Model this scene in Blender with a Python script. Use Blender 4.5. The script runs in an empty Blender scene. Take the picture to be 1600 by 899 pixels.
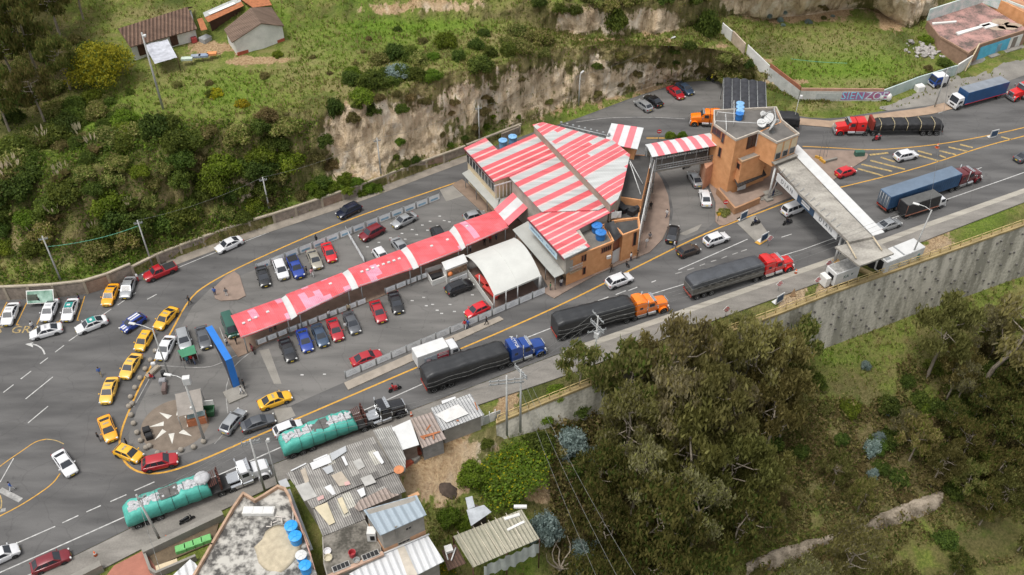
import bpy, bmesh, math, random
import numpy as np
from mathutils import Vector, Matrix
from mathutils.bvhtree import BVHTree
from mathutils import noise as mnoise
R = math.radians
rng = random.Random(7)
sc = bpy.context.scene
col = sc.collection
CH, PITCH, FPX = 97.0, R(42),1490.0
cam = bpy.data.cameras.new('camera')
cam.lens = 36.0 * FPX / 1600.0
cam.sensor_width = 36.0
cam.clip_end = 2000
camo = bpy.data.objects.new('camera', cam)
col.objects.link(camo)
camo.location = (0,0, CH)
camo.rotation_euler = (R(90) - PITCH,0,0)
sc.camera = camo
SUN_EL, SUN_AZ = R(70), R(236)
w = bpy.data.worlds.new("World")
sc.world = w
w.use_nodes = True
wn = w.node_tree
sky = wn.nodes.new('ShaderNodeTexSky')
sky.sky_type = 'NISHITA'
sky.sun_disc = False
sky.sun_elevation = SUN_EL
sky.sun_rotation = SUN_AZ
sky.air_density = 1.6
sky.dust_density = 4.0
sky.ozone_density = 1.0
hs = wn.nodes.new('ShaderNodeHueSaturation')
hs.inputs['Saturation'].default_value = 0.16
wn.links.new(sky.outputs[0], hs.inputs['Color'])
bg = wn.nodes['Background']
wn.links.new(hs.outputs[0], bg.inputs[0])
bg.inputs[1].default_value = 0.132
sl = bpy.data.lights.new('sun', 'SUN')
sl.energy = 1.5
sl.angle = R(18)
sl.color = (1.0,0.965,0.91)
so = bpy.data.objects.new('sun', sl)
col.objects.link(so)
so.location = (0,0,140)
sd = Vector((math.sin(SUN_AZ) * math.cos(SUN_EL), math.cos(SUN_AZ) * math.cos(SUN_EL), math.sin(SUN_EL)))
so.rotation_euler = sd.to_track_quat('Z', 'Y').to_euler()
sc.view_settings.view_transform = 'Standard'
sc.view_settings.look = 'None'
sc.view_settings.exposure = 0.43
sc.view_settings.gamma = 1.0
sc.view_settings.use_curve_mapping = False
sc.render.engine = 'CYCLES'
def P(u, v, z=0.0):
 a = (u - 800) / FPX
 b = (449.5 - v) / FPX
 d = Vector((a, math.cos(PITCH) + b * math.sin(PITCH), -math.sin(PITCH) + b * math.cos(PITCH)))
 return Vector((0,0, CH)) + d * ((z - CH) / d.z)
def heading(a, b, z=0.7):
 p, q = P(*a, z), P(*b, z)
 return math.atan2(q.y - p.y, q.x - p.x)
MATS = {}
def mat(name, c, rough=.8, metal=0., var=.18, scale=1.2, fine=9., bump=0., spec=.4, c2=None, stretch=None, objrand=0., detail=4, con=0.):
 if name in MATS: return MATS[name]
 m = bpy.data.materials.new(name)
 m.use_nodes = True
 nt = m.node_tree; N = nt.nodes; L = nt.links
 b = N['Principled BSDF']
 b.inputs['Roughness'].default_value = rough
 b.inputs['Metallic'].default_value = metal
 b.inputs['Specular IOR Level'].default_value = spec
 tc = N.new('ShaderNodeTexCoord')
 mp = N.new('ShaderNodeMapping')
 L.new(tc.outputs['Object'], mp.inputs[0])
 if stretch:
  mp.inputs['Rotation'].default_value = (0,0, stretch[1])
  mp.inputs['Scale'].default_value = stretch[0]
 n1 = N.new('ShaderNodeTexNoise'); n1.inputs['Scale'].default_value = scale; n1.inputs['Detail'].default_value = detail
 n2 = N.new('ShaderNodeTexNoise'); n2.inputs['Scale'].default_value = fine; n2.inputs['Detail'].default_value = 2
 L.new(mp.outputs[0], n1.inputs['Vector']); L.new(tc.outputs['Object'], n2.inputs['Vector'])
 ad = N.new('ShaderNodeMath'); ad.operation = 'MULTIPLY_ADD'
 L.new(n2.outputs[0], ad.inputs[0]); ad.inputs[1].default_value = .4
 L.new(n1.outputs[0], ad.inputs[2])
 rp = N.new('ShaderNodeMapRange')
 rp.inputs['From Min'].default_value = .45 + con; rp.inputs['From Max'].default_value = .95 - con
 L.new(ad.outputs[0], rp.inputs[0])
 mx = N.new('ShaderNodeMix'); mx.data_type = 'RGBA'
 L.new(rp.outputs[0], mx.inputs[0])
 if c2 is None:
  ca = [x * (1 - var) for x in c]; cb = [min(1, x * (1 + var)) for x in c]
 else:
  ca, cb = c, c2
 mx.inputs[6].default_value = (*ca,1); mx.inputs[7].default_value = (*cb,1)
 out = mx.outputs[2]
 if objrand:
  oi = N.new('ShaderNodeObjectInfo')
  h = N.new('ShaderNodeHueSaturation')
  r1 = N.new('ShaderNodeMapRange'); r1.inputs['To Min'].default_value = .5 - .04 * objrand; r1.inputs['To Max'].default_value = .5 + .04 * objrand
  r2 = N.new('ShaderNodeMapRange'); r2.inputs['To Min'].default_value = 1 - .4 * objrand; r2.inputs['To Max'].default_value = 1 + .4 * objrand
  wn_ = N.new('ShaderNodeTexWhiteNoise'); wn_.noise_dimensions = '1D'
  L.new(oi.outputs['Random'], r1.inputs[0]); L.new(oi.outputs['Random'], wn_.inputs['W']); L.new(wn_.outputs[0], r2.inputs[0])
  L.new(r1.outputs[0], h.inputs['Hue']); L.new(r2.outputs[0], h.inputs['Value']); L.new(out, h.inputs['Color'])
  out = h.outputs[0]
 L.new(out, b.inputs['Base Color'])
 if bump:
  bp = N.new('ShaderNodeBump'); bp.inputs['Strength'].default_value = bump; bp.inputs['Distance'].default_value = .05
  L.new(n2.outputs[0], bp.inputs['Height']); L.new(bp.outputs[0], b.inputs['Normal'])
 MATS[name] = m
 return m
def paint(name, c, rough=.28, metal=0.0):
 m = mat(name, c, rough, metal, var=.07, scale=.9, fine=5, spec=.5)
 m.node_tree.nodes['Principled BSDF'].inputs['Coat Weight'].default_value = .5
 m.node_tree.nodes['Principled BSDF'].inputs['Coat Roughness'].default_value = .12
 return m
def glass(name, c=(.016,.019,.024)):
 return mat(name, c,.12,0, var=.3, scale=.7, spec=.45)
def wave_bump(m, direction_deg, period, dist=.05, strength=.8, tint=None):
 """corrugated sheet: a sine profile across the sheet, with a tint darkening the colour along its valleys"""
 nt = m.node_tree; N = nt.nodes; L = nt.links
 b = N['Principled BSDF']
 tc = N.new('ShaderNodeTexCoord')
 dp = N.new('ShaderNodeVectorMath'); dp.operation = 'DOT_PRODUCT'
 a = R(direction_deg + 90)
 dp.inputs[1].default_value = (math.cos(a), math.sin(a),0)
 L.new(tc.outputs['Object'], dp.inputs[0])
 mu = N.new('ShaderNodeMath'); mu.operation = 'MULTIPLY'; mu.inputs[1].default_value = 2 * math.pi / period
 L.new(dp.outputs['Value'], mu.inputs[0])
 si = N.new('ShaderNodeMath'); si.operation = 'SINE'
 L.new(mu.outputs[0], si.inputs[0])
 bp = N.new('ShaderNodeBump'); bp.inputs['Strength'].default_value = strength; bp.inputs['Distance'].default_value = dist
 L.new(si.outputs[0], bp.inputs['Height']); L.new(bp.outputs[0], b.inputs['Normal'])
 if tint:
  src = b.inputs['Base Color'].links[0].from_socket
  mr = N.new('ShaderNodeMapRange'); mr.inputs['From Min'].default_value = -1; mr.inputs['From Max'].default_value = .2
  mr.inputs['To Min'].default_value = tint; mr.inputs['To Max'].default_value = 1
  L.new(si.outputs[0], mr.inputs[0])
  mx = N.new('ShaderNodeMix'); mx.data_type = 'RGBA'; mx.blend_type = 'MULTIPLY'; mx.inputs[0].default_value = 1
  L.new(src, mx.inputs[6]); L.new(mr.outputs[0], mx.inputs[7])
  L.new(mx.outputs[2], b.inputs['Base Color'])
 return m
def sheet_roof(name, direction_deg, pitch, panel, red, white, line, p_white=.3, line_frac=.22, origin=(0,0), alt=False, dark=None, tint=0.):
 """painted sheet roof: red and white sheets laid side by side along one direction"""
 m = bpy.data.materials.new(name); m.use_nodes = True
 nt = m.node_tree; N = nt.nodes; L = nt.links
 b = N['Principled BSDF']; b.inputs['Roughness'].default_value = .55; b.inputs['Specular IOR Level'].default_value = .3
 tc = N.new('ShaderNodeTexCoord')
 def dot(a):
  d = N.new('ShaderNodeVectorMath'); d.operation = 'DOT_PRODUCT'
  d.inputs[1].default_value = (math.cos(a), math.sin(a),0)
  L.new(tc.outputs['Object'], d.inputs[0]); return d.outputs['Value']
 def mth(op, *a):
  n = N.new('ShaderNodeMath'); n.operation = op
  for i, x in enumerate(a):
   if isinstance(x, (int, float)): n.inputs[i].default_value = x
   else: L.new(x, n.inputs[i])
  return n.outputs[0]
 t = mth('DIVIDE', dot(R(direction_deg + 90)), pitch)
 s = mth('DIVIDE', dot(R(direction_deg)), panel)
 ti = mth('FLOOR', t); tf = mth('FRACT', t)
 off = mth('MULTIPLY', ti,.37)
 si = mth('FLOOR', mth('ADD', s, off))
 cb = N.new('ShaderNodeCombineXYZ'); L.new(ti, cb.inputs[0]); L.new(si, cb.inputs[1]); cb.inputs[2].default_value = 3.7
 wn_ = N.new('ShaderNodeTexWhiteNoise'); L.new(cb.outputs[0], wn_.inputs[0])
 if alt:
  isw = mth('GREATER_THAN', mth('PINGPONG', mth('ADD', ti,.5),1.0),.6) if False else mth('LESS_THAN', mth('FRACT', mth('MULTIPLY', mth('ADD', ti,.25),.5)),.45)
 else:
  isw = mth('LESS_THAN', wn_.outputs['Value'], p_white)
 isl = mth('LESS_THAN', tf, line_frac)
 nz = N.new('ShaderNodeTexNoise'); nz.inputs['Scale'].default_value = .8; nz.inputs['Detail'].default_value = 5
 nmp = N.new('ShaderNodeMapping'); nmp.inputs['Rotation'].default_value = (0,0, R(-direction_deg)); nmp.inputs['Scale'].default_value = (.25,1.6,1); L.new(tc.outputs['Object'], nmp.inputs[0]); L.new(nmp.outputs[0], nz.inputs['Vector'])
 def mixc(f, a, c, bl='MIX'):
  n = N.new('ShaderNodeMix'); n.data_type = 'RGBA'; n.blend_type = bl
  if isinstance(f, (int, float)): n.inputs[0].default_value = f
  else: L.new(f, n.inputs[0])
  for k, x in ((6, a), (7, c)):
   if isinstance(x, tuple): n.inputs[k].default_value = (*x,1)
   else: L.new(x, n.inputs[k])
  return n.outputs[2]
 red2 = tuple(x * 1.0 for x in red); red1 = dark or (red[0] * .9, red[1] * .62, red[2] * .62)
 cc = mixc(wn_.outputs['Color'], red1, red2)
 cc = mixc(wn_.outputs['Value'], red1, red2)
 cc = mixc(isl, cc, line) if line_frac > 0 else cc
 cc = mixc(isw, cc, white)
 dm = N.new('ShaderNodeMapRange'); dm.inputs['From Min'].default_value = .3; dm.inputs['From Max'].default_value = .7
 dm.inputs['To Min'].default_value = .74; dm.inputs['To Max'].default_value = 1.08
 L.new(nz.outputs[0], dm.inputs[0])
 cc = mixc(1.0, cc, dm.outputs[0], 'MULTIPLY')
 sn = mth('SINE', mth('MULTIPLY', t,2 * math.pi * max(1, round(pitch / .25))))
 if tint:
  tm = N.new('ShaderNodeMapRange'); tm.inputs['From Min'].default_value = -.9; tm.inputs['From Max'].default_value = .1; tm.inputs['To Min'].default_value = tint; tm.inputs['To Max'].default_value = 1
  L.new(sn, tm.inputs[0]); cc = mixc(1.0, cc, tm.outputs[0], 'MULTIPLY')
 L.new(cc, b.inputs['Base Color'])
 bp = N.new('ShaderNodeBump'); bp.inputs['Strength'].default_value = .5; bp.inputs['Distance'].default_value = .04
 L.new(sn, bp.inputs['Height']); L.new(bp.outputs[0], b.inputs['Normal'])
 return m
class MB:
 def __init__(s):
  s.v = []; s.f = []; s.m = []; s.sm = []
 def add(s, vs, fs, mi=0, smooth=False):
  o = len(s.v)
  s.v.extend([tuple(x) for x in vs])
  for f in fs:
   s.f.append([i + o for i in f]); s.m.append(mi); s.sm.append(smooth)
  return s
 def box(s, c, size, rz=0., mi=0, bevel=0.):
  x, y, z = [k / 2 for k in size]
  M = Matrix.Rotation(rz,3, 'Z')
  c = Vector(c)
  if bevel:
   b = bevel
   vs = []; 
   pr = [(-x + b, -y), (x - b, -y), (x, -y + b), (x, y - b), (x - b, y), (-x + b, y), (-x, y - b), (-x, -y + b)]
   pi = [(-x + b, -y + b), (x - b, -y + b), (x - b, y - b), (-x + b, y - b)]
   for zz in (-z, z - b):
    vs += [c + M @ Vector((a, d, zz)) for a, d in pr]
   ins = [(a * (x - b) / x if abs(a) > x - b else a, d * (y - b) / y if abs(d) > y - b else d) for a, d in pr]
   vs += [c + M @ Vector((a, d, z)) for a, d in ins]
   fs = [[7,6,5,4,3,2,1,0], list(range(16,24))]
   for r in (0,8):
    fs += [[r + i, r + (i + 1) % 8, r + 8 + (i + 1) % 8, r + 8 + i] for i in range(8)]
   return s.add(vs, fs, mi)
  vs = [c + M @ Vector((a * x, b * y, d * z)) for d in (-1,1) for a, b in ((-1, -1), (1, -1), (1,1), (-1,1))]
  return s.add(vs, [[3,2,1,0], [4,5,6,7], [0,1,5,4], [1,2,6,5], [2,3,7,6], [3,0,4,7]], mi)
 def quad(s, a, b, c, d, mi=0):
  return s.add([a, b, c, d], [[0,1,2,3]], mi)
 def prism(s, pts, z0, z1, mi=0, top=None):
  """vertical prism on a plan polygon (list of (x,y)); z1 may be a list"""
  n = len(pts)
  if sum(pts[i][0] * pts[(i + 1) % n][1] - pts[(i + 1) % n][0] * pts[i][1] for i in range(n)) < 0:
   pts = list(pts)[::-1]
   if isinstance(z1, (list, tuple)): z1 = list(z1)[::-1]
   if isinstance(z0, (list, tuple)): z0 = list(z0)[::-1]
  zt = z1 if isinstance(z1, (list, tuple)) else [z1] * n
  zb = z0 if isinstance(z0, (list, tuple)) else [z0] * n
  vs = [(p[0], p[1], zb[i]) for i, p in enumerate(pts)] + [(p[0], p[1], zt[i]) for i, p in enumerate(pts)]
  s.add(vs, [[i, (i + 1) % n, n + (i + 1) % n, n + i] for i in range(n)] + [list(range(n))[::-1]], mi)
  s.f.append([len(s.v) - n + i for i in range(n)]); s.m.append(mi if top is None else top); s.sm.append(False)
  return s
 def tube(s, p0, p1, r0, r1=None, n=8, mi=0, caps=True, smooth=True):
  p0, p1 = Vector(p0), Vector(p1)
  if r1 is None: r1 = r0
  d = (p1 - p0)
  if d.length < 1e-6: return s
  d.normalize()
  a = d.orthogonal().normalized(); b = d.cross(a)
  vs = []
  for p, r in ((p0, r0), (p1, r1)):
   vs += [p + (a * math.cos(2 * math.pi * i / n) + b * math.sin(2 * math.pi * i / n)) * r for i in range(n)]
  s.add(vs, [[i, (i + 1) % n, n + (i + 1) % n, n + i] for i in range(n)], mi, smooth)
  if caps:
   o = len(s.v) - 2 * n
   s.f.append([o + i for i in range(n)][::-1]); s.m.append(mi); s.sm.append(False)
   s.f.append([o + n + i for i in range(n)]); s.m.append(mi); s.sm.append(False)
  return s
 def path(s, pts, r, n=6, mi=0):
  for a, b in zip(pts[:-1], pts[1:]): s.tube(a, b, r, r, n, mi)
  return s
 def loft(s, rings, mi=0, caps=True, smooth=True, closed=True):
  n = len(rings[0]); o = len(s.v)
  for r in rings: s.v.extend([tuple(p) for p in r])
  for k in range(len(rings) - 1):
   for i in range(n if closed else n - 1):
    s.f.append([o + k * n + i, o + k * n + (i + 1) % n, o + (k + 1) * n + (i + 1) % n, o + (k + 1) * n + i])
    s.m.append(mi); s.sm.append(smooth)
  if caps:
   s.f.append([o + i for i in range(n)][::-1]); s.m.append(mi); s.sm.append(False)
   s.f.append([o + (len(rings) - 1) * n + i for i in range(n)]); s.m.append(mi); s.sm.append(False)
  return s
 def ball(s, c, r, n=10, mi=0, sz=1.):
  rings = []
  for k in range(n // 2 + 1):
   t = math.pi * k / (n // 2) ; rr = max(1e-3, math.sin(t)) * r
   rings.append([(c[0] + rr * math.cos(2 * math.pi * i / n), c[1] + rr * math.sin(2 * math.pi * i / n), c[2] - math.cos(t) * r * sz) for i in range(n)])
  return s.loft(rings, mi)
 def merge(s, o, M=None):
  b = len(s.v)
  s.v.extend([tuple(M @ Vector(v)) if M else v for v in o.v])
  s.f.extend([[i + b for i in f] for f in o.f]); s.m.extend(o.m); s.sm.extend(o.sm)
  return s
 def mesh(s, name, mats, off=None, angle=None):
  me = bpy.data.meshes.new(name)
  vs = s.v if off is None else [(x - off[0], y - off[1], z - off[2]) for x, y, z in s.v]
  me.from_pydata(vs, [], s.f)
  if not isinstance(mats, (list, tuple)): mats = [mats]
  for m in mats: me.materials.append(m)
  if len(mats) > 1: me.polygons.foreach_set('material_index', s.m)
  me.polygons.foreach_set('use_smooth', s.sm)
  if angle:
   me.polygons.foreach_set('use_smooth', [True] * len(s.f))
   me.set_sharp_from_angle(angle=R(angle))
  me.update()
  return me
 def build(s, name, mats, parent=None, label=None, cat=None, group=None, kind=None, local=False, angle=None):
  if parent is not None:
   off = None if local else parent.location
   if parent.parent is not None and not local: off = Vector(off) + Vector(parent.parent.location)
  else:
   a = np.array(s.v)
   off = ((a[:,0].min() + a[:,0].max()) / 2, (a[:,1].min() + a[:,1].max()) / 2, a[:,2].min())
  o = bpy.data.objects.new(name, s.mesh(name, mats, off, angle))
  col.objects.link(o)
  if parent is not None: o.parent = parent
  else: o.location = off
  tag(o, label, cat, group, kind)
  return o
def tag(o, label=None, cat=None, group=None, kind=None):
 if label: o['label'] = label
 if cat: o['category'] = cat
 if group: o['group'] = group
 if kind: o['kind'] = kind
 return o
def thing(name, label, cat, loc=(0,0,0), rz=0., group=None):
 o = bpy.data.objects.new(name, None)
 o.empty_display_size = .3
 col.objects.link(o)
 o.location = loc; o.rotation_euler = (0,0, rz)
 return tag(o, label, cat, group)
def part(name, me, parent, loc=(0,0,0), rz=0., mats=None):
 o = bpy.data.objects.new(name, me)
 col.objects.link(o); o.parent = parent; o.location = loc; o.rotation_euler = (0,0, rz)
 if mats: setmat(o, mats)
 return o
def setmat(o, mats):
 for i, m in mats.items():
  o.material_slots[i].link = 'OBJECT'; o.material_slots[i].material = m
def text_mb(body, size, mtx, mi=0, depth=.01):
 cu = bpy.data.curves.new('txt', 'FONT'); cu.body = body; cu.size = size; cu.align_x = 'CENTER'; cu.align_y = 'CENTER'; cu.extrude = depth; cu.resolution_u = 2
 o = bpy.data.objects.new('txt', cu); col.objects.link(o)
 bpy.context.view_layer.update()
 me = bpy.data.meshes.new_from_object(o.evaluated_get(bpy.context.evaluated_depsgraph_get()))
 mb = MB()
 mb.add([mtx @ v.co for v in me.vertices], [list(p.vertices) for p in me.polygons], mi)
 bpy.data.objects.remove(o); bpy.data.curves.remove(cu); bpy.data.meshes.remove(me)
 return mb
def plane_mtx(origin, xdir, updir):
 x = Vector(xdir).normalized(); z = x.cross(Vector(updir)).normalized(); y = z.cross(x)
 return Matrix.Translation(origin) @ Matrix((x, y, z)).transposed().to_4x4()
def resample(pts, step):
 pts = [Vector(p) for p in pts]; out = [pts[0]]
 for a, b in zip(pts[:-1], pts[1:]):
  n = max(1, int((b - a).length / step))
  out += [a.lerp(b, (i + 1) / n) for i in range(n)]
 return out
def smooth_line(pts, it=2):
 """corner cutting, ends kept"""
 pts = [Vector(p) for p in pts]
 for _ in range(it):
  q = [pts[0]]
  for a, b in zip(pts[:-1], pts[1:]): q += [a.lerp(b,.25), a.lerp(b,.75)]
  q.append(pts[-1]); pts = q
 return pts
def ribbon(mb, pts, width, z, mi=0, side=0):
 """flat strip along a line of points; side 0 centred, 1 all to the left, -1 all to the right"""
 pts = [Vector((p[0], p[1])) for p in pts]
 L_, R_ = [], []
 for i, p in enumerate(pts):
  d = (pts[min(i + 1, len(pts) - 1)] - pts[max(i - 1,0)]).normalized()
  n = Vector((-d.y, d.x))
  a = {0: .5,1: 1., -1: 0.}[side] * width
  L_.append(p + n * a); R_.append(p - n * (width - a))
 vs = []
 for a, b in zip(L_, R_): vs += [(b.x, b.y, z), (a.x, a.y, z)]
 mb.add(vs, [[2 * i,2 * i + 2,2 * i + 3,2 * i + 1] for i in range(len(pts) - 1)], mi)
 return mb
def pl(*uv, z=0.): return [P(u, v, z) for u, v in uv]
def xy(pts): return [(p[0], p[1]) for p in pts]
# ================================================================ GROUND
def interp(tab, u, k):
 xs = [t[0] for t in tab]
 return float(np.interp(u, xs, [t[k] for t in tab]))
ROWS = {
 'A': [(-260,-170,25),(450,-170,25),(850,-170,24),(1150,-160,19),(1400,-150,15),(1860,-190,12)],
 'B': [(-260,-20,20),(450,-20,19),(820,-10,18.5),(870,4,18),(950,6,17.5),(1080,-5,17),(1140,-20,15),(1340,-34,14),(1385,-20,12),(1430,8,8),(1480,-30,5),(1860,-100,5)],
 'C': [(-260,60,17.5),(450,60,16.5),(800,42,14.5),(860,48,12.6),(950,60,11.6),(1040,52,11),(1110,32,9.5),(1150,22,8),(1200,30,4.6),(1330,12,4),(1370,14,3.5),(1420,46,2.5),(1450,24,2),(1500,-3,1.2),(1860,-60,1.2)],
 'D': [(-260,240,13),(0,235,13),(150,228,14),(300,185,15),(420,160,15),(520,150,15),(600,138,15),(700,112,15),(800,88,14),(860,74,12),(950,70,11),(1050,72,10.2),(1110,76,8.6),(1170,90,5.6),(1230,114,2.8),(1262,150,1.),(1380,140,1.),(1450,115,.5),(1500,85,.3),(1860,-20,.2)],
 'E': [(-260,462,1.9),(0,446,1.9),(100,440,1.9),(150,430,1.9),(250,395,1.8),(400,342,1.8),(500,306,1.8),(560,290,1.9),(650,256,1.9),(730,225,1.8),(820,192,1.2),(900,168,.7),(960,150,.5),(1040,128,.5),(1110,119,.5),(1170,128,1),(1230,152,.8),(1262,162,.4),(1380,150,.3),(1450,124,.1),(1860,0,.05)],
 'F': [(-260,476,-.1),(0,467,-.1),(130,460,-.1),(200,437,-.1),(240,417,-.1),(312,390,-.1),(400,360,-.1),(500,327,-.1),(575,300,-.1),(700,254,-.1),(740,240,-.1),(830,208,-.1),(900,186,-.1),(990,152,-.1),(1060,130,-.1),(1120,126,-.1),(1150,142,-.1),(1200,168,-.1),(1250,183,-.1),(1300,186,-.1),(1390,172,-.1),(1500,140,-.1),(1860,20,-.1)],
 'G': [(-260,1190,-.1),(100,1050,-.1),(300,960,-.1),(480,890,-.1),(560,800,-.1),(640,735,-.1),(700,700,-.1),(760,668,-.1),(790,655,-.1),(850,630,-.1),(930,598,-.1),(1040,557,-.1),(1130,522,-.1),(1210,493,-.1),(1300,458,-.1),(1450,405,-.1),(1600,352,-.1),(1860,262,-.1)],
 'I': [(-260,1280,-4),(300,1100,-4),(480,1000,-4.5),(600,905,-5.5),(700,850,-6),(850,800,-8),(930,790,-12),(1130,770,-19),(1300,760,-21),(1450,700,-20),(1600,650,-20),(1860,560,-20)],
 'J': [(-260,1350,-7),(300,1180,-7),(600,1010,-8),(850,960,-13),(1130,950,-25),(1300,930,-27),(1400,860,-26),(1600,800,-25),(1860,740,-25)],
 'K': [(-260,1700,-14),(600,1500,-16),(1130,1300,-32),(1860,1250,-32)],
}
HDEP = [(-260,-2,-5),(480,-2,-5),(700,-2.5,-5),(770,-2.5,-2.2),(800,-2.2,-.8),(930,-5,-.7),(1040,-8.5,-.8),(1130,-10,-.9),(1300,-10.4,-.9),(1450,-10.4,-.9),(1860,-12,-.9)]
NU = 430
US = np.linspace(-260,1860, NU)
def row_pts(name):
 return np.array([tuple(P(u, interp(ROWS[name], u,1), interp(ROWS[name], u,2))) for u in US])
RP = {k: row_pts(k) for k in ROWS}
RP['H'] = RP['G'] + np.array([(0, interp(HDEP, u,2), interp(HDEP, u,1)) for u in US])
order = [('A','B',10),('B','C',16),('C','D',34),('D','E',34),('E','F',3),('F','G',3),('G','H',10),('H','I',46),('I','J',18),('J','K',6)]
rows, tags = [], []
for a, b, n in order:
 for k in range(n):
  t = k / n
  tt = t
  if a == 'D': tt = t ** .9
  base = RP[a] * (1 - tt) + RP[b] * tt
  if a == 'D' or (a == 'B'):
   s = 1 / (1 + math.exp(-7 * (t - .5))); s0 = 1 / (1 + math.exp(3.5)); s = (s - s0) / (1 - 2 * s0)
   base[:,2] = RP[a][:,2] * (1 - s) + RP[b][:,2] * s
  rows.append(base); tags.append((a, t))
rows.append(RP['K'].copy()); tags.append(('K',0))
def fbm(x, y, z=0., o=4): return mnoise.fractal(Vector((x, y, z)),1.0,2.1, o)
grid = np.array(rows)
AMP = {'A': .6, 'B': .9, 'C': .42, 'D': 1.0, 'E': .15, 'F': 0, 'G': 0, 'H': .6, 'I': .7, 'J': .7, 'K': 0}
for r, (a, t) in enumerate(tags):
 am = AMP[a]
 if am == 0: continue
 fade = min(1,4 * t,4 * (1 - t)) if a in 'BDEH' else (min(1,4 * (1 - t)) if a == 'G' else 1)
 if a == 'C': fade = .5 + .5 * min(1,3 * (1 - t))
 for i in range(NU):
  x, y, z = grid[r, i]
  n = fbm(x * .16, y * .16, z * .1)
  grid[r, i,2] += am * .8 * n * fade
  if a in 'BD':
   g = fbm(x * .35,3.1, z * .09) * 1.0 + .5 * fbm(x * .9, y * .3, z * .5)
   g += .3 * fbm(x * 2.1, y * .8, z * 1.3,3); grid[r, i,1] += am * 1.5 * g * fade; grid[r, i,0] += am * .35 * fbm(x * .5, z * .4,9.) * fade
NR = len(grid)
tv = grid.reshape(-1,3)
tf = [[(r + 1) * NU + i, (r + 1) * NU + i + 1, r * NU + i + 1, r * NU + i] for r in range(NR - 1) for i in range(NU - 1)]
def project(pts):
 q = pts - np.array([0,0, CH]); s, c = math.sin(PITCH), math.cos(PITCH)
 wz = q[:,1] * c - q[:,2] * s
 return 800 + FPX * q[:,0] / wz,449.5 - FPX * (q[:,1] * s + q[:,2] * c) / wz
pu, pv = project(tv)
def blobs(lst):
 o = np.zeros(len(tv))
 for u, v, ru, rv, am in lst:
  o = np.maximum(o, am * np.exp(-(((pu - u) / ru) ** 2 + ((pv - v) / rv) ** 2) ** 1.5))
 return o
cover = np.zeros((len(tv),4))
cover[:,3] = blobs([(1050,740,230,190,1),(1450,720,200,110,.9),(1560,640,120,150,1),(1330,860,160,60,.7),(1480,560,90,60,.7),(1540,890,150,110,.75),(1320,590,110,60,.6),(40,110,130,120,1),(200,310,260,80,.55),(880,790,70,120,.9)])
cover[:,0] = blobs([(575,215,75,62,1),(545,190,40,30,1),(650,205,60,55,.75),(730,165,60,45,.62),(800,150,70,55,.6),(860,140,60,50,.66),(930,130,70,45,.7),
 (1010,125,70,40,.6),(1080,110,50,25,.45),(910,32,45,22,1),(1020,35,45,22,1),(960,40,40,18,.6),(1240,12,110,26,1),(1180,0,60,30,1),(1400,20,36,32,1),(370,298,38,20,.9),(440,235,22,25,.4),
 (1440,10,30,20,.8),(560,270,70,18,.7),(690,215,60,25,.5),(870,190,40,10,.2),(1230,128,50,6,.7),(1180,95,40,6,.6),(1120,72,30,5,.5),(970,62,120,5,.5),(610,14,60,12,.65),(690,8,80,12,.65),
 (1300,455,90,20,.75),(1230,480,60,14,.7),(1460,400,40,16,.9),(790,655,40,12,.7),(690,730,70,60,1),(715,700,70,18,.6),(840,770,30,20,.8),(330,75,60,14,.7),(400,95,60,10,.7),(370,60,14,30,.8)])
cover[:,1] = blobs([(1310,560,60,20,.8),(1330,105,90,40,.9),(1250,110,40,30,.7),(130,190,110,60,.9),(60,150,60,30,.6),(600,50,90,25,.7),(640,40,140,14,.9),(500,70,60,40,.55),(560,10,30,20,.6),(520,290,60,30,1),(700,190,60,20,.8),(160,420,120,25,.7),(440,330,50,20,.6),(760,200,50,12,.9),
 (1540,375,70,16,1),(790,730,70,50,1),(870,600,40,16,.7),(350,140,80,40,.7),(420,30,40,30,.7),(810,880,60,20,.8),(1330,175,60,10,.4),(900,175,40,8,.6)])
cover[:,2] = blobs([(960,85,150,16,.9),(820,60,90,20,.6),(560,140,80,25,.6),(470,100,60,40,.45),(1300,70,100,25,.55),(1220,70,40,20,.5),(240,30,60,20,.7),(60,390,80,40,.8),(420,400,40,10,.5),(1010,165,60,10,.7),(1330,700,110,90,1),(1400,750,80,60,1),(1230,800,60,40,.5),(1340,130,60,10,.6),
 (680,150,120,40,.55),(1290,165,50,8,.7),(880,615,60,10,.6),(1530,800,50,40,.5),(740,690,60,20,.5),(580,130,30,40,.5),(290,110,60,30,.4)])
me = bpy.data.meshes.new('terrain'); me.from_pydata(tv.tolist(), [], tf); me.update()
at = me.color_attributes.new('cover', 'FLOAT_COLOR', 'POINT'); at.data.foreach_set('color', cover.astype(np.float32).ravel())
me.polygons.foreach_set('use_smooth', [True] * len(tf))
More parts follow.
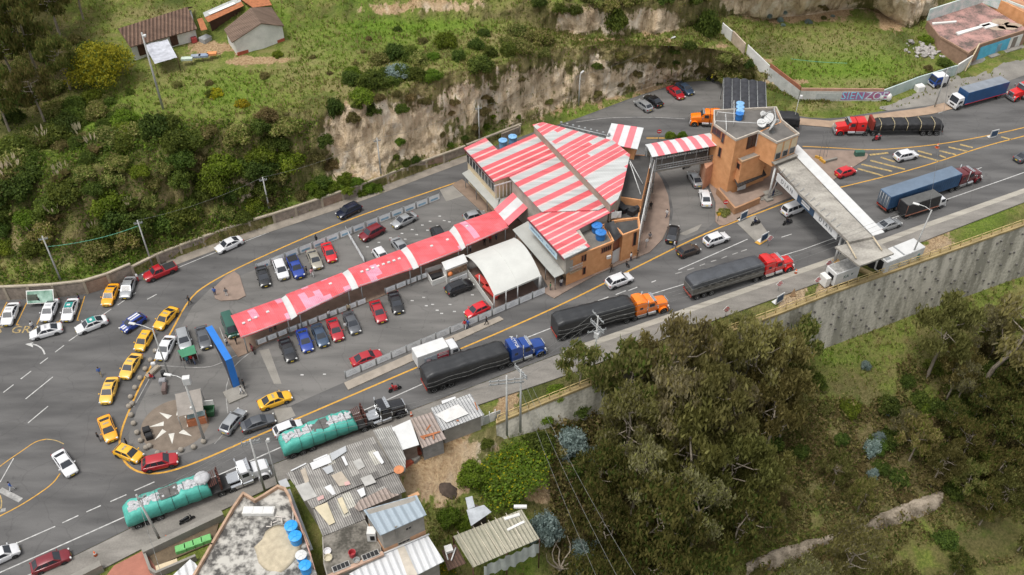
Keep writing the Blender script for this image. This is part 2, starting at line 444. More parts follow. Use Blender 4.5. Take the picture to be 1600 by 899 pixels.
def terrain_mat():
 m = bpy.data.materials.new('hillside'); m.use_nodes = True
 nt = m.node_tree; N = nt.nodes; L = nt.links
 b = N['Principled BSDF']; b.inputs['Roughness'].default_value = .95; b.inputs['Specular IOR Level'].default_value = .15
 tc = N.new('ShaderNodeTexCoord'); at = N.new('ShaderNodeVertexColor'); at.layer_name = 'cover'
 sp = N.new('ShaderNodeSeparateColor'); L.new(at.outputs[0], sp.inputs[0])
 geo = N.new('ShaderNodeNewGeometry'); sx = N.new('ShaderNodeSeparateXYZ'); L.new(geo.outputs['Normal'], sx.inputs[0])
 def noise(s, d=4, r=.55, dist=0., vec=None):
  n = N.new('ShaderNodeTexNoise'); n.inputs['Scale'].default_value = s; n.inputs['Detail'].default_value = d
  n.inputs['Roughness'].default_value = r; n.inputs['Distortion'].default_value = dist
  L.new(vec or tc.outputs['Object'], n.inputs['Vector']); return n.outputs[0]
 def mth(op, *a):
  n = N.new('ShaderNodeMath'); n.operation = op
  for i, x in enumerate(a):
   if isinstance(x, (int, float)): n.inputs[i].default_value = x
   else: L.new(x, n.inputs[i])
  return n.outputs[0]
 def step(x, lo, hi):
  n = N.new('ShaderNodeMapRange'); n.interpolation_type = 'SMOOTHSTEP'
  n.inputs['From Min'].default_value = lo; n.inputs['From Max'].default_value = hi; L.new(x, n.inputs[0]); return n.outputs[0]
 def mix(f, a, c):
  n = N.new('ShaderNodeMix'); n.data_type = 'RGBA'
  L.new(f, n.inputs[0]) if not isinstance(f, (int, float)) else setattr(n.inputs[0], 'default_value', f)
  for k, x in ((6, a), (7, c)):
   if isinstance(x, tuple): n.inputs[k].default_value = (*x,1)
   else: L.new(x, n.inputs[k])
  return n.outputs[2]
 big = noise(.09,5); mid = noise(.45,5,.6); fine = noise(2.6,5,.65); vf = noise(9,3,.7)
 mp = N.new('ShaderNodeMapping'); mp.inputs['Scale'].default_value = (1.0,.35,.16); L.new(tc.outputs['Object'], mp.inputs[0])
 streak = noise(1.1,5,.65,.4, mp.outputs[0])
 g = mix(step(fine,.35,.7), (.092,.125,.022), (.185,.212,.045))
 g = mix(step(mid,.42,.66), g, (.2,.185,.065))
 g = mix(step(big,.5,.68), g, (.06,.08,.018))
 lush = mix(step(fine,.3,.7), (.07,.145,.012), (.16,.24,.028))
 g = mix(mth('MULTIPLY', sp.outputs[1], step(mid,.25,.5)), g, lush)
 dry = mix(step(fine,.3,.7), (.17,.14,.06), (.31,.255,.13))
 g = mix(mth('MULTIPLY', sp.outputs[2], step(mth('ADD', mid, mth('MULTIPLY', fine,.3)),.42,.72)), g, dry)
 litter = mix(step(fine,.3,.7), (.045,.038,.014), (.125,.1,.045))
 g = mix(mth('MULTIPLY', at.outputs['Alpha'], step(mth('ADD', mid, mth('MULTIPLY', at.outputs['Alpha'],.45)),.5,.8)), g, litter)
 steep = step(sx.outputs[2],.95,.5)
 brush = mix(step(streak,.35,.65), (.09,.08,.03), (.27,.215,.11))
 g = mix(mth('MULTIPLY', steep,.75), g, brush)
 rock = mix(step(streak,.3,.68), (.43,.32,.205), (.68,.55,.39))
 rock = mix(step(vf,.6,.75), rock, (.26,.2,.135))
 rock = mix(step(mid,.56,.7), rock, (.3,.225,.14))
 mp2 = N.new('ShaderNodeMapping'); mp2.inputs['Scale'].default_value = (1,.6,.45); L.new(tc.outputs['Object'], mp2.inputs[0])
 bl = noise(.32,6,.7,.8, mp2.outputs[0])
 rock = mix(step(bl,.5,.62), rock, (.66,.57,.45))
 rock = mix(mth('MULTIPLY', step(bl,.46,.36),.8), rock, (.2,.15,.085))
 earth = mix(step(fine,.3,.7), (.24,.15,.08), (.43,.31,.18))
 rock = mix(steep, earth, rock)
 k = step(mth('ADD', mth('MULTIPLY', sp.outputs[0],1.15), mth('MULTIPLY', mth('SUBTRACT', mth('ADD', mid, mth('MULTIPLY', streak,.8)),.9),1.25)),.42,.62)
 c = mix(k, g, rock)
 L.new(c, b.inputs['Base Color'])
 bp = N.new('ShaderNodeBump'); bp.inputs['Strength'].default_value = .9; bp.inputs['Distance'].default_value = .35
 L.new(mth('ADD', fine, mth('MULTIPLY', streak,.8)), bp.inputs['Height']); L.new(bp.outputs[0], b.inputs['Normal'])
 return m
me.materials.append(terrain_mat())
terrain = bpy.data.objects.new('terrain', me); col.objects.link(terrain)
tag(terrain, 'grassy hillside and valley slopes with bare earth cliffs on both sides of the road', 'hillside', kind='structure')
BVH = BVHTree.FromPolygons([Vector(p) for p in tv], tf)
def ground(x, y, default=0.):
 h = BVH.ray_cast(Vector((x, y,200)), Vector((0,0, -1)))
 return h[0].z if h[0] else default
def G(u, v):
 """the spot of the ground seen in this bearing"""
 a = (u - 800) / FPX; b = (449.5 - v) / FPX
 d = Vector((a, math.cos(PITCH) + b * math.sin(PITCH), -math.sin(PITCH) + b * math.cos(PITCH))).normalized()
 h = BVH.ray_cast(Vector((0,0, CH)), d)
 if h[0]: return h[0]
 return P(u, v,0)
ROADDIR = R(27)
def asphalt(name, c, c2, worn=.5):
 m = mat(name, c,.9,0, scale=.35, fine=14, spec=.25, c2=c2, con=.1, stretch=((.25,1.2,1), -ROADDIR), bump=.15, detail=6)
 nt = m.node_tree; N = nt.nodes; L = nt.links
 b = N['Principled BSDF']; src = b.inputs['Base Color'].links[0].from_socket
 tc = N.new('ShaderNodeTexCoord')
 vo = N.new('ShaderNodeTexVoronoi'); vo.feature = 'DISTANCE_TO_EDGE'; vo.inputs['Scale'].default_value = .16
 nz = N.new('ShaderNodeTexNoise'); nz.inputs['Scale'].default_value = .5; nz.inputs['Detail'].default_value = 5
 L.new(tc.outputs['Object'], nz.inputs['Vector'])
 ad = N.new('ShaderNodeVectorMath'); ad.operation = 'ADD'; L.new(tc.outputs['Object'], ad.inputs[0]); L.new(nz.outputs['Color'], ad.inputs[1])
 L.new(ad.outputs[0], vo.inputs['Vector'])
 cr = N.new('ShaderNodeMapRange'); cr.inputs['From Min'].default_value = 0; cr.inputs['From Max'].default_value = .012
 cr.inputs['To Min'].default_value = .8; cr.inputs['To Max'].default_value = 1
 L.new(vo.outputs['Distance'], cr.inputs[0])
 n3 = N.new('ShaderNodeTexNoise'); n3.inputs['Scale'].default_value = .9; n3.inputs['Detail'].default_value = 6; n3.inputs['Roughness'].default_value = .7
 L.new(tc.outputs['Object'], n3.inputs['Vector'])
 sp = N.new('ShaderNodeMapRange'); sp.inputs['From Min'].default_value = .6; sp.inputs['From Max'].default_value = .7; sp.inputs['To Min'].default_value = 1; sp.inputs['To Max'].default_value = .68
 L.new(n3.outputs[0], sp.inputs[0])
 mu = N.new('ShaderNodeMath'); mu.operation = 'MULTIPLY'; L.new(cr.outputs[0], mu.inputs[0]); L.new(sp.outputs[0], mu.inputs[1])
 mx = N.new('ShaderNodeMix'); mx.data_type = 'RGBA'; mx.blend_type = 'MULTIPLY'; mx.inputs[0].default_value = worn
 L.new(src, mx.inputs[6]); L.new(mu.outputs[0], mx.inputs[7]); L.new(mx.outputs[2], b.inputs['Base Color'])
 return m
A_ROAD = asphalt('asphalt', (.076,.074,.073), (.128,.124,.121),.8)
A_LOT = asphalt('asphalt_old', (.108,.104,.099), (.17,.162,.153),.8)
CONC = mat('concrete', (.23,.215,.19),.9,0,.22,.5,6,.15, detail=7)
CONC_D = mat('concrete_dark', (.13,.122,.112),.9,0,.3,.5,6,.15, detail=7)
PAVE = mat('pink_paving', (.235,.175,.14),.9,0,.2,.7,8,.1, detail=6)
REDPAVE = mat('red_paving', (.33,.135,.095),.9,0,.2,.7,8,.1, detail=6)
WHITE_LINE = mat('road_white', (.43,.425,.41),.8,0,.4,2.2,16, detail=7)
YEL_LINE = mat('road_yellow', (.52,.28,.045),.8,0,.25,2.2,16, detail=7)
YEL_WORN = mat('road_yellow_worn', (.16,.14,.1),.8,0, scale=2.5, fine=12, c2=(.5,.34,.11), detail=8, con=.06)
WHITE_WORN = mat('road_white_worn', (.15,.148,.145),.8,0, scale=1.5, fine=8, c2=(.4,.39,.37), detail=8)
ROAD_S = [(-260,1030),(40,905),(160,847),(240,807),(430,724),(640,642),(790,584),(870,554),(1060,488),(1290,408),(1450,349),(1600,296),(1860,205)]
road_n = [(t[0], t[1]) for t in ROWS['F']]
mb = MB()
vs = []
us = np.linspace(-260,1860,90)
for u in us:
 a = P(u, float(np.interp(u, [t[0] for t in road_n], [t[1] for t in road_n])) ,0)
 b = P(u, float(np.interp(u, [t[0] for t in ROAD_S], [t[1] for t in ROAD_S])),0)
 vs += [a, b]
mb.add(vs, [[2 * i,2 * i + 1,2 * i + 3,2 * i + 2] for i in range(len(us) - 1)])
mb.build('road', A_ROAD, kind='structure', label='grey asphalt highway splitting around the checkpoint', cat='road')
def sheet(name, pts, z, m, label, cat='pavement', thick=None, smooth=0):
 p = [P(u, v, z) for u, v in pts]
 mb = MB()
 if thick is None: mb.add([(q.x, q.y, z) for q in p], [list(range(len(p)))[::-1]])
 else: mb.prism(xy(p), z - thick, z)
 o = mb.build(name, m, kind='structure', label=label, cat=cat)
 me = o.data
 if thick is None and me.polygons[0].normal.z < 0: me.flip_normals()
 return o
sheet('forecourt', [(383,428),(470,392),(600,342),(697,304),(735,302),(770,335),(800,378),(846,430),(852,452),(700,527),(537,598),(430,645),(330,694),(270,716),(222,724),(204,712),(201,680),(214,640),(240,590),(270,535),(300,480),(330,450)],.006, A_LOT, 'worn grey asphalt parking forecourt inside the yellow kerb line', 'forecourt')
sheet('side_lane', [(1022,255),(1045,290),(1052,330),(1047,362),(1030,390),(1100,362),(1117,346),(1116,318),(1104,292),(1094,268),(1100,242),(1060,236)],.005, A_LOT, 'short asphalt lane passing under the covered footbridge', 'lane')
sheet('lay_by', [(905,186),(1000,150),(1075,126),(1125,128),(1150,150),(1128,182),(1060,184),(990,182)],.005, A_LOT, 'asphalt lay-by at the foot of the cliff', 'lay-by')
WALK_S = [(-260,1072),(40,946),(170,884),(240,848),(430,758),(540,712),(640,672),(760,628),(880,588),(1060,521),(1200,470),(1300,434),(1450,374),(1600,316),(1860,222)]
def strip_between(name, top, bot, z, m, label, u0, u1, n=60, thick=.16, cat='pavement'):
 mb = MB(); rings = []
 for u in np.linspace(u0, u1, n):
  a = P(u, float(np.interp(u, [t[0] for t in top], [t[1] for t in top])), z)
  b = P(u, float(np.interp(u, [t[0] for t in bot], [t[1] for t in bot])), z)
  rings.append([(a.x, a.y, z - thick), (a.x, a.y, z), (b.x, b.y, z), (b.x, b.y, z - thick)])
 mb.loft(rings, smooth=False)
 return mb.build(name, m, kind='structure', label=label, cat=cat)
strip_between('pavement', [(u, v + .8) for u, v in ROAD_S], WALK_S,.14, mat('pavement_slabs', (.2,.185,.165),.9,0,.3,.45,5,.1, detail=7, stretch=((.5,1.5,1), -ROADDIR)), 'weathered concrete pavement along the southern road edge', -260,1860)
mb = MB()
ribbon(mb, [P(u, v) for u, v in [(880,553),(1060,491),(1290,411),(1450,352),(1600,299),(1800,229)]],1.0,.146)
mb.build('gutter', mat('gutter_conc', (.33,.305,.26),.9,0,.3,.6,6, detail=7, stretch=((.3,2,1), -ROADDIR)), kind='structure', label='pale concrete gutter strip beside the road edge', cat='gutter')
mb = MB()
ribbon(mb, smooth_line([P(u, v) for u, v in [(262,413),(312,394),(345,382),(400,364),(500,331),(575,305),(640,280),(735,245)]]),2.0,.05)
mb.build('verge', mat('verge_conc', (.23,.2,.165),.92,0,.3,.6,6, detail=7), kind='structure', label='dusty concrete gutter at the foot of the stone wall', cat='verge')
ped = sheet('plaza', [(1020,260),(1034,280),(1044,305),(1047,330),(1045,352),(1035,374),(1015,394),(970,412),(930,430),(888,453),(866,466),(846,455),(868,440),(985,390),(1000,330),(1000,290)],.14, PAVE, 'brownish pink paved corner around the brick building', 'plaza',.14)
sheet('traffic_island', [(537.5,598),(544,609),(660,557),(787,499),(780,494),(700,527),(620,562)],.15, mat('island_conc', (.3,.26,.215),.9,0,.18,.8,8, detail=6), 'narrow pale concrete traffic island beside the banner fence', 'traffic island',.15)
sheet('corridor_floor', [(352,528),(372,558),(395,548),(410,538),(560,478),(660,436),(800,380),(846,430),(860,455),(880,440),(826,355),(770,320),(722,280),(706,288),(765,342),(700,368),(540,432),(362,505)],.1, mat('walk_paving', (.215,.155,.115),.9,0,.22,.8,8, detail=6), 'brown paving beneath the long red canopy', 'paving',.1)
sheet('checkpoint_plaza', [(1099,262),(1108,290),(1118,316),(1118,346),(1124,352),(1132,352),(1183,330),(1302,281),(1338,258),(1354,248),(1357,241),(1346,236),(1255,233),(1200,240),(1110,244)],.14, PAVE, 'brownish paved platform around the orange tower', 'plaza',.14)
sheet('kerbed_island', [(332,452),(336,466),(345,470),(372,468),(384,462),(374,430),(366,424),(352,432)],.14, PAVE, 'small kerbed paved island by the northern lane', 'traffic island',.14)
sheet('apron', [(1374,170),(1388,173),(1480,161),(1600,118),(1860,30),(1860,-40),(1600,62),(1500,100),(1442,126),(1380,150)],.02, mat('apron_conc', (.215,.2,.178),.9,0,.3,.3,4, detail=7), 'stained concrete apron in front of the graffiti wall and blue shop', 'apron')
mb = MB(); ribbon(mb, [P(u, v) for u, v in [(1245,190),(1300,195),(1390,182),(1450,174),(1482,166)]],2.4,.1); mb.build('footpath', mat('footpath_tan', (.33,.235,.165),.9,0,.2,.6,6, detail=6), kind='structure', label='tan footpath between the grass verge and the highway', cat='footpath')
sheet('brick_yard', [(178,884),(232,856),(262,935),(330,1010),(180,1060),(120,960)],.16, REDPAVE, 'red brick paved yard beside the walled garden', 'yard',.1)
c0 = P(274,663,.02); rad = 4.4
mb = MB(); mb.add([(c0.x + rad * math.cos(k * math.pi / 24), c0.y + rad * math.sin(k * math.pi / 24),.016) for k in range(48)], [list(range(48))])
mb.build('plaza_circle', mat('circle_paving', (.17,.135,.105),.9,0,.25,.9,7, detail=6), kind='structure', label='round brown paving disc with a compass star inlay', cat='paving')
mb = MB()
for k in range(8):
 a = R(90 + 45 * k + 8)
 tip = (c0.x + 3.35 * math.cos(a), c0.y + 3.35 * math.sin(a),.026)
 b1 = (c0.x + 1.7 * math.cos(a - .42), c0.y + 1.7 * math.sin(a - .42),.026)
 b0 = (c0.x + 1.5 * math.cos(a + .05), c0.y + 1.5 * math.sin(a + .05),.026)
 mb.add([tip, b0, b1], [[0,1,2]])
mb.build('star_inlay', mat('inlay_white', (.55,.53,.48),.8,0,.2,1.5,8), kind='structure', label='white triangles of the compass star inlay', cat='paving inlay')
MARK_Z = .012
wl, yl, yw, ww = MB(), MB(), MB(), MB()
def line(mb, uv, wdt, z=MARK_Z, sm=2):
 pts = [P(u, v) for u, v in uv]
 ribbon(mb, smooth_line(pts, sm) if len(pts) > 2 else pts, wdt, z)
line(yl, [(720,283),(535,346),(400,405),(330,440),(295,466),(262,530),(225,590),(202,640),(187,680),(187,708),(200,730),(225,741),(260,739),(310,722),(400,682),(540,622),(640,579),(850,490),(980,425),(1100,365),(1180,335),(1240,312)],.26)
line(yl, [(1313,293),(1330,289),(1400,272),(1460,255),(1540,228),(1600,213),(1760,170)],.22)
line(yl, [(1254,229),(1300,231),(1360,235),(1420,231),(1480,224),(1540,213),(1600,200),(1760,158)],.22)
line(yl, [(1010,216),(1040,216)],.3)
o5 = lambda x, y: (1280 + x / 5,110 + y / 5)
for a, b in [((300,768),(500,825)),((330,735),(570,790)),((400,705),(670,775)),((480,680),(590,715)),((760,660),(940,710)),((770,630),(880,660)),((940,630),(1070,660)),((1010,600),(1160,635)),((1100,580),(1200,605)),((940,665),(990,685)),((1420,520),(1500,540)),((395,662),(540,645))]:
 line(yw, [o5(*a), o5(*b)],.48)
o10 = lambda x, y: (x / 10,440 + y / 10)
for a, b in [((435,300),(255,678)),((110,320),(-40,620)),((640,540),(575,672)),((970,560),(920,638)),((1325,230),(1205,608)),((255,678),(300,680)),((1205,608),(1235,606)),((880,636),(925,634))]:
 line(yl, [o10(*a), o10(*b)],.14)
line(wl, [(-260,1010),(0,895),(190,810),(430,703),(630,614),(850,514),(1040,452),(1235,397),(1307,371),(1470,315),(1600,270),(1800,198)],.16, sm=1)
line(wl, [(-260,1035),(40,898),(150,869 - 6),(240,824),(431,741),(545,689),(673,635),(790,590),(942,533),(1083,482),(1200,441),(1320,399),(1375,379),(1600,299),(1800,225)],.13, sm=1)
line(wl, [(1060,422),(1168,374)],.16)
line(wl, [(277,419),(335,395),(400,371),(560,310),(732,247)],.12, sm=1)
line(ww, [(900,191),(935,186),(958,184),(1015,183),(1070,186)],.16)
line(wl, [(1248,195),(1300,199)],.14); line(wl, [(1466,177),(1486,170),(1564,148),(1600,134),(1760,80)],.14)
c1 = lambda x, y: (x / 4,674 + y / 4)
c2 = lambda x, y: (x / 4,450 + y / 4)
for f, a, b in [(c1,(65,717),(345,595)),(c1,(390,573),(490,527)),(c1,(540,505),(630,465)),(c1,(690,440),(790,397)),(c1,(840,372),(965,317)),
 (c2,(160,695),(330,557)),(c2,(175,845),(300,740)),(c2,(20,655),(85,605)),(c2,(130,570),(195,520)),(c2,(250,475),(300,437)),(c2,(345,402),(400,360)),(c2,(430,333),(485,295)),(c2,(648,165),(695,133)),(c2,(735,108),(778,78)),(c2,(828,44),(850,30))]:
 line(wl, [f(*a), f(*b)],.15)
for a, b in [((1221,371),(1237,366)),((1592,243),(1610,238)),((1522,266),(1534,262)),((230,468),(245,460))]: line(wl, [a, b],.15)
c3 = lambda x, y: (840 + x / 7.25,440 + y / 7.25)
for a, b in [((485,290),(590,250)),((685,220),(805,175)),((885,150),(1000,105)),((1030,105),(1130,65)),((1290,10),(1340,-10))]: line(wl, [c3(*a), c3(*b)],.16)
c4 = lambda x, y: (1060 + x / 7.955,370 + y / 7.955)
for a, b in [((-40,462),(45,440)),((110,415),(195,390)),((265,362),(330,338)),((405,312),(470,292)),((535,272),(605,242)),((670,222),(740,198)),((780,184),(850,160))]: line(ww, [c4(*a), c4(*b)],.18)
line(wl, [c2(280,415), c2(268,385), c2(240,362), c2(200,350)],.2, sm=2)
a, b, c = P(*c2(158,352)), P(*c2(207,340)), P(*c2(206,372)); wl.add([(p.x, p.y, MARK_Z) for p in (a, c, b)], [[0,1,2]])
line(yl, [c1(-40,250), c1(60,175), c1(140,122), c1(225,62), c1(290,50)],.13); line(yw, [c1(290,50), c1(345,55), c1(400,80)],.13)
line(yl, [c1(375,265), c1(330,330), c1(200,420), c1(100,480), c1(-20,540)],.16)
line(yw, [c1(0,400), c1(12,440), c1(5,490), c1(-20,520)],.14)
line(wl, [c1(85,170), c1(0,320)],.12); line(ww, [c1(0,365), c1(130,432)],.7); line(ww, [c1(-10,500), c1(35,490)],.5)
for a, b in [((335,566),(330,580)),]: pass
for uv in [[(243,571),(320,576),(345,568),(365,557),(395,546)],[(238,584),(209,636)],[(356,646),(352,610),(358,590),(366,571),(395,548)],[(335,694),(352,675)],[(343,512),(352,536)]]: line(ww, uv,.12,.022)
for k, (u, v) in enumerate([(574,386),(592,379),(610,372),(628,365),(644,359),(660,352),(672,346),(687,338),(651,367),(668,360),(684,353),(694,345),(702,347),(598,389),(633,374),(582,395),(666,478),(676,476),(683,485),(690,490),(710,487),(662,465),(738,461),(716,449),(703,476),(700,440),(644,470),(507,585),(472,586)]):
 p = P(u, v); wl.add([(p.x - .22, p.y - .1, MARK_Z), (p.x + .22, p.y - .12, MARK_Z), (p.x + .22, p.y + .1, MARK_Z), (p.x - .2, p.y + .12, MARK_Z)], [[0,1,2,3]])
for mbm, nm, m_, lb in ((wl, 'white_markings', WHITE_LINE, 'white lane lines and arrows painted on the asphalt'), (yl, 'yellow_markings', YEL_LINE, 'yellow edge lines painted on the asphalt'), (yw, 'yellow_hatching', YEL_WORN, 'worn yellow hatching in the painted median'), (ww, 'worn_markings', WHITE_WORN, 'faded white markings on the asphalt')):
 mbm.build(nm, m_, kind='structure', label=lb, cat='road marking')
p0 = P(26,516); mt = plane_mtx((p0.x, p0.y,.014), (1,0.03,0), (-.18,1,0))
tm = text_mb('IS  GRA',2.1, mt, depth=.001); tm.build('painted_letters', YEL_WORN, kind='structure', label='worn yellow letters painted on the taxi bays', cat='road marking')
mb = MB()
for pts in ([(1060,366),(1083,356),(1097,350),(1090,360),(1072,368)],[(428,640),(455,636),(462,650),(434,662)],[(405,548),(420,545),(440,600),(428,600)],[(687,297),(713,288),(728,305),(697,315)]):
 q = [P(u, v) for u, v in pts]; mb.add([(p.x, p.y,.0095) for p in q], [list(range(len(q)))[::-1]])
mb.build('concrete_patches', CONC, kind='structure', label='pale concrete repair patches in the asphalt', cat='road patch')
# ================================================================ BUILDINGS
BRICK = mat('brick_orange', (.52,.24,.1),.88,0, scale=.9, fine=11, bump=.2, c2=(.7,.36,.17), detail=6)
BRICK_RED = mat('brick_red', (.3,.12,.07),.88,0,.22,.9,11,.2)
CREAM = mat('plaster_cream', (.55,.45,.3),.85,0,.12,.6,6)
PLASTER = mat('plaster_white', (.64,.63,.6),.85,0,.16,.7,6, detail=6)
BLOCKW = mat('block_wall', (.27,.25,.22),.9,0,.2,.9,7)
DARKROOF = mat('dark_roof', (.06,.058,.056),.85,0,.35,.5,6, detail=6)
GREYROOF = mat('grey_roof_conc', (.17,.155,.135),.9,0,.35,.4,5, detail=7)
DARK = mat('dark_opening', (.012,.012,.013),.6,0,.3)
GLASS = glass('window_glass', (.025,.028,.032))
WOOD_D = mat('dark_wood', (.07,.03,.02),.7,0,.3,2)
STEEL = mat('steel_grey', (.3,.31,.31),.5,.3,.15,1.5)
STEEL_W = mat('steel_white', (.56,.56,.55),.5,0,.12,1.5)
SHEET = mat('zinc_sheet', (.42,.43,.41),.55,.15,.16,.5,5, detail=6)
WHITE_SHEET = mat('white_sheet', (.56,.56,.55),.5,0,.1,.7,6, detail=6)
TRIM = mat('trim_grey', (.33,.32,.3),.8,0,.15)
BLUE_PL = mat('blue_plastic', (.03,.17,.48),.45,0,.12,2)
LBLUE_PL = mat('light_blue_plastic', (.2,.4,.66),.5,0,.12,2)
CYAN_PL = mat('bright_blue_plastic', (.03,.3,.72),.45,0,.12,2)
BLACK_TARP = mat('black_tarp', (.022,.022,.024),.6,0,.35,1.5,6,.3)
CONC_W = mat('weathered_concrete', (.24,.24,.225),.9,0,.3,.35,4,.15, detail=8, stretch=((1.6,1.6,.25),0))
PINK = (.74,.17,.195); PWHITE = (.5,.51,.5); PLINE = (.78,.5,.47)
def on_wall(u, v, a, b):
 """the point seen in this bearing on the vertical plane through plan points a, b"""
 aa = (u - 800) / FPX; bb = (449.5 - v) / FPX
 d = Vector((aa, math.cos(PITCH) + bb * math.sin(PITCH), -math.sin(PITCH) + bb * math.cos(PITCH)))
 n = Vector((b[1] - a[1], -(b[0] - a[0]),0))
 t = n.dot(Vector((a[0], a[1],0)) - Vector((0,0, CH))) / n.dot(d)
 return Vector((0,0, CH)) + d * t
def window(parent, a, b, u, v, wd, ht, frame=TRIM, pane=GLASS, name='window', bars=1, out=.05):
 c = on_wall(u, v, a, b)
 d = Vector((b[0] - a[0], b[1] - a[1],0)).normalized(); n = Vector((d.y, -d.x,0))
 if n.dot(Vector((0,0,0)) - Vector((c.x, c.y,0))) < 0: n = -n
 rz = math.atan2(d.y, d.x)
 mb = MB()
 for s in (-1,1):
  mb.box(c + d * s * (wd / 2 - .04) + n * out, (.08,.1, ht), rz)
  mb.box(c + Vector((0,0, s * (ht / 2 - .04))) + n * out, (wd - .16,.1,.08), rz)
 for k in range(bars):
  mb.box(c + d * (wd * ((k + 1) / (bars + 1) - .5)) + n * out, (.05,.08, ht - .16), rz)
 f = mb.build(name, frame, parent)
 mb = MB(); mb.box(c + n * (out * .4), (wd - .1,.06, ht - .1), rz); mb.build('pane', pane, f)
 return f
def roof_slab(mb, pts, thick, mi=0):
 """roof polygon given by 3-D points, with a thickness"""
 n = len(pts)
 area = sum(pts[i][0] * pts[(i + 1) % n][1] - pts[(i + 1) % n][0] * pts[i][1] for i in range(n))
 if area < 0: pts = pts[::-1]
 vs = [tuple(p) for p in pts] + [(p[0], p[1], p[2] - thick) for p in pts]
 mb.add(vs, [list(range(n)), list(range(n,2 * n))[::-1]] + [[i, n + i, n + (i + 1) % n, (i + 1) % n] for i in range(n)], mi)
 return mb
def inset(pts, d):
 c = Vector((sum(p[0] for p in pts) / len(pts), sum(p[1] for p in pts) / len(pts)))
 out = []
 for p in pts:
  v = Vector((p[0], p[1])) - c; L_ = v.length
  out.append(tuple(c + v * max(.1, (L_ - d) / L_)))
 return out
def parapet(mb, pts, z, h, t=.2, mi=0, closed=True):
 n = len(pts)
 for i in range(n if closed else n - 1):
  a, b = Vector((*pts[i][:2],0)), Vector((*pts[(i + 1) % n][:2],0))
  d = b - a
  mb.box((a + b) / 2 + Vector((0,0, z + h / 2)), (d.length + t * .6, t, h - .002 * i), math.atan2(d.y, d.x), mi)
CB = thing('checkpoint_building', 'large brick building under sprawling red and white striped sheet roofs', 'building', P(890,320,0))
RA = pl((725,231.5),(758.5,215.5),(778,234.5),(835,209.5),(871,241),(794,276),(772,283.5), z=7.1)
RB = pl((795,276),(870,241),(953,319),(935,328),(847,331), z=7.0)
RD = pl((824,340.5),(847,331.5),(935,328.5),(958,321.5),(960,329),(899.5,360.5),(922,385),(882,404.5), z=6.8)
RCp = [P(832,195,8.6), P(848,191,8.8), P(958,219.6,9.2), P(984.5,241.6,9.2), P(973,293,8.9), P(966,311,8.7), P(955,321,8.5)]
SR = pl((955.5,192.6),(1005.8,200),(996.4,231.5),(944,222), z=8.8)
rdir = math.degrees(math.atan2(*(lambda a, b: (b.y - a.y, b.x - a.x))(P(772,283,7), P(868,240,7))))
for nm, pts, pitch, pw, lf in (('west_roof', RA,1.35,.08,.26), ('middle_roof', RB,1.45,.45,.16), ('south_roof', RD,1.3,.12,.24), ('upper_roof', RCp,1.1,.3,.16)):
 m_ = sheet_roof('striped_' + nm, rdir + (1 if nm == 'upper_roof' else 0), pitch, {'middle_roof': 60, 'west_roof': 60}.get(nm,9), PINK, PWHITE, PLINE, pw, lf, tint=.86, alt=nm == 'middle_roof')
 mb = roof_slab(MB(), pts,.14); mb.build(nm.replace('west_', '').replace('middle_', '').replace('south_', '').replace('upper_', ''), m_, CB)
mb = MB()
for k in range(5):
 a, b = k / 5, (k + 1) / 5 - .0015
 q = [SR[0].lerp(SR[1], a), SR[0].lerp(SR[1], b), SR[3].lerp(SR[2], b), SR[3].lerp(SR[2], a)]
 q[2].z = q[3].z = 8.6
 roof_slab(mb, q,.12, k % 2)
ROOFW = mat('roof_white', (.55,.56,.56),.5,0,.1,.8,6); ROOFR = mat('roof_red', PINK,.5,0,.12,.8,6)
mb.build('roof', [ROOFW, ROOFR], CB)
mb = MB()
mb.prism(inset(xy(SR),.8),5.6,8.45); mb.build('wall', BRICK, CB)
mb = MB()
mb.prism(inset(xy(RA[:5] + RA[5:]),.55),0,6.93)
mb.build('wall', CREAM, CB)
mb = MB(); mb.prism(inset(xy(RB),.5),0,6.84); mb.prism(inset(xy(RD),1.2),2.7,6.64); mb.build('wall', mat('plaster_grey', (.34,.31,.27),.9,0,.2,.7), CB)
mb = MB(); mb.prism([tuple(Vector(p) ) for p in inset(xy(RCp),.35)],5.0,8.42); mb.build('clerestory_wall', mat('clerestory', (.3,.26,.21),.85,0,.2,.7), CB)
a, b = RCp[0], RCp[6]
mb = MB()
for k in range(26):
 q = a.lerp(b, (k + .5) / 26)
 mb = MB(); mb.box((q.x + .22, q.y + .05,7.75), (.08,.08,1.2),0); mb.build('mullion', STEEL, CB)
a, b = Vector(inset(xy(RA),.5)[0]), Vector(inset(xy(RA),.5)[6])
d = (b - a).normalized(); n = Vector((d.y, -d.x)); n = n if n.x < 0 else -n
for k in range(9):
 q = a.lerp(b, (k + .5) / 9)
 mb = MB(); mb.box((q.x + n.x * .05, q.y + n.y * .05,5.35), ((b - a).length / 9 - .14,.1,1.7), math.atan2(d.y, d.x)); f = mb.build('window', STEEL_W, CB)
 mb = MB(); mb.box((q.x + n.x * .11, q.y + n.y * .11,5.35), ((b - a).length / 9 - .36,.06,1.5), math.atan2(d.y, d.x)); mb.build('pane', GLASS, f)
mb = MB()
a, b = P(772,292,6), P(800,284,6)
for k in range(5):
 q = a.lerp(b, (k + .5) / 5); mb.box((q.x, q.y - .1,5.0), (.1,.1,2.8),0)
mb.box(((a.x + b.x) / 2, (a.y + b.y) / 2 - .1,6.2), ((b - a).length,.14,.14), math.atan2(b.y - a.y, b.x - a.x))
mb.build('window_grille', STEEL_W, CB)
AWN = mat('awning_sheet', (.38,.385,.36),.6,.1,.12,.5,5, detail=6)
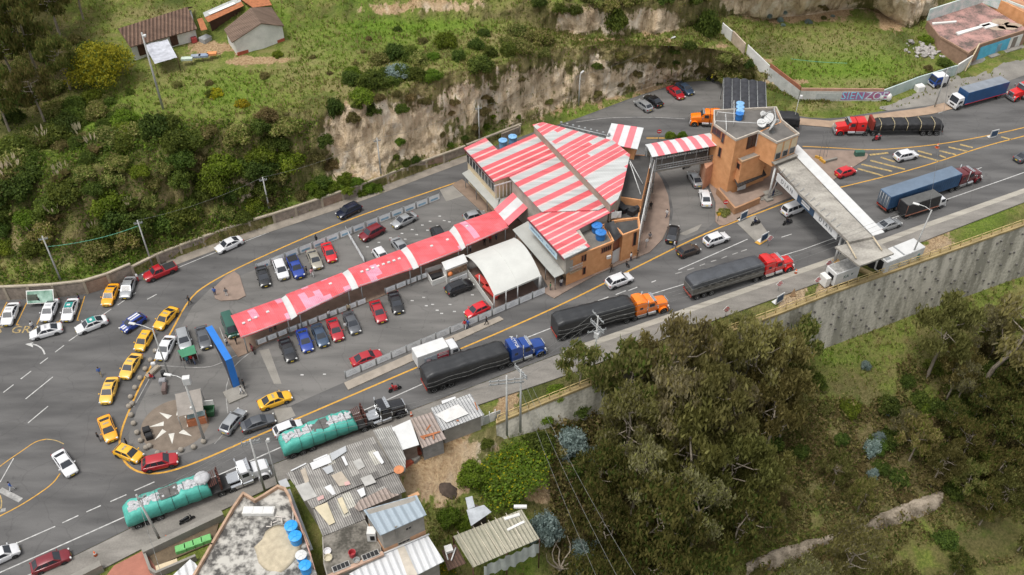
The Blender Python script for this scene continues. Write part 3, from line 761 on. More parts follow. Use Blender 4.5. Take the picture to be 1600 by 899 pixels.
for pts, z in (([(722,271),(738,262),(784,312),(775,329)],3.2), ([(775,329),(779,312),(797,305),(800,316)],3.2), ([(801,359),(826,345),(882,427),(866.5,434)],3.1)):
 mb = roof_slab(MB(), pl(*pts, z=z),.12); mb.build('awning', AWN, CB)
mb = MB()
for u, v in [(724,273),(741,291),(758,309),(773,327),(803,361),(828,391),(850,416),(865,432)]:
 q = P(u, v,3.1); mb.tube((q.x + .3, q.y + .3,0), (q.x + .3, q.y + .3,3.0),.07)
mb.build('post', STEEL, CB)
a, b = P(827,349,5.9), P(870.5,398,5.9)
d = (b - a); c = (a + b) / 2; rz = math.atan2(d.y, d.x); n = Vector((d.y, -d.x,0)).normalized(); n = n if n.x < 0 else -n
mb = MB(); mb.box(c + Vector((0,0, -.45)), (d.length,.1,1.1), rz); sgn = mb.build('fascia_sign', mat('sign_blue', (.5,.66,.74),.5,0,.12,.5), CB)
mt = plane_mtx(c + n * .07 + Vector((0,0, -.4)), d.normalized(), (0,0,1))
text_mb('BIENVENIDOS     ADUANA',.62, mt, depth=.01).build('lettering', mat('sign_navy', (.12,.2,.3),.6), sgn)
mb = MB()
for pts in (RA, RD):
 for i in (-1,):
  a, b = pts[i], pts[0]; dd = b - a
  mb.box((a + b) / 2 + Vector((-.06, -.05, -.16)), (dd.length,.08,.3), math.atan2(dd.y, dd.x))
mb.build('fascia', mat('fascia_maroon', (.16,.05,.055),.7), CB)
B1 = pl((886,406),(958.5,376.5),(944,351),(899,359), z=5.3); B2 = pl((973.5,367),(1000,357),(997.5,340),(957,345.5), z=5.5)
GAP = pl((958,377.5),(974,368),(960,346),(945,352), z=4.6)
mb = MB(); mb.prism(xy(B1),0,5.0); mb.prism(xy(B2),0,5.2); mb.build('wall', BRICK, CB)
mb = MB(); mb.prism(inset(xy(GAP),.35),0,4.4); mb.build('wall', BRICK_RED, CB)
mb = MB(); mb.prism(inset(xy(B1),.25),5.003,5.03); mb.build('flat_roof', GREYROOF, CB)
mb = MB(); mb.prism(inset(xy(B2),.25),5.203,5.23); mb.build('flat_roof', DARKROOF, CB)
mb = MB(); parapet(mb, B1,5.0,.35,.22); parapet(mb, B2,5.2,.35,.22); mb.build('parapet', BRICK, CB)
mb = MB()
q = [P(943,352,5.7), P(959,379,5.2), P(975,366,5.4), P(958,345,5.9)]
NQ = 7
vs = []
for i in range(NQ):
 for j in range(NQ):
  s, t = i / (NQ - 1), j / (NQ - 1)
  p = q[0].lerp(q[1], s).lerp(q[3].lerp(q[2], s), t); vs.append((p.x, p.y, p.z - .6 * math.sin(math.pi * s) * math.sin(math.pi * t) + .25 * fbm(p.x, p.y,2)))
mb.add(vs, [[i * NQ + j, i * NQ + j + 1, (i + 1) * NQ + j + 1, (i + 1) * NQ + j] for i in range(NQ - 1) for j in range(NQ - 1)],0, True); mb.build('black_sheet', BLACK_TARP, CB)
a, b = B1[0], B1[1]
window(CB, a, b,947,389,1.9,1.1, BRICK_RED, DARK, bars=4)
window(CB, a, b,914,402,.5,1.5, BRICK_RED, DARK, bars=0); window(CB, a, b,910,404,.4,1.2, BRICK_RED, DARK, bars=0)
window(CB, a, b,912.5,423,.6,1.5, BRICK_RED, DARK, bars=0)
window(CB, B2[0], B2[1],991.5,373,.7,2.8, BRICK_RED, DARK, bars=0)
a, b = GAP[0], GAP[1]; d = b - a; c = (a + b) / 2
mb = MB(); mb.box((c.x, c.y - .15,1.35), (d.length - .15,.12,2.5), math.atan2(d.y, d.x)); mb.build('garage_door', WHITE_SHEET, CB)
cc = on_wall(950,399.5, B1[0], B1[1]); mb = MB(); mb.box(cc + Vector((.1, -.35,0)), (.7,.3,.5), R(25)); mb.build('air_conditioner', STEEL_W, CB)
BAL = pl((866,399),(891,427.5),(910,419),(897,398), z=2.6)
mb = MB(); mb.prism(xy(BAL),2.35,2.6); mb.prism(inset(xy(BAL),.6),0,2.347); mb.build('balcony', mat('balcony_conc', (.42,.3,.19),.9,0,.2), CB)
mb = MB()
for a, b in ((BAL[0], BAL[1]), (BAL[1], BAL[2])):
 d = b - a
 for k in range(10):
  q = a.lerp(b, (k + .5) / 10); mb.tube((q.x, q.y,2.6), (q.x, q.y,3.7),.03, n=5)
 mb.tube((a.x, a.y,3.7), (b.x, b.y,3.7),.045, n=6); mb.tube((a.x, a.y,3.1), (b.x, b.y,3.1),.03, n=5)
mb.build('railing', STEEL_W, CB)
TE = pl((978,241),(1019,242.5),(1003,313),(970,308), z=6.0)
mb = MB(); mb.prism(xy(TE),0,5.95); mb.build('wall', BRICK, CB)
mb = MB(); mb.prism(inset(xy(TE),.2),5.953,5.98); mb.build('flat_roof', DARKROOF, CB)
mb = MB()
for q0, q1 in (((984,251),(1004,287)), ((984,254),(1001,304)), ((1015,263),(1017,250))):
 mb.tube(P(*q0,8.8 if q0[0] < 1000 else 7), P(*q1,6.2),.07)
mb.build('pole', STEEL_W, CB)
mb = MB(); mb.prism(xy(pl((957,343),(970,309),(1003,314),(998,341), z=4.6)),0,4.6); mb.build('wall', BRICK, CB)
mb = MB(); mb.prism(inset(xy(pl((957,343),(970,309),(1003,314),(998,341), z=4.62)),.3),4.603,4.63); mb.build('flat_roof', DARKROOF, CB)
mb = MB(); a, b = P(1021,246,7.2), P(998,352,6.4); d = b - a  # olive_dark: dimmer light over the lower right wood, put into the leaf colour
for k in range(2): mb.tube(a + Vector((.3,0, -k * .9)), b + Vector((.3,0, -k * .9)),.07, n=6)
nk = 22
for k in range(nk):
 p, q = a.lerp(b, k / nk), a.lerp(b, (k + 1) / nk)
 mb.tube(p + Vector((.3,0,0)), q + Vector((.3,0, -.9)),.04, n=5); mb.tube(p + Vector((.3,0, -.9)), q + Vector((.3,0,0)),.04, n=5)
for k in range(7):
 p = a.lerp(b, k / 6); mb.tube((p.x + .3, p.y,0), (p.x + .3, p.y, p.z),.07, n=6)
mb.build('lattice_screen', STEEL_W, CB)
mb = MB()
for k in range(6):
 p = P(1013 - 2.2 * k,290 + 10 * k,3.0); mb.box(p, (1.6,1.5,.08), R(75))
mb.build('canopy_panel', mat('smoky_panel', (.09,.085,.08),.4), CB)
mb = MB(); a, b = P(877,195,8.4), P(952,213,8.8)
mb.tube(a, b,.12); mb.tube(a + Vector((0,.5, -.5)), b + Vector((0,.5, -.5)),.1)
for k in range(9):
 p = a.lerp(b, k / 8); mb.tube(p, p + Vector((0,.5, -.5)),.05, n=5); mb.box(p + Vector((0,.3,.2)), (.35,.35,.3))
mb.build('gutter_truss', STEEL, CB)
mb = MB()
for u, v, s in ((967,323,1.6),(975,328,1.1),(988,331,1.3),(994,327,.9)):
 p = P(u, v,5.1); mb.box(p, (s, s * .8,.9), R(20 + u % 30))
mb.build('service_unit', BLACK_TARP, CB)
mb = MB()
for k in range(3):
 p = P(961 + 2 * k,339 + k,5.6); mb.tube(p, p + Vector((0,0,1.2)),.05, n=5)
p = P(963,336,6.2); mb.box(p, (1.6,.06,1.2), R(10)); mb.build('antenna_frame', STEEL_W, CB)
def water_tank(u, v, z, r, h, m_, label, lid=None, ped=0.):
 p = P(u, v, z)
 t = thing('water_tank', label, 'water tank', (p.x, p.y, z),0, 'water tanks on the roofs')
 n = 18; mb = MB()
 prof = [(.86,0), (.9,.1), (.95,.5), (1,.86), (1.03,.88), (1.03,.95)]
 mb.loft([[(r * k * math.cos(2 * math.pi * i / n), r * k * math.sin(2 * math.pi * i / n), h * zz + ped) for i in range(n)] for k, zz in prof])
 mb.build('tank_body', m_, t, local=True, angle=40)
 mb = MB()
 mb.loft([[(r * k * math.cos(2 * math.pi * i / n), r * k * math.sin(2 * math.pi * i / n), h * zz + ped) for i in range(n)] for k, zz in [(1.05,.953), (1.05,.985), (.9,1.03), (.3,1.07), (.28,1.12), (.01,1.13)]])
 for k in range(6):
  a = k * math.pi / 3
  mb.tube((r * .3 * math.cos(a), r * .3 * math.sin(a), h * 1.075 + ped), (r * .92 * math.cos(a), r * .92 * math.sin(a), h * 1.03 + ped),.04, n=5)
 mb.build('tank_lid', lid or m_, t, local=True, angle=40)
 return t
water_tank(932,362,5.05,.82,1.3, BLUE_PL, 'rear blue water tank of the pair on the brick building roof')
water_tank(938,373,5.05,.82,1.3, BLUE_PL, 'front blue water tank of the pair on the brick building roof')
water_tank(786,231,3.5,.75,1.6, LBLUE_PL, 'light blue water tank in the notch of the striped roof nearer the road fence')
water_tank(801,225,3.5,.75,1.6, LBLUE_PL, 'light blue water tank in the notch of the striped roof nearer the upper roof')
FB = thing('footbridge', 'covered footbridge with red and white striped roof joining the two brick buildings', 'footbridge', P(1065,240,0))
c = pl((1008,226),(1108.5,208),(1127.5,226),(1019,245.5), z=8.0)
mb = MB()
for k in range(11):
 a, b = k / 11, (k + 1) / 11 - .001
 top = [c[0].lerp(c[1], a), c[0].lerp(c[1], b)]; bot = [c[3].lerp(c[2], a), c[3].lerp(c[2], b)]
 mid = [t_.lerp(b_,.35) + Vector((0,0,.25)) for t_, b_ in zip(top, bot)]
 roof_slab(mb, [top[0], top[1], mid[1], mid[0]],.08, k % 2); roof_slab(mb, [mid[0], mid[1], bot[1], bot[0]],.08, k % 2)
mb.build('roof', [ROOFW, ROOFR], FB)
dk = [Vector((p.x, p.y,4.7)) for p in (c[0].lerp(c[3],.15), c[1].lerp(c[2],.15), c[2].lerp(c[1],.12), c[3].lerp(c[0],.12))]
mb = roof_slab(MB(), dk,.35); mb.build('deck', CONC, FB)
mb = MB()
for p, q in ((dk[3], dk[2]), (dk[0], dk[1])):
 for z in (4.8,5.25,5.7): mb.tube((p.x, p.y, z), (q.x, q.y, z),.09 if z > 5.5 or z < 5 else .05, n=6)
 for k in range(27):
  a, b = p.lerp(q, k / 26), p.lerp(q, min(1, (k + 1) / 26))
  mb.tube((a.x, a.y,4.8), (a.x, a.y,5.7),.045, n=5)
 for k in range(7):
  a = p.lerp(q, k / 6); mb.tube((a.x, a.y,4.7), (a.x, a.y,7.9),.06, n=6)
mb.build('railing', STEEL, FB)
mb = MB(); p, q = dk[0], dk[1]; mb.box(((p.x + q.x) / 2, (p.y + q.y) / 2 + .1,6.3), ((q - p).length,.08,2.4), math.atan2(q.y - p.y, q.x - p.x)); mb.build('mesh_screen', mat('screen_mesh', (.3,.28,.24),.9,0,.15), FB)
mb = MB()
for a in (dk[3].lerp(dk[2],.02), dk[0].lerp(dk[1],.02), dk[3].lerp(dk[2],.08)): mb.tube((a.x, a.y,0), (a.x, a.y,7.8),.11)
mb.build('post', STEEL, FB)
TW = thing('brick_tower', 'three storey orange brick tower with roof dishes and blue tanks', 'building', P(1165,290,0))
T0 = pl((1116,172),(1213,167),(1222,187),(1248.5,208.5),(1214.5,221.5),(1185,204.5),(1150.5,217.5),(1116.5,193.5), z=11.5)
main = [T0[0], T0[1], T0[2], T0[5], T0[6], T0[7]]
wing = [T0[2], T0[3], T0[4], T0[5]]
mb = MB(); mb.prism(xy(main),0,11.1); mb.build('wall', BRICK, TW)
mb = MB(); mb.prism(xy(wing),6.6,11.097); mb.build('wall', BRICK, TW)
mb = MB(); mb.prism(inset(xy(main),.2),11.103,11.13); mb.prism(inset(xy(wing),.2),11.101,11.12); mb.build('flat_roof', mat('terrace_felt', (.13,.12,.11),.9,0,.3,.5,6, detail=6), TW)
mb = MB(); parapet(mb, T0,11.1,.4,.2); mb.build('parapet', mat('parapet_cap', (.45,.4,.34),.85,0,.2), TW)
a, b = T0[7], T0[6]
window(TW, a, b,1120,206.5,2.2,1.5, BRICK_RED, GLASS, bars=1)
window(TW, a, b,1130,216,.7,1.9, BRICK_RED, GLASS, bars=0)
window(TW, a, b,1125,238,.7,1.9, BRICK_RED, GLASS, bars=0)
MBK = pl((1140,236),(1159.5,253),(1198,239),(1181,226), z=7.3)
mb = MB(); mb.prism(xy(MBK),2.9,7.2); mb.build('wall', BRICK, TW)
mb = MB(); mb.prism(inset(xy(MBK),.2),7.203,7.25); mb.build('flat_roof', CONC, TW)
mb = MB(); parapet(mb, MBK,7.2,.22,.2); mb.build('parapet', mat('parapet_tan', (.42,.28,.17),.85,0,.2), TW)
a, b = MBK[0], MBK[1]
window(TW, a, b,1146,252.5,.85,1.2, BRICK_RED, DARK, bars=0); window(TW, a, b,1154,259.5,.85,1.2, BRICK_RED, DARK, bars=0)
a, b = T0[6], T0[5]
dc = on_wall(1174,221, a, b); d = (b - a).normalized(); n = Vector((d.y, -d.x,0)); rz = math.atan2(d.y, d.x)
mb = MB(); mb.box(dc + n * .06, (1.9,.1,2.5), rz); dr = mb.build('door', WOOD_D, TW)
mb = MB()
for k in (-1,1): mb.box(dc + d * k * .45 + n * .13, (.6,.05,1.9), rz)
mb.build('pane', GLASS, dr)
mb = MB(); mb.box(dc + d * 1.15 + n * .1, (.2,.14,2.6), rz); mb.build('door_frame', STEEL_W, TW)
a, b = T0[4], T0[3]; d = (b - a); L_ = d.length; d.normalize(); n = Vector((d.y, -d.x,0)); rz = math.atan2(d.y, d.x)
for k in range(3):
 q = a + d * L_ * ((k + .5) / 3)
 mb = MB(); mb.box((q.x + n.x * .04, q.y + n.y * .04,10.05), (L_ / 3 - .35,.1,1.7), rz); mb.build('infill_panel', CREAM, TW)
 mb = MB(); mb.box((q.x + n.x * .04, q.y + n.y * .04,8.5), (L_ / 3 - .35,.1,1.25), rz); f = mb.build('window', TRIM, TW)
 mb = MB(); mb.box((q.x + n.x * .1, q.y + n.y * .1,8.5), (L_ / 3 - .6,.05,1.0), rz); mb.build('pane', GLASS, f)
mb = MB(); q = (a + b) / 2; mb.box((q.x + n.x * .3, q.y + n.y * .3,7.5), (L_ + .3,.9,.2), rz); mb.build('ledge', CONC, TW)
GS = pl((1103,250),(1120,285),(1150,303),(1192,288),(1186,262), z=0)
mb = MB(); mb.prism(inset(xy(pl((1106,256),(1121,284),(1150,301),(1196,284),(1186,256), z=0)),.4),0,2.897); mb.build('wall', BRICK, TW)
LW = pl((1097,246),(1103,264),(1116,254),(1112,240), z=4.4)
mb = MB(); mb.prism(xy(LW),0,4.4); mb.build('wall', mat('brick_pink', (.46,.24,.15),.88,0,.2,.9,11), TW)
mb = MB(); p = on_wall(1122,272, P(1107,262), P(1150,301)); mb.box(p + Vector((-.15, -.25,.3)), (2.0,.3,2.6), math.atan2(P(1150,301).y - P(1107,262).y, P(1150,301).x - P(1107,262).x)); f = mb.build('window_frame', STEEL_W, TW)
mb = MB(); mb.box(p + Vector((-.25, -.35,.3)), (1.7,.3,2.3), math.atan2(P(1150,301).y - P(1107,262).y, P(1150,301).x - P(1107,262).x)); mb.build('pane', DARK, f)
mb = MB(); p = P(1132,285,1.6); mb.box(p + Vector((0,0,.4)), (1.0,.16,2.0), R(-40)); f = mb.build('poster', mat('poster_blue', (.05,.14,.42),.5), TW)
mb = MB(); mb.box(p + Vector((-.08, -.1,.6)), (.35,.1,.5), R(-40)); mb.build('poster_mark', mat('poster_white', (.6,.6,.6),.5), f)
mb = MB(); mb.box(P(1143,285,1.3) + Vector((0, -.1,.6)), (1.8,.5,1.6), R(-40)); mb.build('kiosk_window', mat('kiosk_light', (.45,.5,.52),.4,0,.3,2), TW)
aw = [P(1148,281,3.2), P(1191,264,3.2), P(1197,274,2.6), P(1153,293,2.6)]
mb = roof_slab(MB(), aw,.08)
for k in range(12):
 p, q = aw[0].lerp(aw[1], k / 11), aw[3].lerp(aw[2], k / 11); mb.tube(p + Vector((0,0,.06)), q + Vector((0,0,.06)),.09, n=6)
mb.build('awning', mat('awning_black', (.035,.03,.028),.55,0,.3,2), TW)
mb = MB(); mb.box(on_wall(1158,291, P(1150,302), P(1196,284)) + Vector((0, -.4,0)), (1.6,.1,.9), R(22)); mb.build('notice', STEEL_W, TW)
mb = MB(); mb.prism(xy(pl((1122,297),(1149,327),(1157,323),(1195,303),(1188,296),(1150,305),(1128,290), z=.9)),0,.9); mb.build('terrace', PAVE, TW)
mb = MB(); parapet(mb, pl((1121,298),(1148,329),(1158,325),(1186,313), z=.9),.2,1.25,.3, closed=False); mb.build('terrace_wall', mat('brick_dusty', (.36,.2,.11),.88,0,.2,.9,11), TW)
mb = MB()
for k in range(3):
 p = P(1197 + 3.5 * k,301 + 2.5 * k,.6 - .2 * k); mb.box((p.x, p.y,.45 - .14 * k), (4.4,1.0,.25), R(25))
mb.build('steps', CONC, TW)
for k, (u, v) in enumerate([(1155,171),(1155,177),(1155,183),(1154,187)]):
 water_tank(u + (0 if k < 3 else 0), v,11.13,.66,1.25, BLUE_PL if k == 3 else LBLUE_PL, ['rearmost pale blue tank in the row on the tower roof', 'second pale blue tank from the back on the tower roof', 'third pale blue tank from the back on the tower roof', 'deep blue tank at the front of the row on the tower roof'][k])
mb = MB()
for a, b in (((1118,189),(1190,193)), ((1121,175),(1150,178)), ((1134,178),(1135,201)), ((1147,157),(1147,188)), ((1190,193),(1217,187)), ((1210,168),(1212,187))):
 mb.tube(P(*a,12.2), P(*b,12.2),.06, n=6); 
 for q in (a, b): p = P(*q,12.2); mb.tube((p.x, p.y,11.1), p,.05, n=5)
mb.build('roof_rail', STEEL_W, TW)
def dish(u, v, z, r, az, el, label):
 p = P(u, v, z)
 t = thing('satellite_dish', label, 'satellite dish', (p.x, p.y, z),0, 'satellite dishes on the tower roof')
 mb = MB(); mb.tube((0,0,0), (0,0, r * 1.1),.06, n=6); mb.tube((-.4,0,.05), (.4,0,.05),.05, n=5); mb.tube((0, -.4,.05), (0,.4,.05),.05, n=5); mb.build('mast', STEEL, t, local=True)
 M_ = Matrix.Translation((0,0, r * 1.2)) @ Matrix.Rotation(az,4, 'Z') @ Matrix.Rotation(R(90) - el,4, 'Y')
 n = 18; mb = MB()
 prof = [(.02,.0), (.35,.04), (.7,.14), (1,.28), (1.01,.24), (.7,.09), (.35, -.01), (.02, -.05)]
 mb.loft([[M_ @ Vector((r * k * math.cos(2 * math.pi * i / n), r * k * math.sin(2 * math.pi * i / n), r * zz)) for i in range(n)] for k, zz in prof]); mb.build('reflector', WHITE_SHEET, t, local=True)
 mb = MB(); mb.tube(M_ @ Vector((0, r * .9, r * .2)), M_ @ Vector((0,0, r * .9)),.03, n=5); mb.ball(M_ @ Vector((0,0, r * .9)),.09,6); mb.build('feed_arm', STEEL, t, local=True)
dish(1196,190,11.1,.95, R(120), R(35), 'tilted white dish at the back of the tower roof beside the black shade roof')
dish(1200,196,11.1,1.0, R(200), R(40), 'white dish in the middle of the tower roof cluster')
dish(1188,201,11.1,.8, R(-80), R(60), 'small round white dish facing the viewer at the roof corner of the tower')
dish(1207,207,11.1,1.15, R(160), R(20), 'tall white dish on a long mast over the tower wing')
dish(1191,185,11.1,.6, R(-60), R(50), 'small white dish with a box on the tower roof')
SH = thing('shade_roof', 'black ribbed shade roof behind the brick tower', 'canopy', P(1162,170,0))
q = [P(1131,122.5,4.6), P(1196,128.5,4.6), P(1198,182,4.4), P(1130,180,4.4)]
SHM = mat('shade_black', (.035,.036,.042),.7,0,.35,1.2,5)
for i in range(5):
 mb = MB(); rings = []
 for j in range(25):
  t = j / 24
  a, b = q[0].lerp(q[3], t), q[1].lerp(q[2], t)
  rings.append([a.lerp(b, (i + s) / 5 * .998) + Vector((0,0,.28 * math.sin(math.pi * s) + .12 * math.sin(t * 40 + i))) for s in (0,.2,.4,.6,.8,1)])
 mb.loft(rings, caps=False, closed=False); mb.build('roof_panel', SHM, SH)
mb = MB()
for i in range(6):
 a, b = q[0].lerp(q[1], i / 5), q[3].lerp(q[2], i / 5); mb.tube(a + Vector((0,0,.05)), b + Vector((0,0,.05)),.09, n=6)
 mb.tube((a.x, a.y,0), a,.08, n=6)
mb.build('frame', STEEL, SH)
GA = thing('gantry', 'long concrete gantry deck with white sheet roof crossing the highway', 'gantry', P(1290,330,0))
GZ = 6.9
SLAB = mat('slab_grime', (.19,.175,.155),.92,0, scale=.35, fine=3, c2=(.4,.375,.33), con=.05, detail=8, stretch=((.6,1.4,1), R(50)))
mb = roof_slab(MB(), pl((1201,241.5),(1236,237),(1325,331),(1364,370),(1327,378),(1280,332),(1248,300), z=GZ),.45); mb.build('deck', SLAB, GA)
mb = roof_slab(MB(), pl((1305,385.5),(1364,371),(1397,396),(1343,415.5), z=GZ - .5),.3); mb.build('platform', SLAB, GA)
mb = roof_slab(MB(), pl((1237,237),(1246.5,226),(1382,363),(1364.5,368.5), z=GZ + .3),.1); mb.build('sheet_roof', WHITE_SHEET, GA)
mb = MB()
for a, b in (((1323,377),(1338,404)), ((1364,370),(1378,391))): mb.tube(P(*a, GZ + .3), P(*b, GZ - .2),.12)
mb.build('beam', mat('beam_tan', (.5,.42,.3),.7), GA)
mb = MB()
for base, top in (((1199.5,313),(1213,262)), ((1302,413),(1317,372))):
 p, q = P(*base,0), P(*top, GZ - .5)
 p = Vector((p.x, p.y,0)); mb.tube(p, (p.x + .1, p.y + .1, GZ - .4),.17, n=10); mb.tube(p + Vector((.3,.2,.2)), (p.x + 1.6, p.y + 1.0, GZ - .45),.09)
mb.build('column', STEEL_W, GA)
mb = MB()
for u, v in ((1199.5,313),(1302,413)): p = P(u, v,0); mb.box((p.x, p.y,.25), (1.3,1.3,.45), R(25))
mb.build('footing', CONC, GA)
ba, bb = P(1215,270.5, GZ - .5), P(1309.7,363.5, GZ - .5)
d = bb - ba; L_ = d.length; d.normalize(); n = Vector((d.y, -d.x,0)); n = n if n.x < 0 else -n; rz = math.atan2(d.y, d.x)
BNAVY = mat('banner_navy', (.035,.07,.125),.6); BWHITE = mat('banner_white', (.62,.63,.63),.6,0,.06)
BTXT = mat('banner_text', (.06,.07,.08),.6)
for f0, f1, m_, tx in ((0,.36, BWHITE, 'DIAN'), (.363,.637, BNAVY, ''), (.64,1, BWHITE, 'DIAN')):
 c = ba + d * L_ * (f0 + f1) / 2 + Vector((0,0, -.7))
 mb = MB(); mb.box(c, (L_ * (f1 - f0),.08,1.45), rz); bp = mb.build('banner', m_, GA)
 mt = plane_mtx(c + n * .05, d, (0,0,1))
 if tx: text_mb('D I A N',1.05, mt, depth=.01).build('lettering', BTXT, bp)
 else:
  mb = MB(); mb.box(c + n * .055, (L_ * .13,.02,.7), rz); mb.build('notice', BWHITE, bp)
  text_mb('BIENVENIDOS',.42, plane_mtx(c + n * .075, d, (0,0,1)), depth=.004).build('lettering', BTXT, bp)
mb = MB(); 
for k in range(12): p = ba + d * L_ * (k + .5) / 12; mb.tube(p + Vector((0,0,.5)), p + Vector((.8,.5,.9)),.05, n=5)
mb.build('bracket', STEEL, GA)
CW = thing('covered_walkway', 'long red sheet canopy in segments with white bands over the parking walkway', 'canopy', P(580,430,0))
segs = [((360.5,494),(438.5,466.5),(454,498),(376.5,527.5)), ((446.5,461),(534,427),(549,451.5),(464,491.5)), ((543.5,421),(625,391),(645,419.5),(560,447.5)), ((635,385),(701,361.5),(721,389.5),(654.5,415.5)), ((709,352.5),(772,330),(794.5,355),(727.5,384.5))]
EZ = 3.5
def arc_panel(N0, N1, S1, S0, lift, drop):
 mb = MB(); rings = []
 for s in np.linspace(0,1,9):
  h = lift * (1 - (2 * (s - .45)) ** 2) - drop
  p, q = N0.lerp(S0, s), N1.lerp(S1, s)
  rings.append([p + Vector((0,0, h)), q + Vector((0,0, h)), q + Vector((0,0, h - .1)), p + Vector((0,0, h - .1))])
 mb.loft(rings, smooth=False)
 return mb
prevN = prevS = None
cdir = 32.5
for i, (n0, n1, s1, s0) in enumerate(segs):
 N0, N1, S1, S0 = [P(*q, EZ) for q in (n0, n1, s1, s0)]
 m_ = sheet_roof('canopy_red_%d' % i, cdir + 90,1.05,2.3, (.78,.15,.17), (.72,.3,.4), (.7,.12,.14),.13 if i < 3 else 0.02,.07)
 rp = arc_panel(N0, N1, S1, S0,.5,0).build('roof_panel', m_, CW)
 if prevN: arc_panel(prevN, N0, S0, prevS,.5,.14).build('white_band', WHITE_SHEET, CW)
 prevN, prevS = N1, S1
 vents = {0: [(.15,.6), (.27,.57), (.4,.55), (.65,.5)],1: [(.72,.45)],2: [(.17 + .1 * k,.5) for k in range(8)],3: [(.45,.5), (.83,.48)],4: [(.22,.35)]}[i]
 mb = MB()
 for s, t in vents:
  p = N0.lerp(N1, s).lerp(S0.lerp(S1, s), t); mb.box(p + Vector((0,0,.56)), (.42,.35,.14), R(33))
 if vents: mb.build('roof_light', STEEL_W, CW)
n0, n1 = P(772,330, EZ), P(794.5,355, EZ)
t0, t1 = P(810,293, EZ + .8), P(834,316.5, EZ + .8)
mb = MB()
for a, b, mi in ((0,.3,1), (.302,.7,0), (.702,1,1)): roof_slab(mb, [n0.lerp(n1, a) + Vector((0,0,.35)), n0.lerp(n1, b) + Vector((0,0,.35)), t0.lerp(t1, b), t0.lerp(t1, a)],.1, mi)
mb.build('roof_panel', [ROOFW, ROOFR], CW)
mb = MB(); mb2 = MB()
for i, (n0, n1, s1, s0) in enumerate(segs):
 for q in (s0, s1, n0, n1):
  p = P(*q, EZ); cpt = P((n0[0] + s1[0]) / 2, (n0[1] + s1[1]) / 2, EZ); v = (cpt - p).normalized() * .5
  mb.tube((p.x + v.x, p.y + v.y,.1), (p.x + v.x, p.y + v.y, EZ),.09)
 a, b = P(*s0, EZ - .1), P(*s1, EZ - .1); mb2.tube(a, b,.08, n=6); a, b = P(*n0, EZ - .1), P(*n1, EZ - .1); mb2.tube(a, b,.08, n=6)
mb.build('post', STEEL, CW); mb2.build('gutter', STEEL, CW)
MQ = thing('marquee', 'big white barrel vaulted tent beside the red canopy', 'tent', P(788,420,0))
zl = 2.9
A_, B_, C_, D_ = P(727,400, zl), P(772,462, zl), P(845,431, zl), P(803,372, zl)
MQM = mat('tent_white', (.52,.52,.49),.6,0,.07,.5,5, detail=6)
mb = MB(); rings = []
for s in np.linspace(0,1,17):
 h = 1.4 * math.sin(math.pi * s) ** .8
 p, q = A_.lerp(B_, s), D_.lerp(C_, s)
 p = p + Vector((0,0, h)); q = q + Vector((0,0, h))
 rings.append([p, p.lerp(q,.499), p.lerp(q,.5) + Vector((0,0,.03)), p.lerp(q,.501), q, q + Vector((0,0, -.06)), p + Vector((0,0, -.06))])
mb.loft(rings, angle if False else 0); mb.build('roof', MQM, MQ, angle=30)
mb = MB()
for p in (A_, B_, C_, D_, A_.lerp(B_,.5), D_.lerp(C_,.5), B_.lerp(C_,.5), B_.lerp(C_,.25), B_.lerp(C_,.97), A_.lerp(D_,.5)): mb.tube((p.x, p.y,0), (p.x, p.y, zl),.09)
mb.build('pole', STEEL_W, MQ)
mb = MB(); p, q = B_, C_; mb.box(((p.x + q.x) / 2, (p.y + q.y) / 2, zl - .12), ((q - p).length,.06,.3), math.atan2(q.y - p.y, q.x - p.x)); mb.build('valance', MQM, MQ)
mb = MB(); p, q = A_, B_; mb.box(((p.x + q.x) / 2 - .2, (p.y + q.y) / 2,.55), ((q - p).length,.08,1.1), math.atan2(q.y - p.y, q.x - p.x)); mb.build('skirt', MQM, MQ)
mb = MB(); mb.prism(inset(xy([A_, B_, C_, D_]),.3),.02,.06); mb.build('floor', mat('tent_floor', (.12,.08,.065),.9), MQ)
for k in range(2):
 p = A_.lerp(B_,.42 + .27 * k).lerp(D_.lerp(C_,.42 + .27 * k),.12)
 mb = MB(); mb.box((p.x, p.y,.8), (3.2,.9,.12), R(-52)); mb.box((p.x, p.y,.45), (2.8,.5,.6), R(-52)); mb.build('table', mat('red_table%d' % k, (.55,.06,.05),.6), None, ['long red table inside the white tent nearer the food kiosk', 'long red table inside the white tent nearer the highway'][k], 'table', 'red tables in the tent')
def corr(name, c, deg, period=.55, tint=.45, c2=None, rough=.8, var=.2):
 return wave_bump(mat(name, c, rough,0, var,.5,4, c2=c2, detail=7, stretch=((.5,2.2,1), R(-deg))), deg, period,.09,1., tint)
hd = 118.
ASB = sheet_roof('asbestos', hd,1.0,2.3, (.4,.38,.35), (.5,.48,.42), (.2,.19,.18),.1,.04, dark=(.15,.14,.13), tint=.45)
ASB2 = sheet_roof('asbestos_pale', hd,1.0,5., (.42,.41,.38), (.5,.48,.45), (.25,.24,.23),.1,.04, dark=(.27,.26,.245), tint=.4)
SKY1 = mat('yellowed_sheet', (.5,.44,.31),.6,0,.15,.8); SKY2 = mat('white_plastic_sheet', (.56,.56,.56),.5,0,.08,.8); SKY3 = mat('grey_new_sheet', (.38,.39,.4),.6,0,.12,.8)
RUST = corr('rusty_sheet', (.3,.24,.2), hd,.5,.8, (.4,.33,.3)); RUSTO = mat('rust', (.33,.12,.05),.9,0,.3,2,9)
GREYM = corr('grey_metal_roof', (.29,.345,.39), hd,.9,.93, (.33,.385,.43)); WHITEM = corr('white_metal_roof', (.55,.56,.57), hd - 3,.8,.9, (.62,.62,.62))
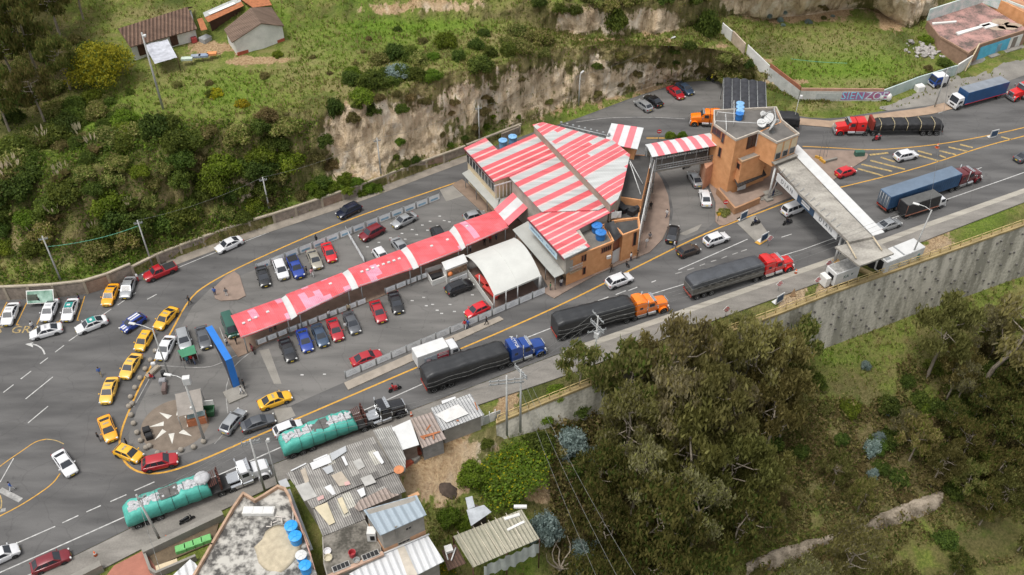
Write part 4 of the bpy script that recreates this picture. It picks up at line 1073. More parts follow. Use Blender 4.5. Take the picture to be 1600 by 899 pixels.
H1 = thing('corrugated_house', 'low house under a patched weathered grey corrugated roof beside the highway', 'house', P(540,770,0))
za = 3.3
r1 = pl((447,740),(541,696.5),(583,682.5),(618,736),(530,771),(488,795), z=za)
r2 = pl((488,796),(530,772),(618,737),(634,768),(566,793),(571,811),(504,838), z=za - .25)
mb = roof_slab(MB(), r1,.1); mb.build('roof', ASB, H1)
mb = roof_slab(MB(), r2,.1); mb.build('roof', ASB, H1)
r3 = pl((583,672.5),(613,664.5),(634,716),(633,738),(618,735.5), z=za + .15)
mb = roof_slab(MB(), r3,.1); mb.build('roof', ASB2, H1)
mb = MB(); mb.prism(inset(xy(pl((450,742),(583,684),(612,668),(632,735),(632,766),(566,793),(571,810),(505,836), z=za)),.7), -3, za - .42); mb.build('wall', BLOCKW, H1)
o6 = lambda x, y: (430 + x / 6.4,660 + y / 6.4)
def roof_patch(parent, quads, z, m_, name='roof_sheet'):
 for i, qd in enumerate(quads): roof_slab(MB(), [P(*o6(*q), z + .05 + .004 * (i % 5)) for q in qd],.03).build(name, m_, parent)
roof_patch(H1, [[(345,410),(540,325),(565,400),(375,475)],[(380,375),(520,315),(525,330),(385,390)],[(155,480),(305,405),(312,415),(160,490)],[(660,345),(690,335),(730,425),(705,435)],[(975,305),(1020,285),(1090,400),(1065,420)],[(1000,300),(1030,290),(1050,330),(1020,345)]], za + .12, SKY2)
roof_patch(H1, [[(490,650),(555,620),(605,715),(575,730)],[(815,680),(885,650),(905,725),(860,750)]], za + .05, SKY2)
roof_patch(H1, [[(250,480),(300,455),(340,590),(300,610)],[(560,530),(660,490),(760,620),(640,640)]], za + .06, mat('old_beige_sheet', (.36,.31,.25),.8,0,.2,1))
roof_patch(H1, [[(545,315),(705,235),(715,290),(570,385)],[(470,460),(560,425),(585,490),(520,520)]], za + .14, SKY3)
roof_patch(H1, [[(620,765),(670,745),(730,895),(690,920)],[(390,850),(520,800),(600,1000),(540,1030)]], za - .1, SKY1)
roof_patch(H1, [[(200,640),(330,590),(420,740),(290,790)],[(850,560),(960,520),(1010,600),(900,640)],[(780,390),(850,360),(900,440),(830,480)]], za + .055, mat('old_pale_sheet', (.36,.35,.33),.8,0,.2,1))
roof_patch(H1, [[(415,755),(480,725),(490,760),(430,785)],[(690,600),(740,585),(750,620),(700,635)]], za + .09, mat('faded_pink_sheet', (.48,.3,.28),.8,0,.2,1))
roof_patch(H1, [[(840,780),(1110,650),(1160,710),(1250,720),(840,890),(790,850)]], za + .02, RUST, 'rusty_roof_sheet')
roof_patch(H1, [[(30,590),(110,560),(150,640),(60,660)]], za - .6, SKY3)
p = P(624,739, za); mb = MB(); n = 16
mb.loft([[(p.x + k * math.cos(2 * math.pi * i / n), p.y + k * math.sin(2 * math.pi * i / n), za + .5 + z) for i in range(n)] for k, z in ((.05,0), (.35,.05), (.62,.16), (.64,.14), (.35,0), (.05, -.04))])
mb.tube((p.x, p.y, za - .2), (p.x, p.y, za + .5),.05); mb.build('satellite_dish', mat('rust_dish', (.5,.2,.09),.8), None, 'rusty orange satellite dish at the eastern edge of the corrugated roof', 'satellite dish')
H2 = thing('metal_roof_house', 'two storey block house with a plain grey metal roof', 'house', P(625,850,0))
q = [P(568,797,6.0), P(651,773.5,6.0), P(666.5,804.5,6.5), P(594,837,6.5)]
mb = roof_slab(MB(), q,.1); mb.build('roof', GREYM, H2)
wq = inset(xy(q),.35)
mb = MB(); mb.prism(wq,3.4,6.1); mb.build('wall', BLOCKW, H2)
mb = MB(); mb.prism(inset(xy(q),.3), -3,3.4); mb.build('wall', mat('house_brick', (.42,.24,.14),.9,0,.2,1), H2)
a, b = Vector((*wq[3],0)), Vector((*wq[2],0))
if wq[3][1] > wq[0][1]: a, b = Vector((*wq[0],0)), Vector((*wq[1],0))
window(H2, a, b,638,825,.8,.6, BLOCKW, DARK, bars=1); window(H2, a, b,631,846,1.5,.55, BLOCKW, DARK, bars=2)
mb = MB(); c0_ = on_wall(620,832, a, b); mb.box(c0_ + Vector((0, -.06,0)), (.25,.12,2.5), math.atan2(b.y - a.y, b.x - a.x)); mb.build('pier', CONC, H2)
mb = roof_slab(MB(), pl((637,775),(653,768),(656,773),(640,780), z=5.6),.1); mb.build('brick_coping', mat('clay', (.45,.25,.13),.9), H2)
H3 = thing('white_roof_shed', 'shed with a sloping white metal roof below the block house', 'shed', P(630,890, -1))
q = [P(600,866,2.6), P(668,836,2.6), P(694,877,2.2), P(600,925,2.2), P(545,897,2.6)]
mb = roof_slab(MB(), q,.1); mb.build('roof', WHITEM, H3)
mb = roof_slab(MB(), [p + Vector((0,0,.06)) for p in (q[0].lerp(q[1],.3), q[0].lerp(q[1],.45), q[3].lerp(q[2],.55), q[3].lerp(q[2],.4))],.03); mb.build('roof_sheet', mat('beige_roof_sheet', (.48,.43,.36),.7), H3)
mb = MB(); mb.prism(inset(xy(q),.6), -5,2.05); mb.build('wall', BLOCKW, H3)
mb = MB(); mb.tube(q[0] + Vector((-.1,0,.15)), q[1] + Vector((.2,0,.15)),.1); mb.build('gutter', WHITE_SHEET, H3)
p = P(659,893,1); mb = MB(); mb.tube((p.x, p.y, -3), (p.x, p.y,2.2),.08); mb.build('downpipe', mat('green_pipe', (.05,.25,.15),.6), H3)
H4 = thing('terrace_house', 'flat roofed house with a mossy dark concrete terrace and clutter', 'house', P(545,860,0))
q = pl((503,838),(570,811.5),(595,853),(597,868),(512,905),(505,880), z=3.0)
mb = MB(); mb.prism(xy(q), -4,2.9); mb.build('wall', BLOCKW, H4)
mb = MB(); mb.prism(inset(xy(q),.15),2.903,2.95); mb.build('flat_roof', mat('mossy_concrete', (.06,.055,.045),.95,0, scale=.5, fine=3, c2=(.22,.2,.17), detail=8, con=.1), H4)
mb = MB(); parapet(mb, pl((512,903),(597,866), z=3),2.9,.3,.5, closed=False); mb.build('coping', mat('clay_tile', (.4,.27,.2),.9,0,.25,1.5), H4)
for u, v in ((579,868),(533,886)):
 p = P(u, v,3.2); mb = MB(); mb.box(p, (2.0,.8,.2), R(26)); f = mb.build('skylight', TRIM, H4)
 mb = MB()
 for k in range(4): mb.box(p + Vector((math.cos(R(26)) * (k - 1.5) * .46, math.sin(R(26)) * (k - 1.5) * .46,.1)), (.4,.64,.05), R(26))
 mb.build('pane', DARK, f)
p = P(582,840,3.0); mb = MB(); mb.box(p + Vector((0,0,.7)), (1.0,1.0,1.5)); mb.build('roof_hatch', PLASTER, H4)
mb = MB(); mb.box(p + Vector((.1, -.52,.6)), (.5,.06,.8)); mb.build('hatch_opening', DARK, H4)
def bucket(u, v, z, r, h, c, label):
 p = P(u, v, z); mb = MB(); n = 14
 mb.loft([[(p.x + r * k * math.cos(2 * math.pi * i / n), p.y + r * k * math.sin(2 * math.pi * i / n), z + h * zz) for i in range(n)] for k, zz in ((.8,0), (1,1), (.9,1), (.72,.2))]); mb.build('bucket', mat('bucket_' + label[:8].replace(' ', '_'), c,.5), None, label, 'bucket', 'tubs and buckets on the terrace', angle=40)
bucket(551,869,2.95,.42,.8, (.42,.05,.06), 'red plastic bucket on the dark concrete terrace')
bucket(557.5,878,2.95,.4,.4, (.3,.31,.3), 'grey tub beside the red bucket on the terrace')
bucket(513,874,2.95,.5,.4, (.5,.45,.33), 'beige tub at the western edge of the dark terrace')
bucket(512,863,2.95,.45,.3, (.6,.58,.58), 'white tub with laundry on the dark terrace')
H5 = thing('flat_roof_building', 'building with a stained patchy concrete roof and brick parapet at the corner', 'building', P(420,860,0))
q5 = pl((331,851),(364,794),(380,771),(398,782),(412,774),(434,760),(445,764),(452,776),(457,793),(482,853),(505,930),(470,990),(250,990),(300,905), z=3.6)
mb = MB(); mb.prism(xy(q5), -1.5,3.2); mb.build('wall', BLOCKW, H5)
mb = MB(); mb.prism(inset(xy(q5),.1),3.203,3.25); mb.build('flat_roof', mat('stained_roof', (.07,.066,.062),.95,0, scale=.5, fine=2, c2=(.44,.42,.38), detail=9, con=.13), H5)
mb = MB(); parapet(mb, q5[:10],3.2,.55,.28, closed=False); parapet(mb, [q5[13], q5[0]],3.2,.55,.28, closed=False); mb.build('parapet', mat('parapet_clay', (.38,.255,.175),.9,0,.25,1.5), H5)
p = P(436,855,3.3); NS_ = 20
mb = MB(); mb.loft([[(p.x + k * 2.6 * math.cos(2 * math.pi * i / NS_) * (1 + .25 * fbm(math.cos(i), math.sin(i), k)), p.y + k * 3.4 * math.sin(2 * math.pi * i / NS_) * (1 + .25 * fbm(i * .3, k)),3.26 + z) for i in range(NS_)] for k, z in ((1, -.02), (.8,.03), (.4,.1), (.02,.13))]); mb.build('sand_heap', mat('sand', (.42,.36,.26),.95,0,.2,1.5), None, 'spread patch of pale sand on the stained concrete roof', 'sand')
p = P(405,801,3.3); mb = MB(); mb.box(p + Vector((0,0,.25)), (3.6,1.0,.5), R(0))
for k in range(3): mb.box(p + Vector(((k - 1) * 1.15,0,.53)), (1.05,.9,.06),0,1)
mb.build('roof_vent', [PLASTER, WHITE_SHEET], H5)
mb = MB()
for a, b in (((424,815),(424,822)), ((416,823),(424,823)), ((440,808),(441,818)), ((426,817),(437,813)), ((458,795),(458,816)), ((430,807),(445,809))): mb.tube(P(*a,3.5), P(*b,3.5),.07, n=6)
mb.build('pipework', mat('pvc', (.5,.46,.42),.6), H5)
mb = MB()
for a, b in (((455,785),(470,822)), ((456,786),(486,868)), ((470,822),(492,890))): mb.tube(P(*a,3.9), P(*b,3.9),.06, n=6)
mb.build('railing', mat('rail_pink', (.45,.27,.22),.7), H5)
water_tank(457,831,3.25,.72,1.25, CYAN_PL, 'bright blue tank on the stained roof, upper one of the upper pair')
water_tank(463.5,847,3.25,.72,1.25, CYAN_PL, 'bright blue tank on the stained roof, lower one of the upper pair')
water_tank(472,874,3.25,.62,.9, CYAN_PL, 'blue tank with a white lid on the stained roof', WHITE_SHEET)
water_tank(479,893,3.25,.66,1.3, CYAN_PL, 'bright blue tank at the bottom edge of the picture on the stained roof')
mb = MB(); a, b = P(450,765,2.2), P(486,860,2.2); mb.box((a + b) / 2, ((b - a).length,.5,.1), math.atan2(b.y - a.y, b.x - a.x)); mb.build('alley_gutter', STEEL, H5)
mb = MB(); p = P(300,899,1.5); roof_slab(mb, pl((256,912),(297,874),(305,880),(330,915),(290,940), z=2.2),.08); mb.prism(inset(xy(pl((256,912),(297,874),(330,915),(290,940), z=2.2)),.6),0,2.0,0); mb.build('lean_to_roof', WHITEM, None, 'bright white corrugated lean-to roof at the bottom edge beside the walled garden', 'shed')
def shack(name, label, q, z, m_, wallm, base=-3., ins=.45, wallname='wall'):
 t = thing(name, label, 'shack', (sum(p.x for p in q) / 4, sum(p.y for p in q) / 4,0),0, 'roadside sheet roofed shacks')
 mb = roof_slab(MB(), q,.08); mb.build('roof', m_, t)
 mb = MB(); mb.prism(inset(xy(q), ins), base, min(p.z for p in q) - .1); mb.build(wallname, wallm, t)
 return t
S1 = shack('shack', 'shack with a clean white sheet roof beside the corrugated house', [P(612,668.5,3.5), P(641,655.5,3.5), P(655,695,3.2), P(628,703.5,3.2)],3.5, WHITE_SHEET, mat('brown_wall', (.2,.15,.12),.9,0,.3))
S2 = shack('shack', 'shack with a rust streaked sheet roof between two pale roofs', [P(642,654.5,3.3), P(675,644,3.3), P(697,685.5,2.9), P(659.5,700.5,2.9)],3.3, RUST, mat('grey_board', (.25,.24,.23),.9,0,.3))
S3 = shack('shack', 'shack with a long pale grey patched sheet roof nearest the twin pylon', [P(673,637.5,3.2), P(735,615,3.2), P(756.5,648.5,2.9), P(690,673.5,2.9)],3.2, corr('pale_zinc', (.38,.38,.38), hd,.4,.9, (.55,.55,.54)), BLOCKW)
o7 = lambda x, y: (560 + x / 7.25,590 + y / 7.25)
mb = MB()
for qd in ([(695,665),(925,605),(925,620),(720,690)],[(720,680),(745,675),(760,700),(735,700)],[(840,650),(858,645),(860,700),(845,700)],[(765,590),(810,530),(818,545),(775,600)]): roof_slab(mb, [P(*o7(*q_),3.2) for q_ in qd],.02)
mb.build('rust_streak', RUSTO, S2)
mb = MB()
for qd in ([(1055,365),(1080,360),(1095,405),(1070,410)],[(1310,275),(1325,280),(1355,365),(1345,370)],[(1110,480),(1135,480),(1135,495),(1112,497)]): roof_slab(mb, [P(*o7(*q_),3.14) for q_ in qd],.02)
mb.build('rust_streak', RUSTO, S3)
mb = MB()
roof_slab(mb, [P(*o7(*q_),3.2) for q_ in [(870,420),(1130,300),(1250,410),(1000,510)]],.03); mb.build('roof_sheet', mat('whitewashed_sheet', (.56,.55,.53),.7,0,.15,1.2, detail=6), S3)
mb = MB(); roof_slab(mb, [P(*o7(*q_),3.3) for q_ in [(940,265),(1095,215),(1105,235),(950,300)]],.03); mb.build('roof_sheet', SKY2, S3)
mb = MB(); a, b = P(690,684,0), P(719,672,0)
def wall_panel(u0, v0, u1, v1, zb, zt, m_, parent, name, fwd=0.):
 a, b = P(u0, v0, zb), P(u1, v1, zb); d = b - a
 mb = MB(); mb.box(((a.x + b.x) / 2, (a.y + b.y) / 2 - fwd, (zb + zt) / 2), (d.length,.12, zt - zb), math.atan2(d.y, d.x)); return mb.build(name, m_, parent)
REDW = mat('red_boards', (.38,.09,.05),.85,0,.25,1.5); TEALW = mat('teal_boards', (.06,.36,.3),.8,0,.2,1)
a = wall_panel(691,685,720,674,.2,2.6, REDW, S3, 'red_wall'); 
mb = MB()
pa, pb = P(691,685,.2), P(720,674,.2)
for i in range(4):
 for j in range(3):
  p = pa.lerp(pb,.2 + .2 * i); mb.box((p.x + .08 * j, p.y - .1,.8 + .65 * j), (.22,.06,.22), math.atan2(pb.y - pa.y, pb.x - pa.x))
mb.build('wall_opening', STEEL_W, S3)
wall_panel(720.5,674,744,665,.3,2.6, TEALW, S3, 'teal_wall')
wall_panel(693,689,744,668, -1.2,.05, mat('teal_base', (.1,.33,.28),.85,0,.2), S3, 'plinth')
mb = MB()
for k, (u, v, s) in enumerate(((640,715,1.6),(647,712,1.3),(655,709,1.4),(641,725,1.2),(634,728,1.5),(650,722,1.0))):
 p = P(u, v, -.4); mb.box((p.x, p.y, -.6 + .1 * k), (s, s * .7,1.2), R(25 + 5 * k),0 if k < 5 else 1)
mb.build('brick_stack', [REDW, CONC], None, 'stacks of red brick and slabs behind the white roofed shack', 'brick stack')
FN = thing('sheet_fence', 'patched grey sheet fence running east from the pale shack', 'fence', P(765,660,0))
for k in range(4):
 a, b = P(747 + 9 * k,667 - 3.6 * k,0), P(755 + 9 * k,663.8 - 3.6 * k,0)
 mb = MB(); d = b - a; mb.box(((a.x + b.x) / 2, (a.y + b.y) / 2,.8 - .1 * (k % 2)), (d.length,.08,1.7), math.atan2(d.y, d.x)); mb.build('panel', SHEET if k % 2 else PLASTER, FN)
 mb = MB(); mb.tube((a.x, a.y, -.5), (a.x, a.y,2.1),.06, n=6); mb.build('post', STEEL_W, FN)
GH = thing('lean_to_shelter', 'long shelter with a dusty translucent sheet roof and plastic curtain', 'shelter', P(775,850, -5))
q = [P(708,838,-2.2), P(815,796,-2.2), P(843,842,-2.6), P(739,887,-2.6)]
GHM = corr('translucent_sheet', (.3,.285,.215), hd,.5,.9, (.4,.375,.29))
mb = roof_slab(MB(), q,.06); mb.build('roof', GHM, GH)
mb = MB()
for s in (.08,.3,.42,.52,.62,.78):
 a, b = q[0].lerp(q[1], s), q[3].lerp(q[2], s); mb.tube(a + (a - b) * .06 + Vector((0,0,.06)), b + Vector((0,0,.06)),.05, n=6)
mb.build('batten', mat('batten', (.55,.5,.4),.7), GH)
mb = MB(); mb.box(P(806,822, -2.3), (2.4,.3,.2), R(30)); mb.box(P(800,808, -2.2), (2.0,.4,.3), R(20)); mb.box(P(813,792, -2.1), (1.6,.4,.3), R(0)); mb.build('scrap_board', PLASTER, GH)
mb = MB()
for p in q + [q[0].lerp(q[1],.5), q[3].lerp(q[2],.5)]: mb.tube((p.x, p.y, -9), (p.x, p.y, p.z - .1),.09, n=6)
mb.build('post', WOOD_D, GH)
mb = MB(); rings = []
a, b = q[3].lerp(q[2],.16), q[2]
for s in np.linspace(0,1,26):
 p = a.lerp(b, s); rings.append([(p.x + .12 * math.sin(s * 60), p.y - .25 - .15 * math.sin(s * 41), p.z - .35), (p.x + .1 * math.sin(s * 50), p.y - .55 - .2 * math.sin(s * 37), p.z - 2.5 + .2 * math.sin(s * 9))])
mb.loft(rings, caps=False, closed=False); mb.build('plastic_curtain', mat('plastic_grey', (.33,.35,.33),.5,0,.2,1), GH)
LS = thing('tin_shelter', 'small rusty tin shelter half hidden by the yellow flowering bush', 'shelter', P(745,800, -4))
for qd in ([(727,778),(738,775),(742,792),(731,796)], [(729,797),(756,789),(768,800),(736,822)]):
 mb = roof_slab(MB(), pl(*qd, z=-1.6),.06); mb.build('roof_sheet', mat('dull_tin', (.36,.38,.4),.7,0,.25,.8), LS)
mb = MB(); mb.prism(inset(xy(pl((728,780),(757,787),(766,800),(737,820), z=-1.6)),.5), -7, -1.7); mb.build('wall', mat('dark_boards', (.07,.055,.045),.9), LS)
DT = thing('dark_tile_shed', 'collapsed brown tile roof beside the white shed', 'shed', P(705,862, -3))
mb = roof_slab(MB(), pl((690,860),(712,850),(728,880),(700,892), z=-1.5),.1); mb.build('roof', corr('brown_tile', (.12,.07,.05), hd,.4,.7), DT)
mb = MB()
for a, b in (((695,858),(700,875)), ((712,856),(705,876))): mb.tube(P(*a, -1.2), P(*b, -1.2),.08, n=6)
mb.build('pole', STEEL_W, DT)
mb = MB(); mb.box(P(701,858, -1.2), (.9,.9,.4), R(20)); mb.build('white_box', PLASTER, DT)
WG = thing('garden_wall', 'low rendered wall around a bare garden bed by the pavement', 'wall', P(290,840,0))
gq = pl((225,856),(346,796),(350,804),(331,851),(300,866),(245,893),(238,890), z=1.2)
mb = MB(); a, b = P(223,856,1.3), P(348,797,1.3); mb.box((a + b) / 2 - Vector((0,.3,.65)), ((b - a).length,.75,1.3), math.atan2(b.y - a.y, b.x - a.x)); mb.build('wall_panel', CONC, WG)
mb = MB(); parapet(mb, pl((223,858),(234,888),(243,894),(304,868), z=1),0,1.0,.3, closed=False); mb.build('wall_panel', CONC, WG)
mb = MB(); mb.prism(xy(pl((227,862),(346,803),(335,848),(300,862),(243,887), z=0)),0,.17); o = mb.build('garden_bed', mat('bare_soil', (.13,.095,.06),.95,0,.3,1.2,8, detail=6), kind='structure', label='bare brown garden soil inside the low wall', cat='soil')
GREENB = mat('green_crate', (.14,.4,.13),.6,0,.15)
for k in range(4):
 p = P(283 + 13.2 * k,859 - 5 * k,.3); mb = MB(); mb.box((p.x, p.y,.45), (1.2,.9,.6), R(22), bevel=.06); mb.build('planter_box', GREENB, None, ['westernmost green planter box in the row inside the walled garden', 'second green planter box from the west in the walled garden', 'third green planter box from the west in the walled garden', 'easternmost green planter box beside the brick parapet'][k], 'planter box', 'green planter boxes')
mb = MB(); p = P(261,884,.6); mb.box((p.x, p.y,.5), (2.4,.7,.6), R(24)); mb.build('bench', CREAM, None, 'cream concrete bench along the inner garden wall', 'bench')
mb = MB(); a, b = P(120,905,1.2), P(165,882,1.2); mb.box((a + b) / 2 + Vector((-3, -1.5, -.6)), (9,.8,1.3), math.atan2(b.y - a.y, b.x - a.x)); mb.build('garden_wall', CONC, None, 'low grey rendered wall at the lower left corner before the brick yard', 'wall')
TILE = corr('clay_tiles', (.105,.062,.043),100,.6,.55, (.215,.13,.09))
TILE2 = corr('clay_tiles_old', (.13,.085,.06),30,.5,.6, (.24,.16,.115))
def farmhouse(label, eaveL, eaveR, backL, backR, gz, ez, rz_, m_):
 t = thing('farmhouse', label, 'farmhouse', (P(*eaveL, ez).lerp(P(*eaveR, ez),.5).x, P(*eaveL, ez).lerp(P(*eaveR, ez),.5).y, gz))
 q = [P(*eaveL, ez), P(*eaveR, ez), P(*backR, rz_), P(*backL, rz_)]
 return t, q
gz = 16.6
t, q = farmhouse('long white farmhouse with a dark brown clay tile roof on the hill', (203.5,73.5), (308,45), (184,45), (292.5,11), gz,19.0,21.0, TILE)
mb = roof_slab(MB(), q,.16)
bk = [q[3], q[2], Vector((q[2].x - .6, q[2].y + 4.5,18.9)), Vector((q[3].x - .6, q[3].y + 4.5,18.9))]
roof_slab(mb, bk,.16); mb.build('roof', TILE, t)
wl_ = [q[0].lerp(q[3],.12), q[1].lerp(q[2],.12), Vector(bk[2]) + Vector((0, -.6,0)), Vector(bk[3]) + Vector((0, -.6,0))]
wl_ = inset(xy(wl_),.3)
mb = MB(); mb.prism(wl_, gz - 2, [18.95,18.95,18.7,18.7]); mb.build('wall', PLASTER, t)
a, b = Vector((*wl_[0],0)), Vector((*wl_[1],0))
for u, v in ((272,62),(222,77)):
 c = on_wall(u, v, a, b); mb = MB(); mb.box(c + Vector((0, -.06,0)), (1.3,.1,2.1), math.atan2(b.y - a.y, b.x - a.x)); mb.build('door', WOOD_D, t)
LT = thing('plastic_awning', 'sagging translucent plastic awning before the long farmhouse', 'awning', P(250,85, gz))
qa = [P(225,70,18.6), P(262,62,18.8), P(277,90,18.4), P(242,100,18.2)]
NQ = 8; vs = []
for i in range(NQ):
 for j in range(NQ):
  s, u_ = i / (NQ - 1), j / (NQ - 1)
  p = qa[0].lerp(qa[1], s).lerp(qa[3].lerp(qa[2], s), u_); vs.append((p.x, p.y, p.z - .4 * math.sin(math.pi * s) * math.sin(math.pi * u_) + .1 * fbm(p.x * 2, p.y * 2)))
mb = MB(); mb.add(vs, [[i * NQ + j, i * NQ + j + 1, (i + 1) * NQ + j + 1, (i + 1) * NQ + j] for i in range(NQ - 1) for j in range(NQ - 1)],0, True); mb.build('sheet', mat('milky_plastic', (.42,.43,.47),.35,0,.3,1.2, detail=6), LT)
mb = MB()
for p in qa: mb.tube((p.x, p.y, gz - .8), p,.06, n=6)
mb.build('pole', WOOD_D, LT)
t = thing('farmhouse', 'white gabled farmhouse with an old brown tile roof beside the rusty shed', 'farmhouse', P(400,60, gz))
eL, eR, pk = P(362,66.5,19.0), P(444,40.5,19.2), P(408,36.5,21.0)
bL, bR, bp = P(350,46,19.0) , P(424,11,19.2), P(392,12,21.0)
mb = MB(); roof_slab(mb, [eL, pk, bp, bL],.15); roof_slab(mb, [pk, eR, bR, bp],.15); mb.build('roof', TILE2, t)
mb = MB()
f = [eL.lerp(pk,.06) + Vector((.1,.35,0)), eR.lerp(pk,.06) + Vector((-.2,.35,0))]
bk = [bL + Vector((.4, -.3,0)), bR + Vector((-.3, -.3,0))]
mb.prism([(f[0].x, f[0].y), (pk.x, pk.y + .3), (f[1].x, f[1].y), (bk[1].x, bk[1].y), (bp.x, bp.y - .3), (bk[0].x, bk[0].y)], gz - 2, [18.9,20.8,19.0,19.0,20.8,18.8]); mb.build('wall', PLASTER, t)
mb = MB(); d = f[1] - f[0]; mb.box(((f[0].x + f[1].x) / 2, (f[0].y + f[1].y) / 2 - .08, gz - .3), (d.length,.14,1.0), math.atan2(d.y, d.x)); mb.build('plinth', REDW, t)
t = thing('rusty_shed', 'lean-to shed with rusty orange and grey roof sheets between the farmhouses', 'shed', P(340,25, gz))
for k, (qd, m_) in enumerate((([(317,20),(372,-4),(377,2),(320,27)], SHEET), ([(320,27.5),(377,2.5),(381,9),(325,35)], RUSTO), ([(308,30),(316,28),(324,46),(314,48)], RUSTO), ([(372,-4),(415,-10),(425,8),(395,12)], RUSTO), ([(325,20),(365,3),(368,6),(328,23)], PLASTER))):
 mb = roof_slab(MB(), pl(*qd, z=19.0 + .06 * k),.05); mb.build('roof_sheet', m_, t)
mb = MB(); mb.prism(inset(xy(pl((317,20),(372,-4),(381,9),(325,35), z=18.8)),.6), gz - 2,18.7); mb.build('wall', WOOD_D, t)
mb = MB(); p = P(296,96,17); 
YC = thing('washing_line', 'wooden rack hung with grey and orange washing in the farm yard', 'washing line', (p.x + 1.5, p.y,16.5))
for k, (u, v, m_) in enumerate(((292,92,mat('cloth_green', (.45,.52,.45),.9)), (306,88,mat('cloth_grey', (.25,.28,.33),.9)), (318,87,mat('cloth_blue', (.22,.27,.36),.9)), (331,84,mat('cloth_orange', (.62,.25,.1),.9)))):
 p = P(u, v,17.2); mb = MB(); mb.box(p, (1.6 if k else 1.9,.9,.35), R(5)); mb.build('cloth', m_, YC)
mb = MB()
for u, v in ((300,98),(318,97),(332,94),(345,90)): p = P(u, v,16.4); mb.tube((p.x, p.y,15.8), (p.x, p.y,17.2),.05, n=6)
mb.tube(P(300,91,17.1), P(345,83,17.1),.04, n=5); mb.build('rack', WOOD_D, YC)
for k, (u, v, s, c, lb) in enumerate(((297,59,1.0,(.55,.55,.57),'white basin on the heap of household things by the farmhouse door'),(303,62,.8,(.4,.06,.06),'red plastic tub beside the white basin at the farmhouse'),(321,61,1.5,(.3,.31,.31),'grey concrete wash trough in the farm yard'))):
 p = P(u, v,17); mb = MB(); mb.box((p.x, p.y,17), (s * 1.2, s,.9), R(15 + 20 * k), bevel=.1); mb.build('tub', mat('tub%d' % k, c,.6), None, lb, 'tub')
RS = thing('derelict_shop', 'derelict flat roofed shop with a bright blue front and rubble on its pink roof', 'shop', P(1530,100,0))
rf = pl((1470,58),(1449,30),(1535,2),(1640,66),(1532,69),(1513,83), z=3.6)
rf = pl((1470,58),(1449,31),(1535,3),(1660,80),(1660,2),(1532,69.5),(1513,83), z=3.6)
front = [P(1532,69.5,3.6), P(1680,22,3.6)]
rf = [P(1470,58,3.6), P(1449,31,3.6), P(1535,3,3.6), P(1610,50,3.6), front[0].lerp(front[1],.5), front[0], P(1513,83,3.6)]
rfp = [rf[0], rf[1], rf[2], rf[4], rf[5], rf[6]]
mb = MB(); mb.prism(xy(rfp), -.1,3.4); mb.build('wall', mat('shop_brown', (.3,.19,.13),.9,0,.2), RS)
mb = MB(); mb.prism(inset(xy(rfp),.15),3.403,3.45); mb.build('flat_roof', mat('pink_roof', (.11,.085,.075),.95,0, scale=.3, fine=3, c2=(.42,.24,.21), detail=8, con=.1), RS)
mb = MB(); parapet(mb, [rf[4], rf[5], rf[6], rf[0]],3.4,.35,.25, closed=False); mb.build('parapet', mat('parapet_brown', (.32,.2,.14),.9), RS)
PEEL = mat('peeling_white', (.4,.52,.5),.9,0, scale=.5, fine=4, c2=(.68,.68,.66), detail=8, con=.1)
mb = MB(); parapet(mb, [rf[1], rf[2], rf[2] + Vector((7, -9.5,0))],3.4,2.6,.25, closed=False); mb.build('back_wall', PEEL, RS)
a, b = front; d = (b - a).normalized(); n = Vector((d.y, -d.x,0)); n = n if n.y < 0 else -n; rz = math.atan2(d.y, d.x)
for f0, f1, m_ in ((.4,9.2, mat('shop_blue', (.1,.42,.6),.8,0,.15,1)), (9.25,13, PLASTER)):
 mb = MB(); mb.box(a + d * (f0 + f1) / 2 + n * .06 + Vector((0,0, -2.2)), (f1 - f0,.1,2.8), rz); mb.build('painted_front', m_, RS)
mb = MB(); mb.box(a + d * 6.3 + n * .12 + Vector((0,0, -2.4)), (1.2,.12,2.1), rz); mb.build('door', mat('shop_door', (.2,.32,.4),.7), RS)
mb = MB(); mb.box(a + d * 10.8 + n * .12 + Vector((0,0, -2.2)), (1.3,.12,2.5), rz); mb.build('door', mat('shop_door2', (.2,.17,.15),.7), RS)
mb = MB(); mb.box(a + d * 8 + n * .7 + Vector((0,0, -3.45)), (9,1.0,.3), rz); mb.build('step', CONC, RS)
mb = MB(); p, q = P(1513,90,3.0), P(1531,60,5.0); mb.tube((p.x, p.y - .6,.2), (q.x, q.y - .6,4.2),.14); mb.build('leaning_beam', CREAM, RS)
mb = MB()
for pts in ([(1456,37),(1494,34),(1494,36),(1457,39)], [(1493,52),(1545,38),(1548,40),(1497,56)], [(1530,40),(1546,36),(1560,41),(1540,46)]): mb.prism(xy(pl(*pts, z=3.5)),3.46,3.75)
mb.build('rubble_kerb', PLASTER, RS)
mb = MB()
for u, v, r in ((1562,34,1.6),(1574,43,1.5),(1558,44,1.3),(1582,40,1.4)): p = P(u, v,3.46); mb.add([(p.x + r * 1.5 * math.cos(k * math.pi / 5) * rng.uniform(.7,1.1), p.y + r * math.sin(k * math.pi / 5) * rng.uniform(.7,1.1),3.49) for k in range(10)], [list(range(10))])
mb.build('sand_patch', mat('cream_patch', (.36,.28,.21),.95), RS)
OR = thing('orange_house', 'corner of an orange brick house beyond the white wall at the upper right', 'house', P(1595,5,0))
q = pl((1552,-6),(1640,-40),(1700,10),(1605,22), z=5.5); mb = MB(); mb.prism(xy(q),0,5.5); mb.build('wall', BRICK, OR)
mb = MB(); mb.prism(inset(xy(q),.3),5.503,5.55); mb.build('flat_roof', mat('terracotta_roof', (.42,.22,.13),.9,0,.3,.6, detail=6), OR)
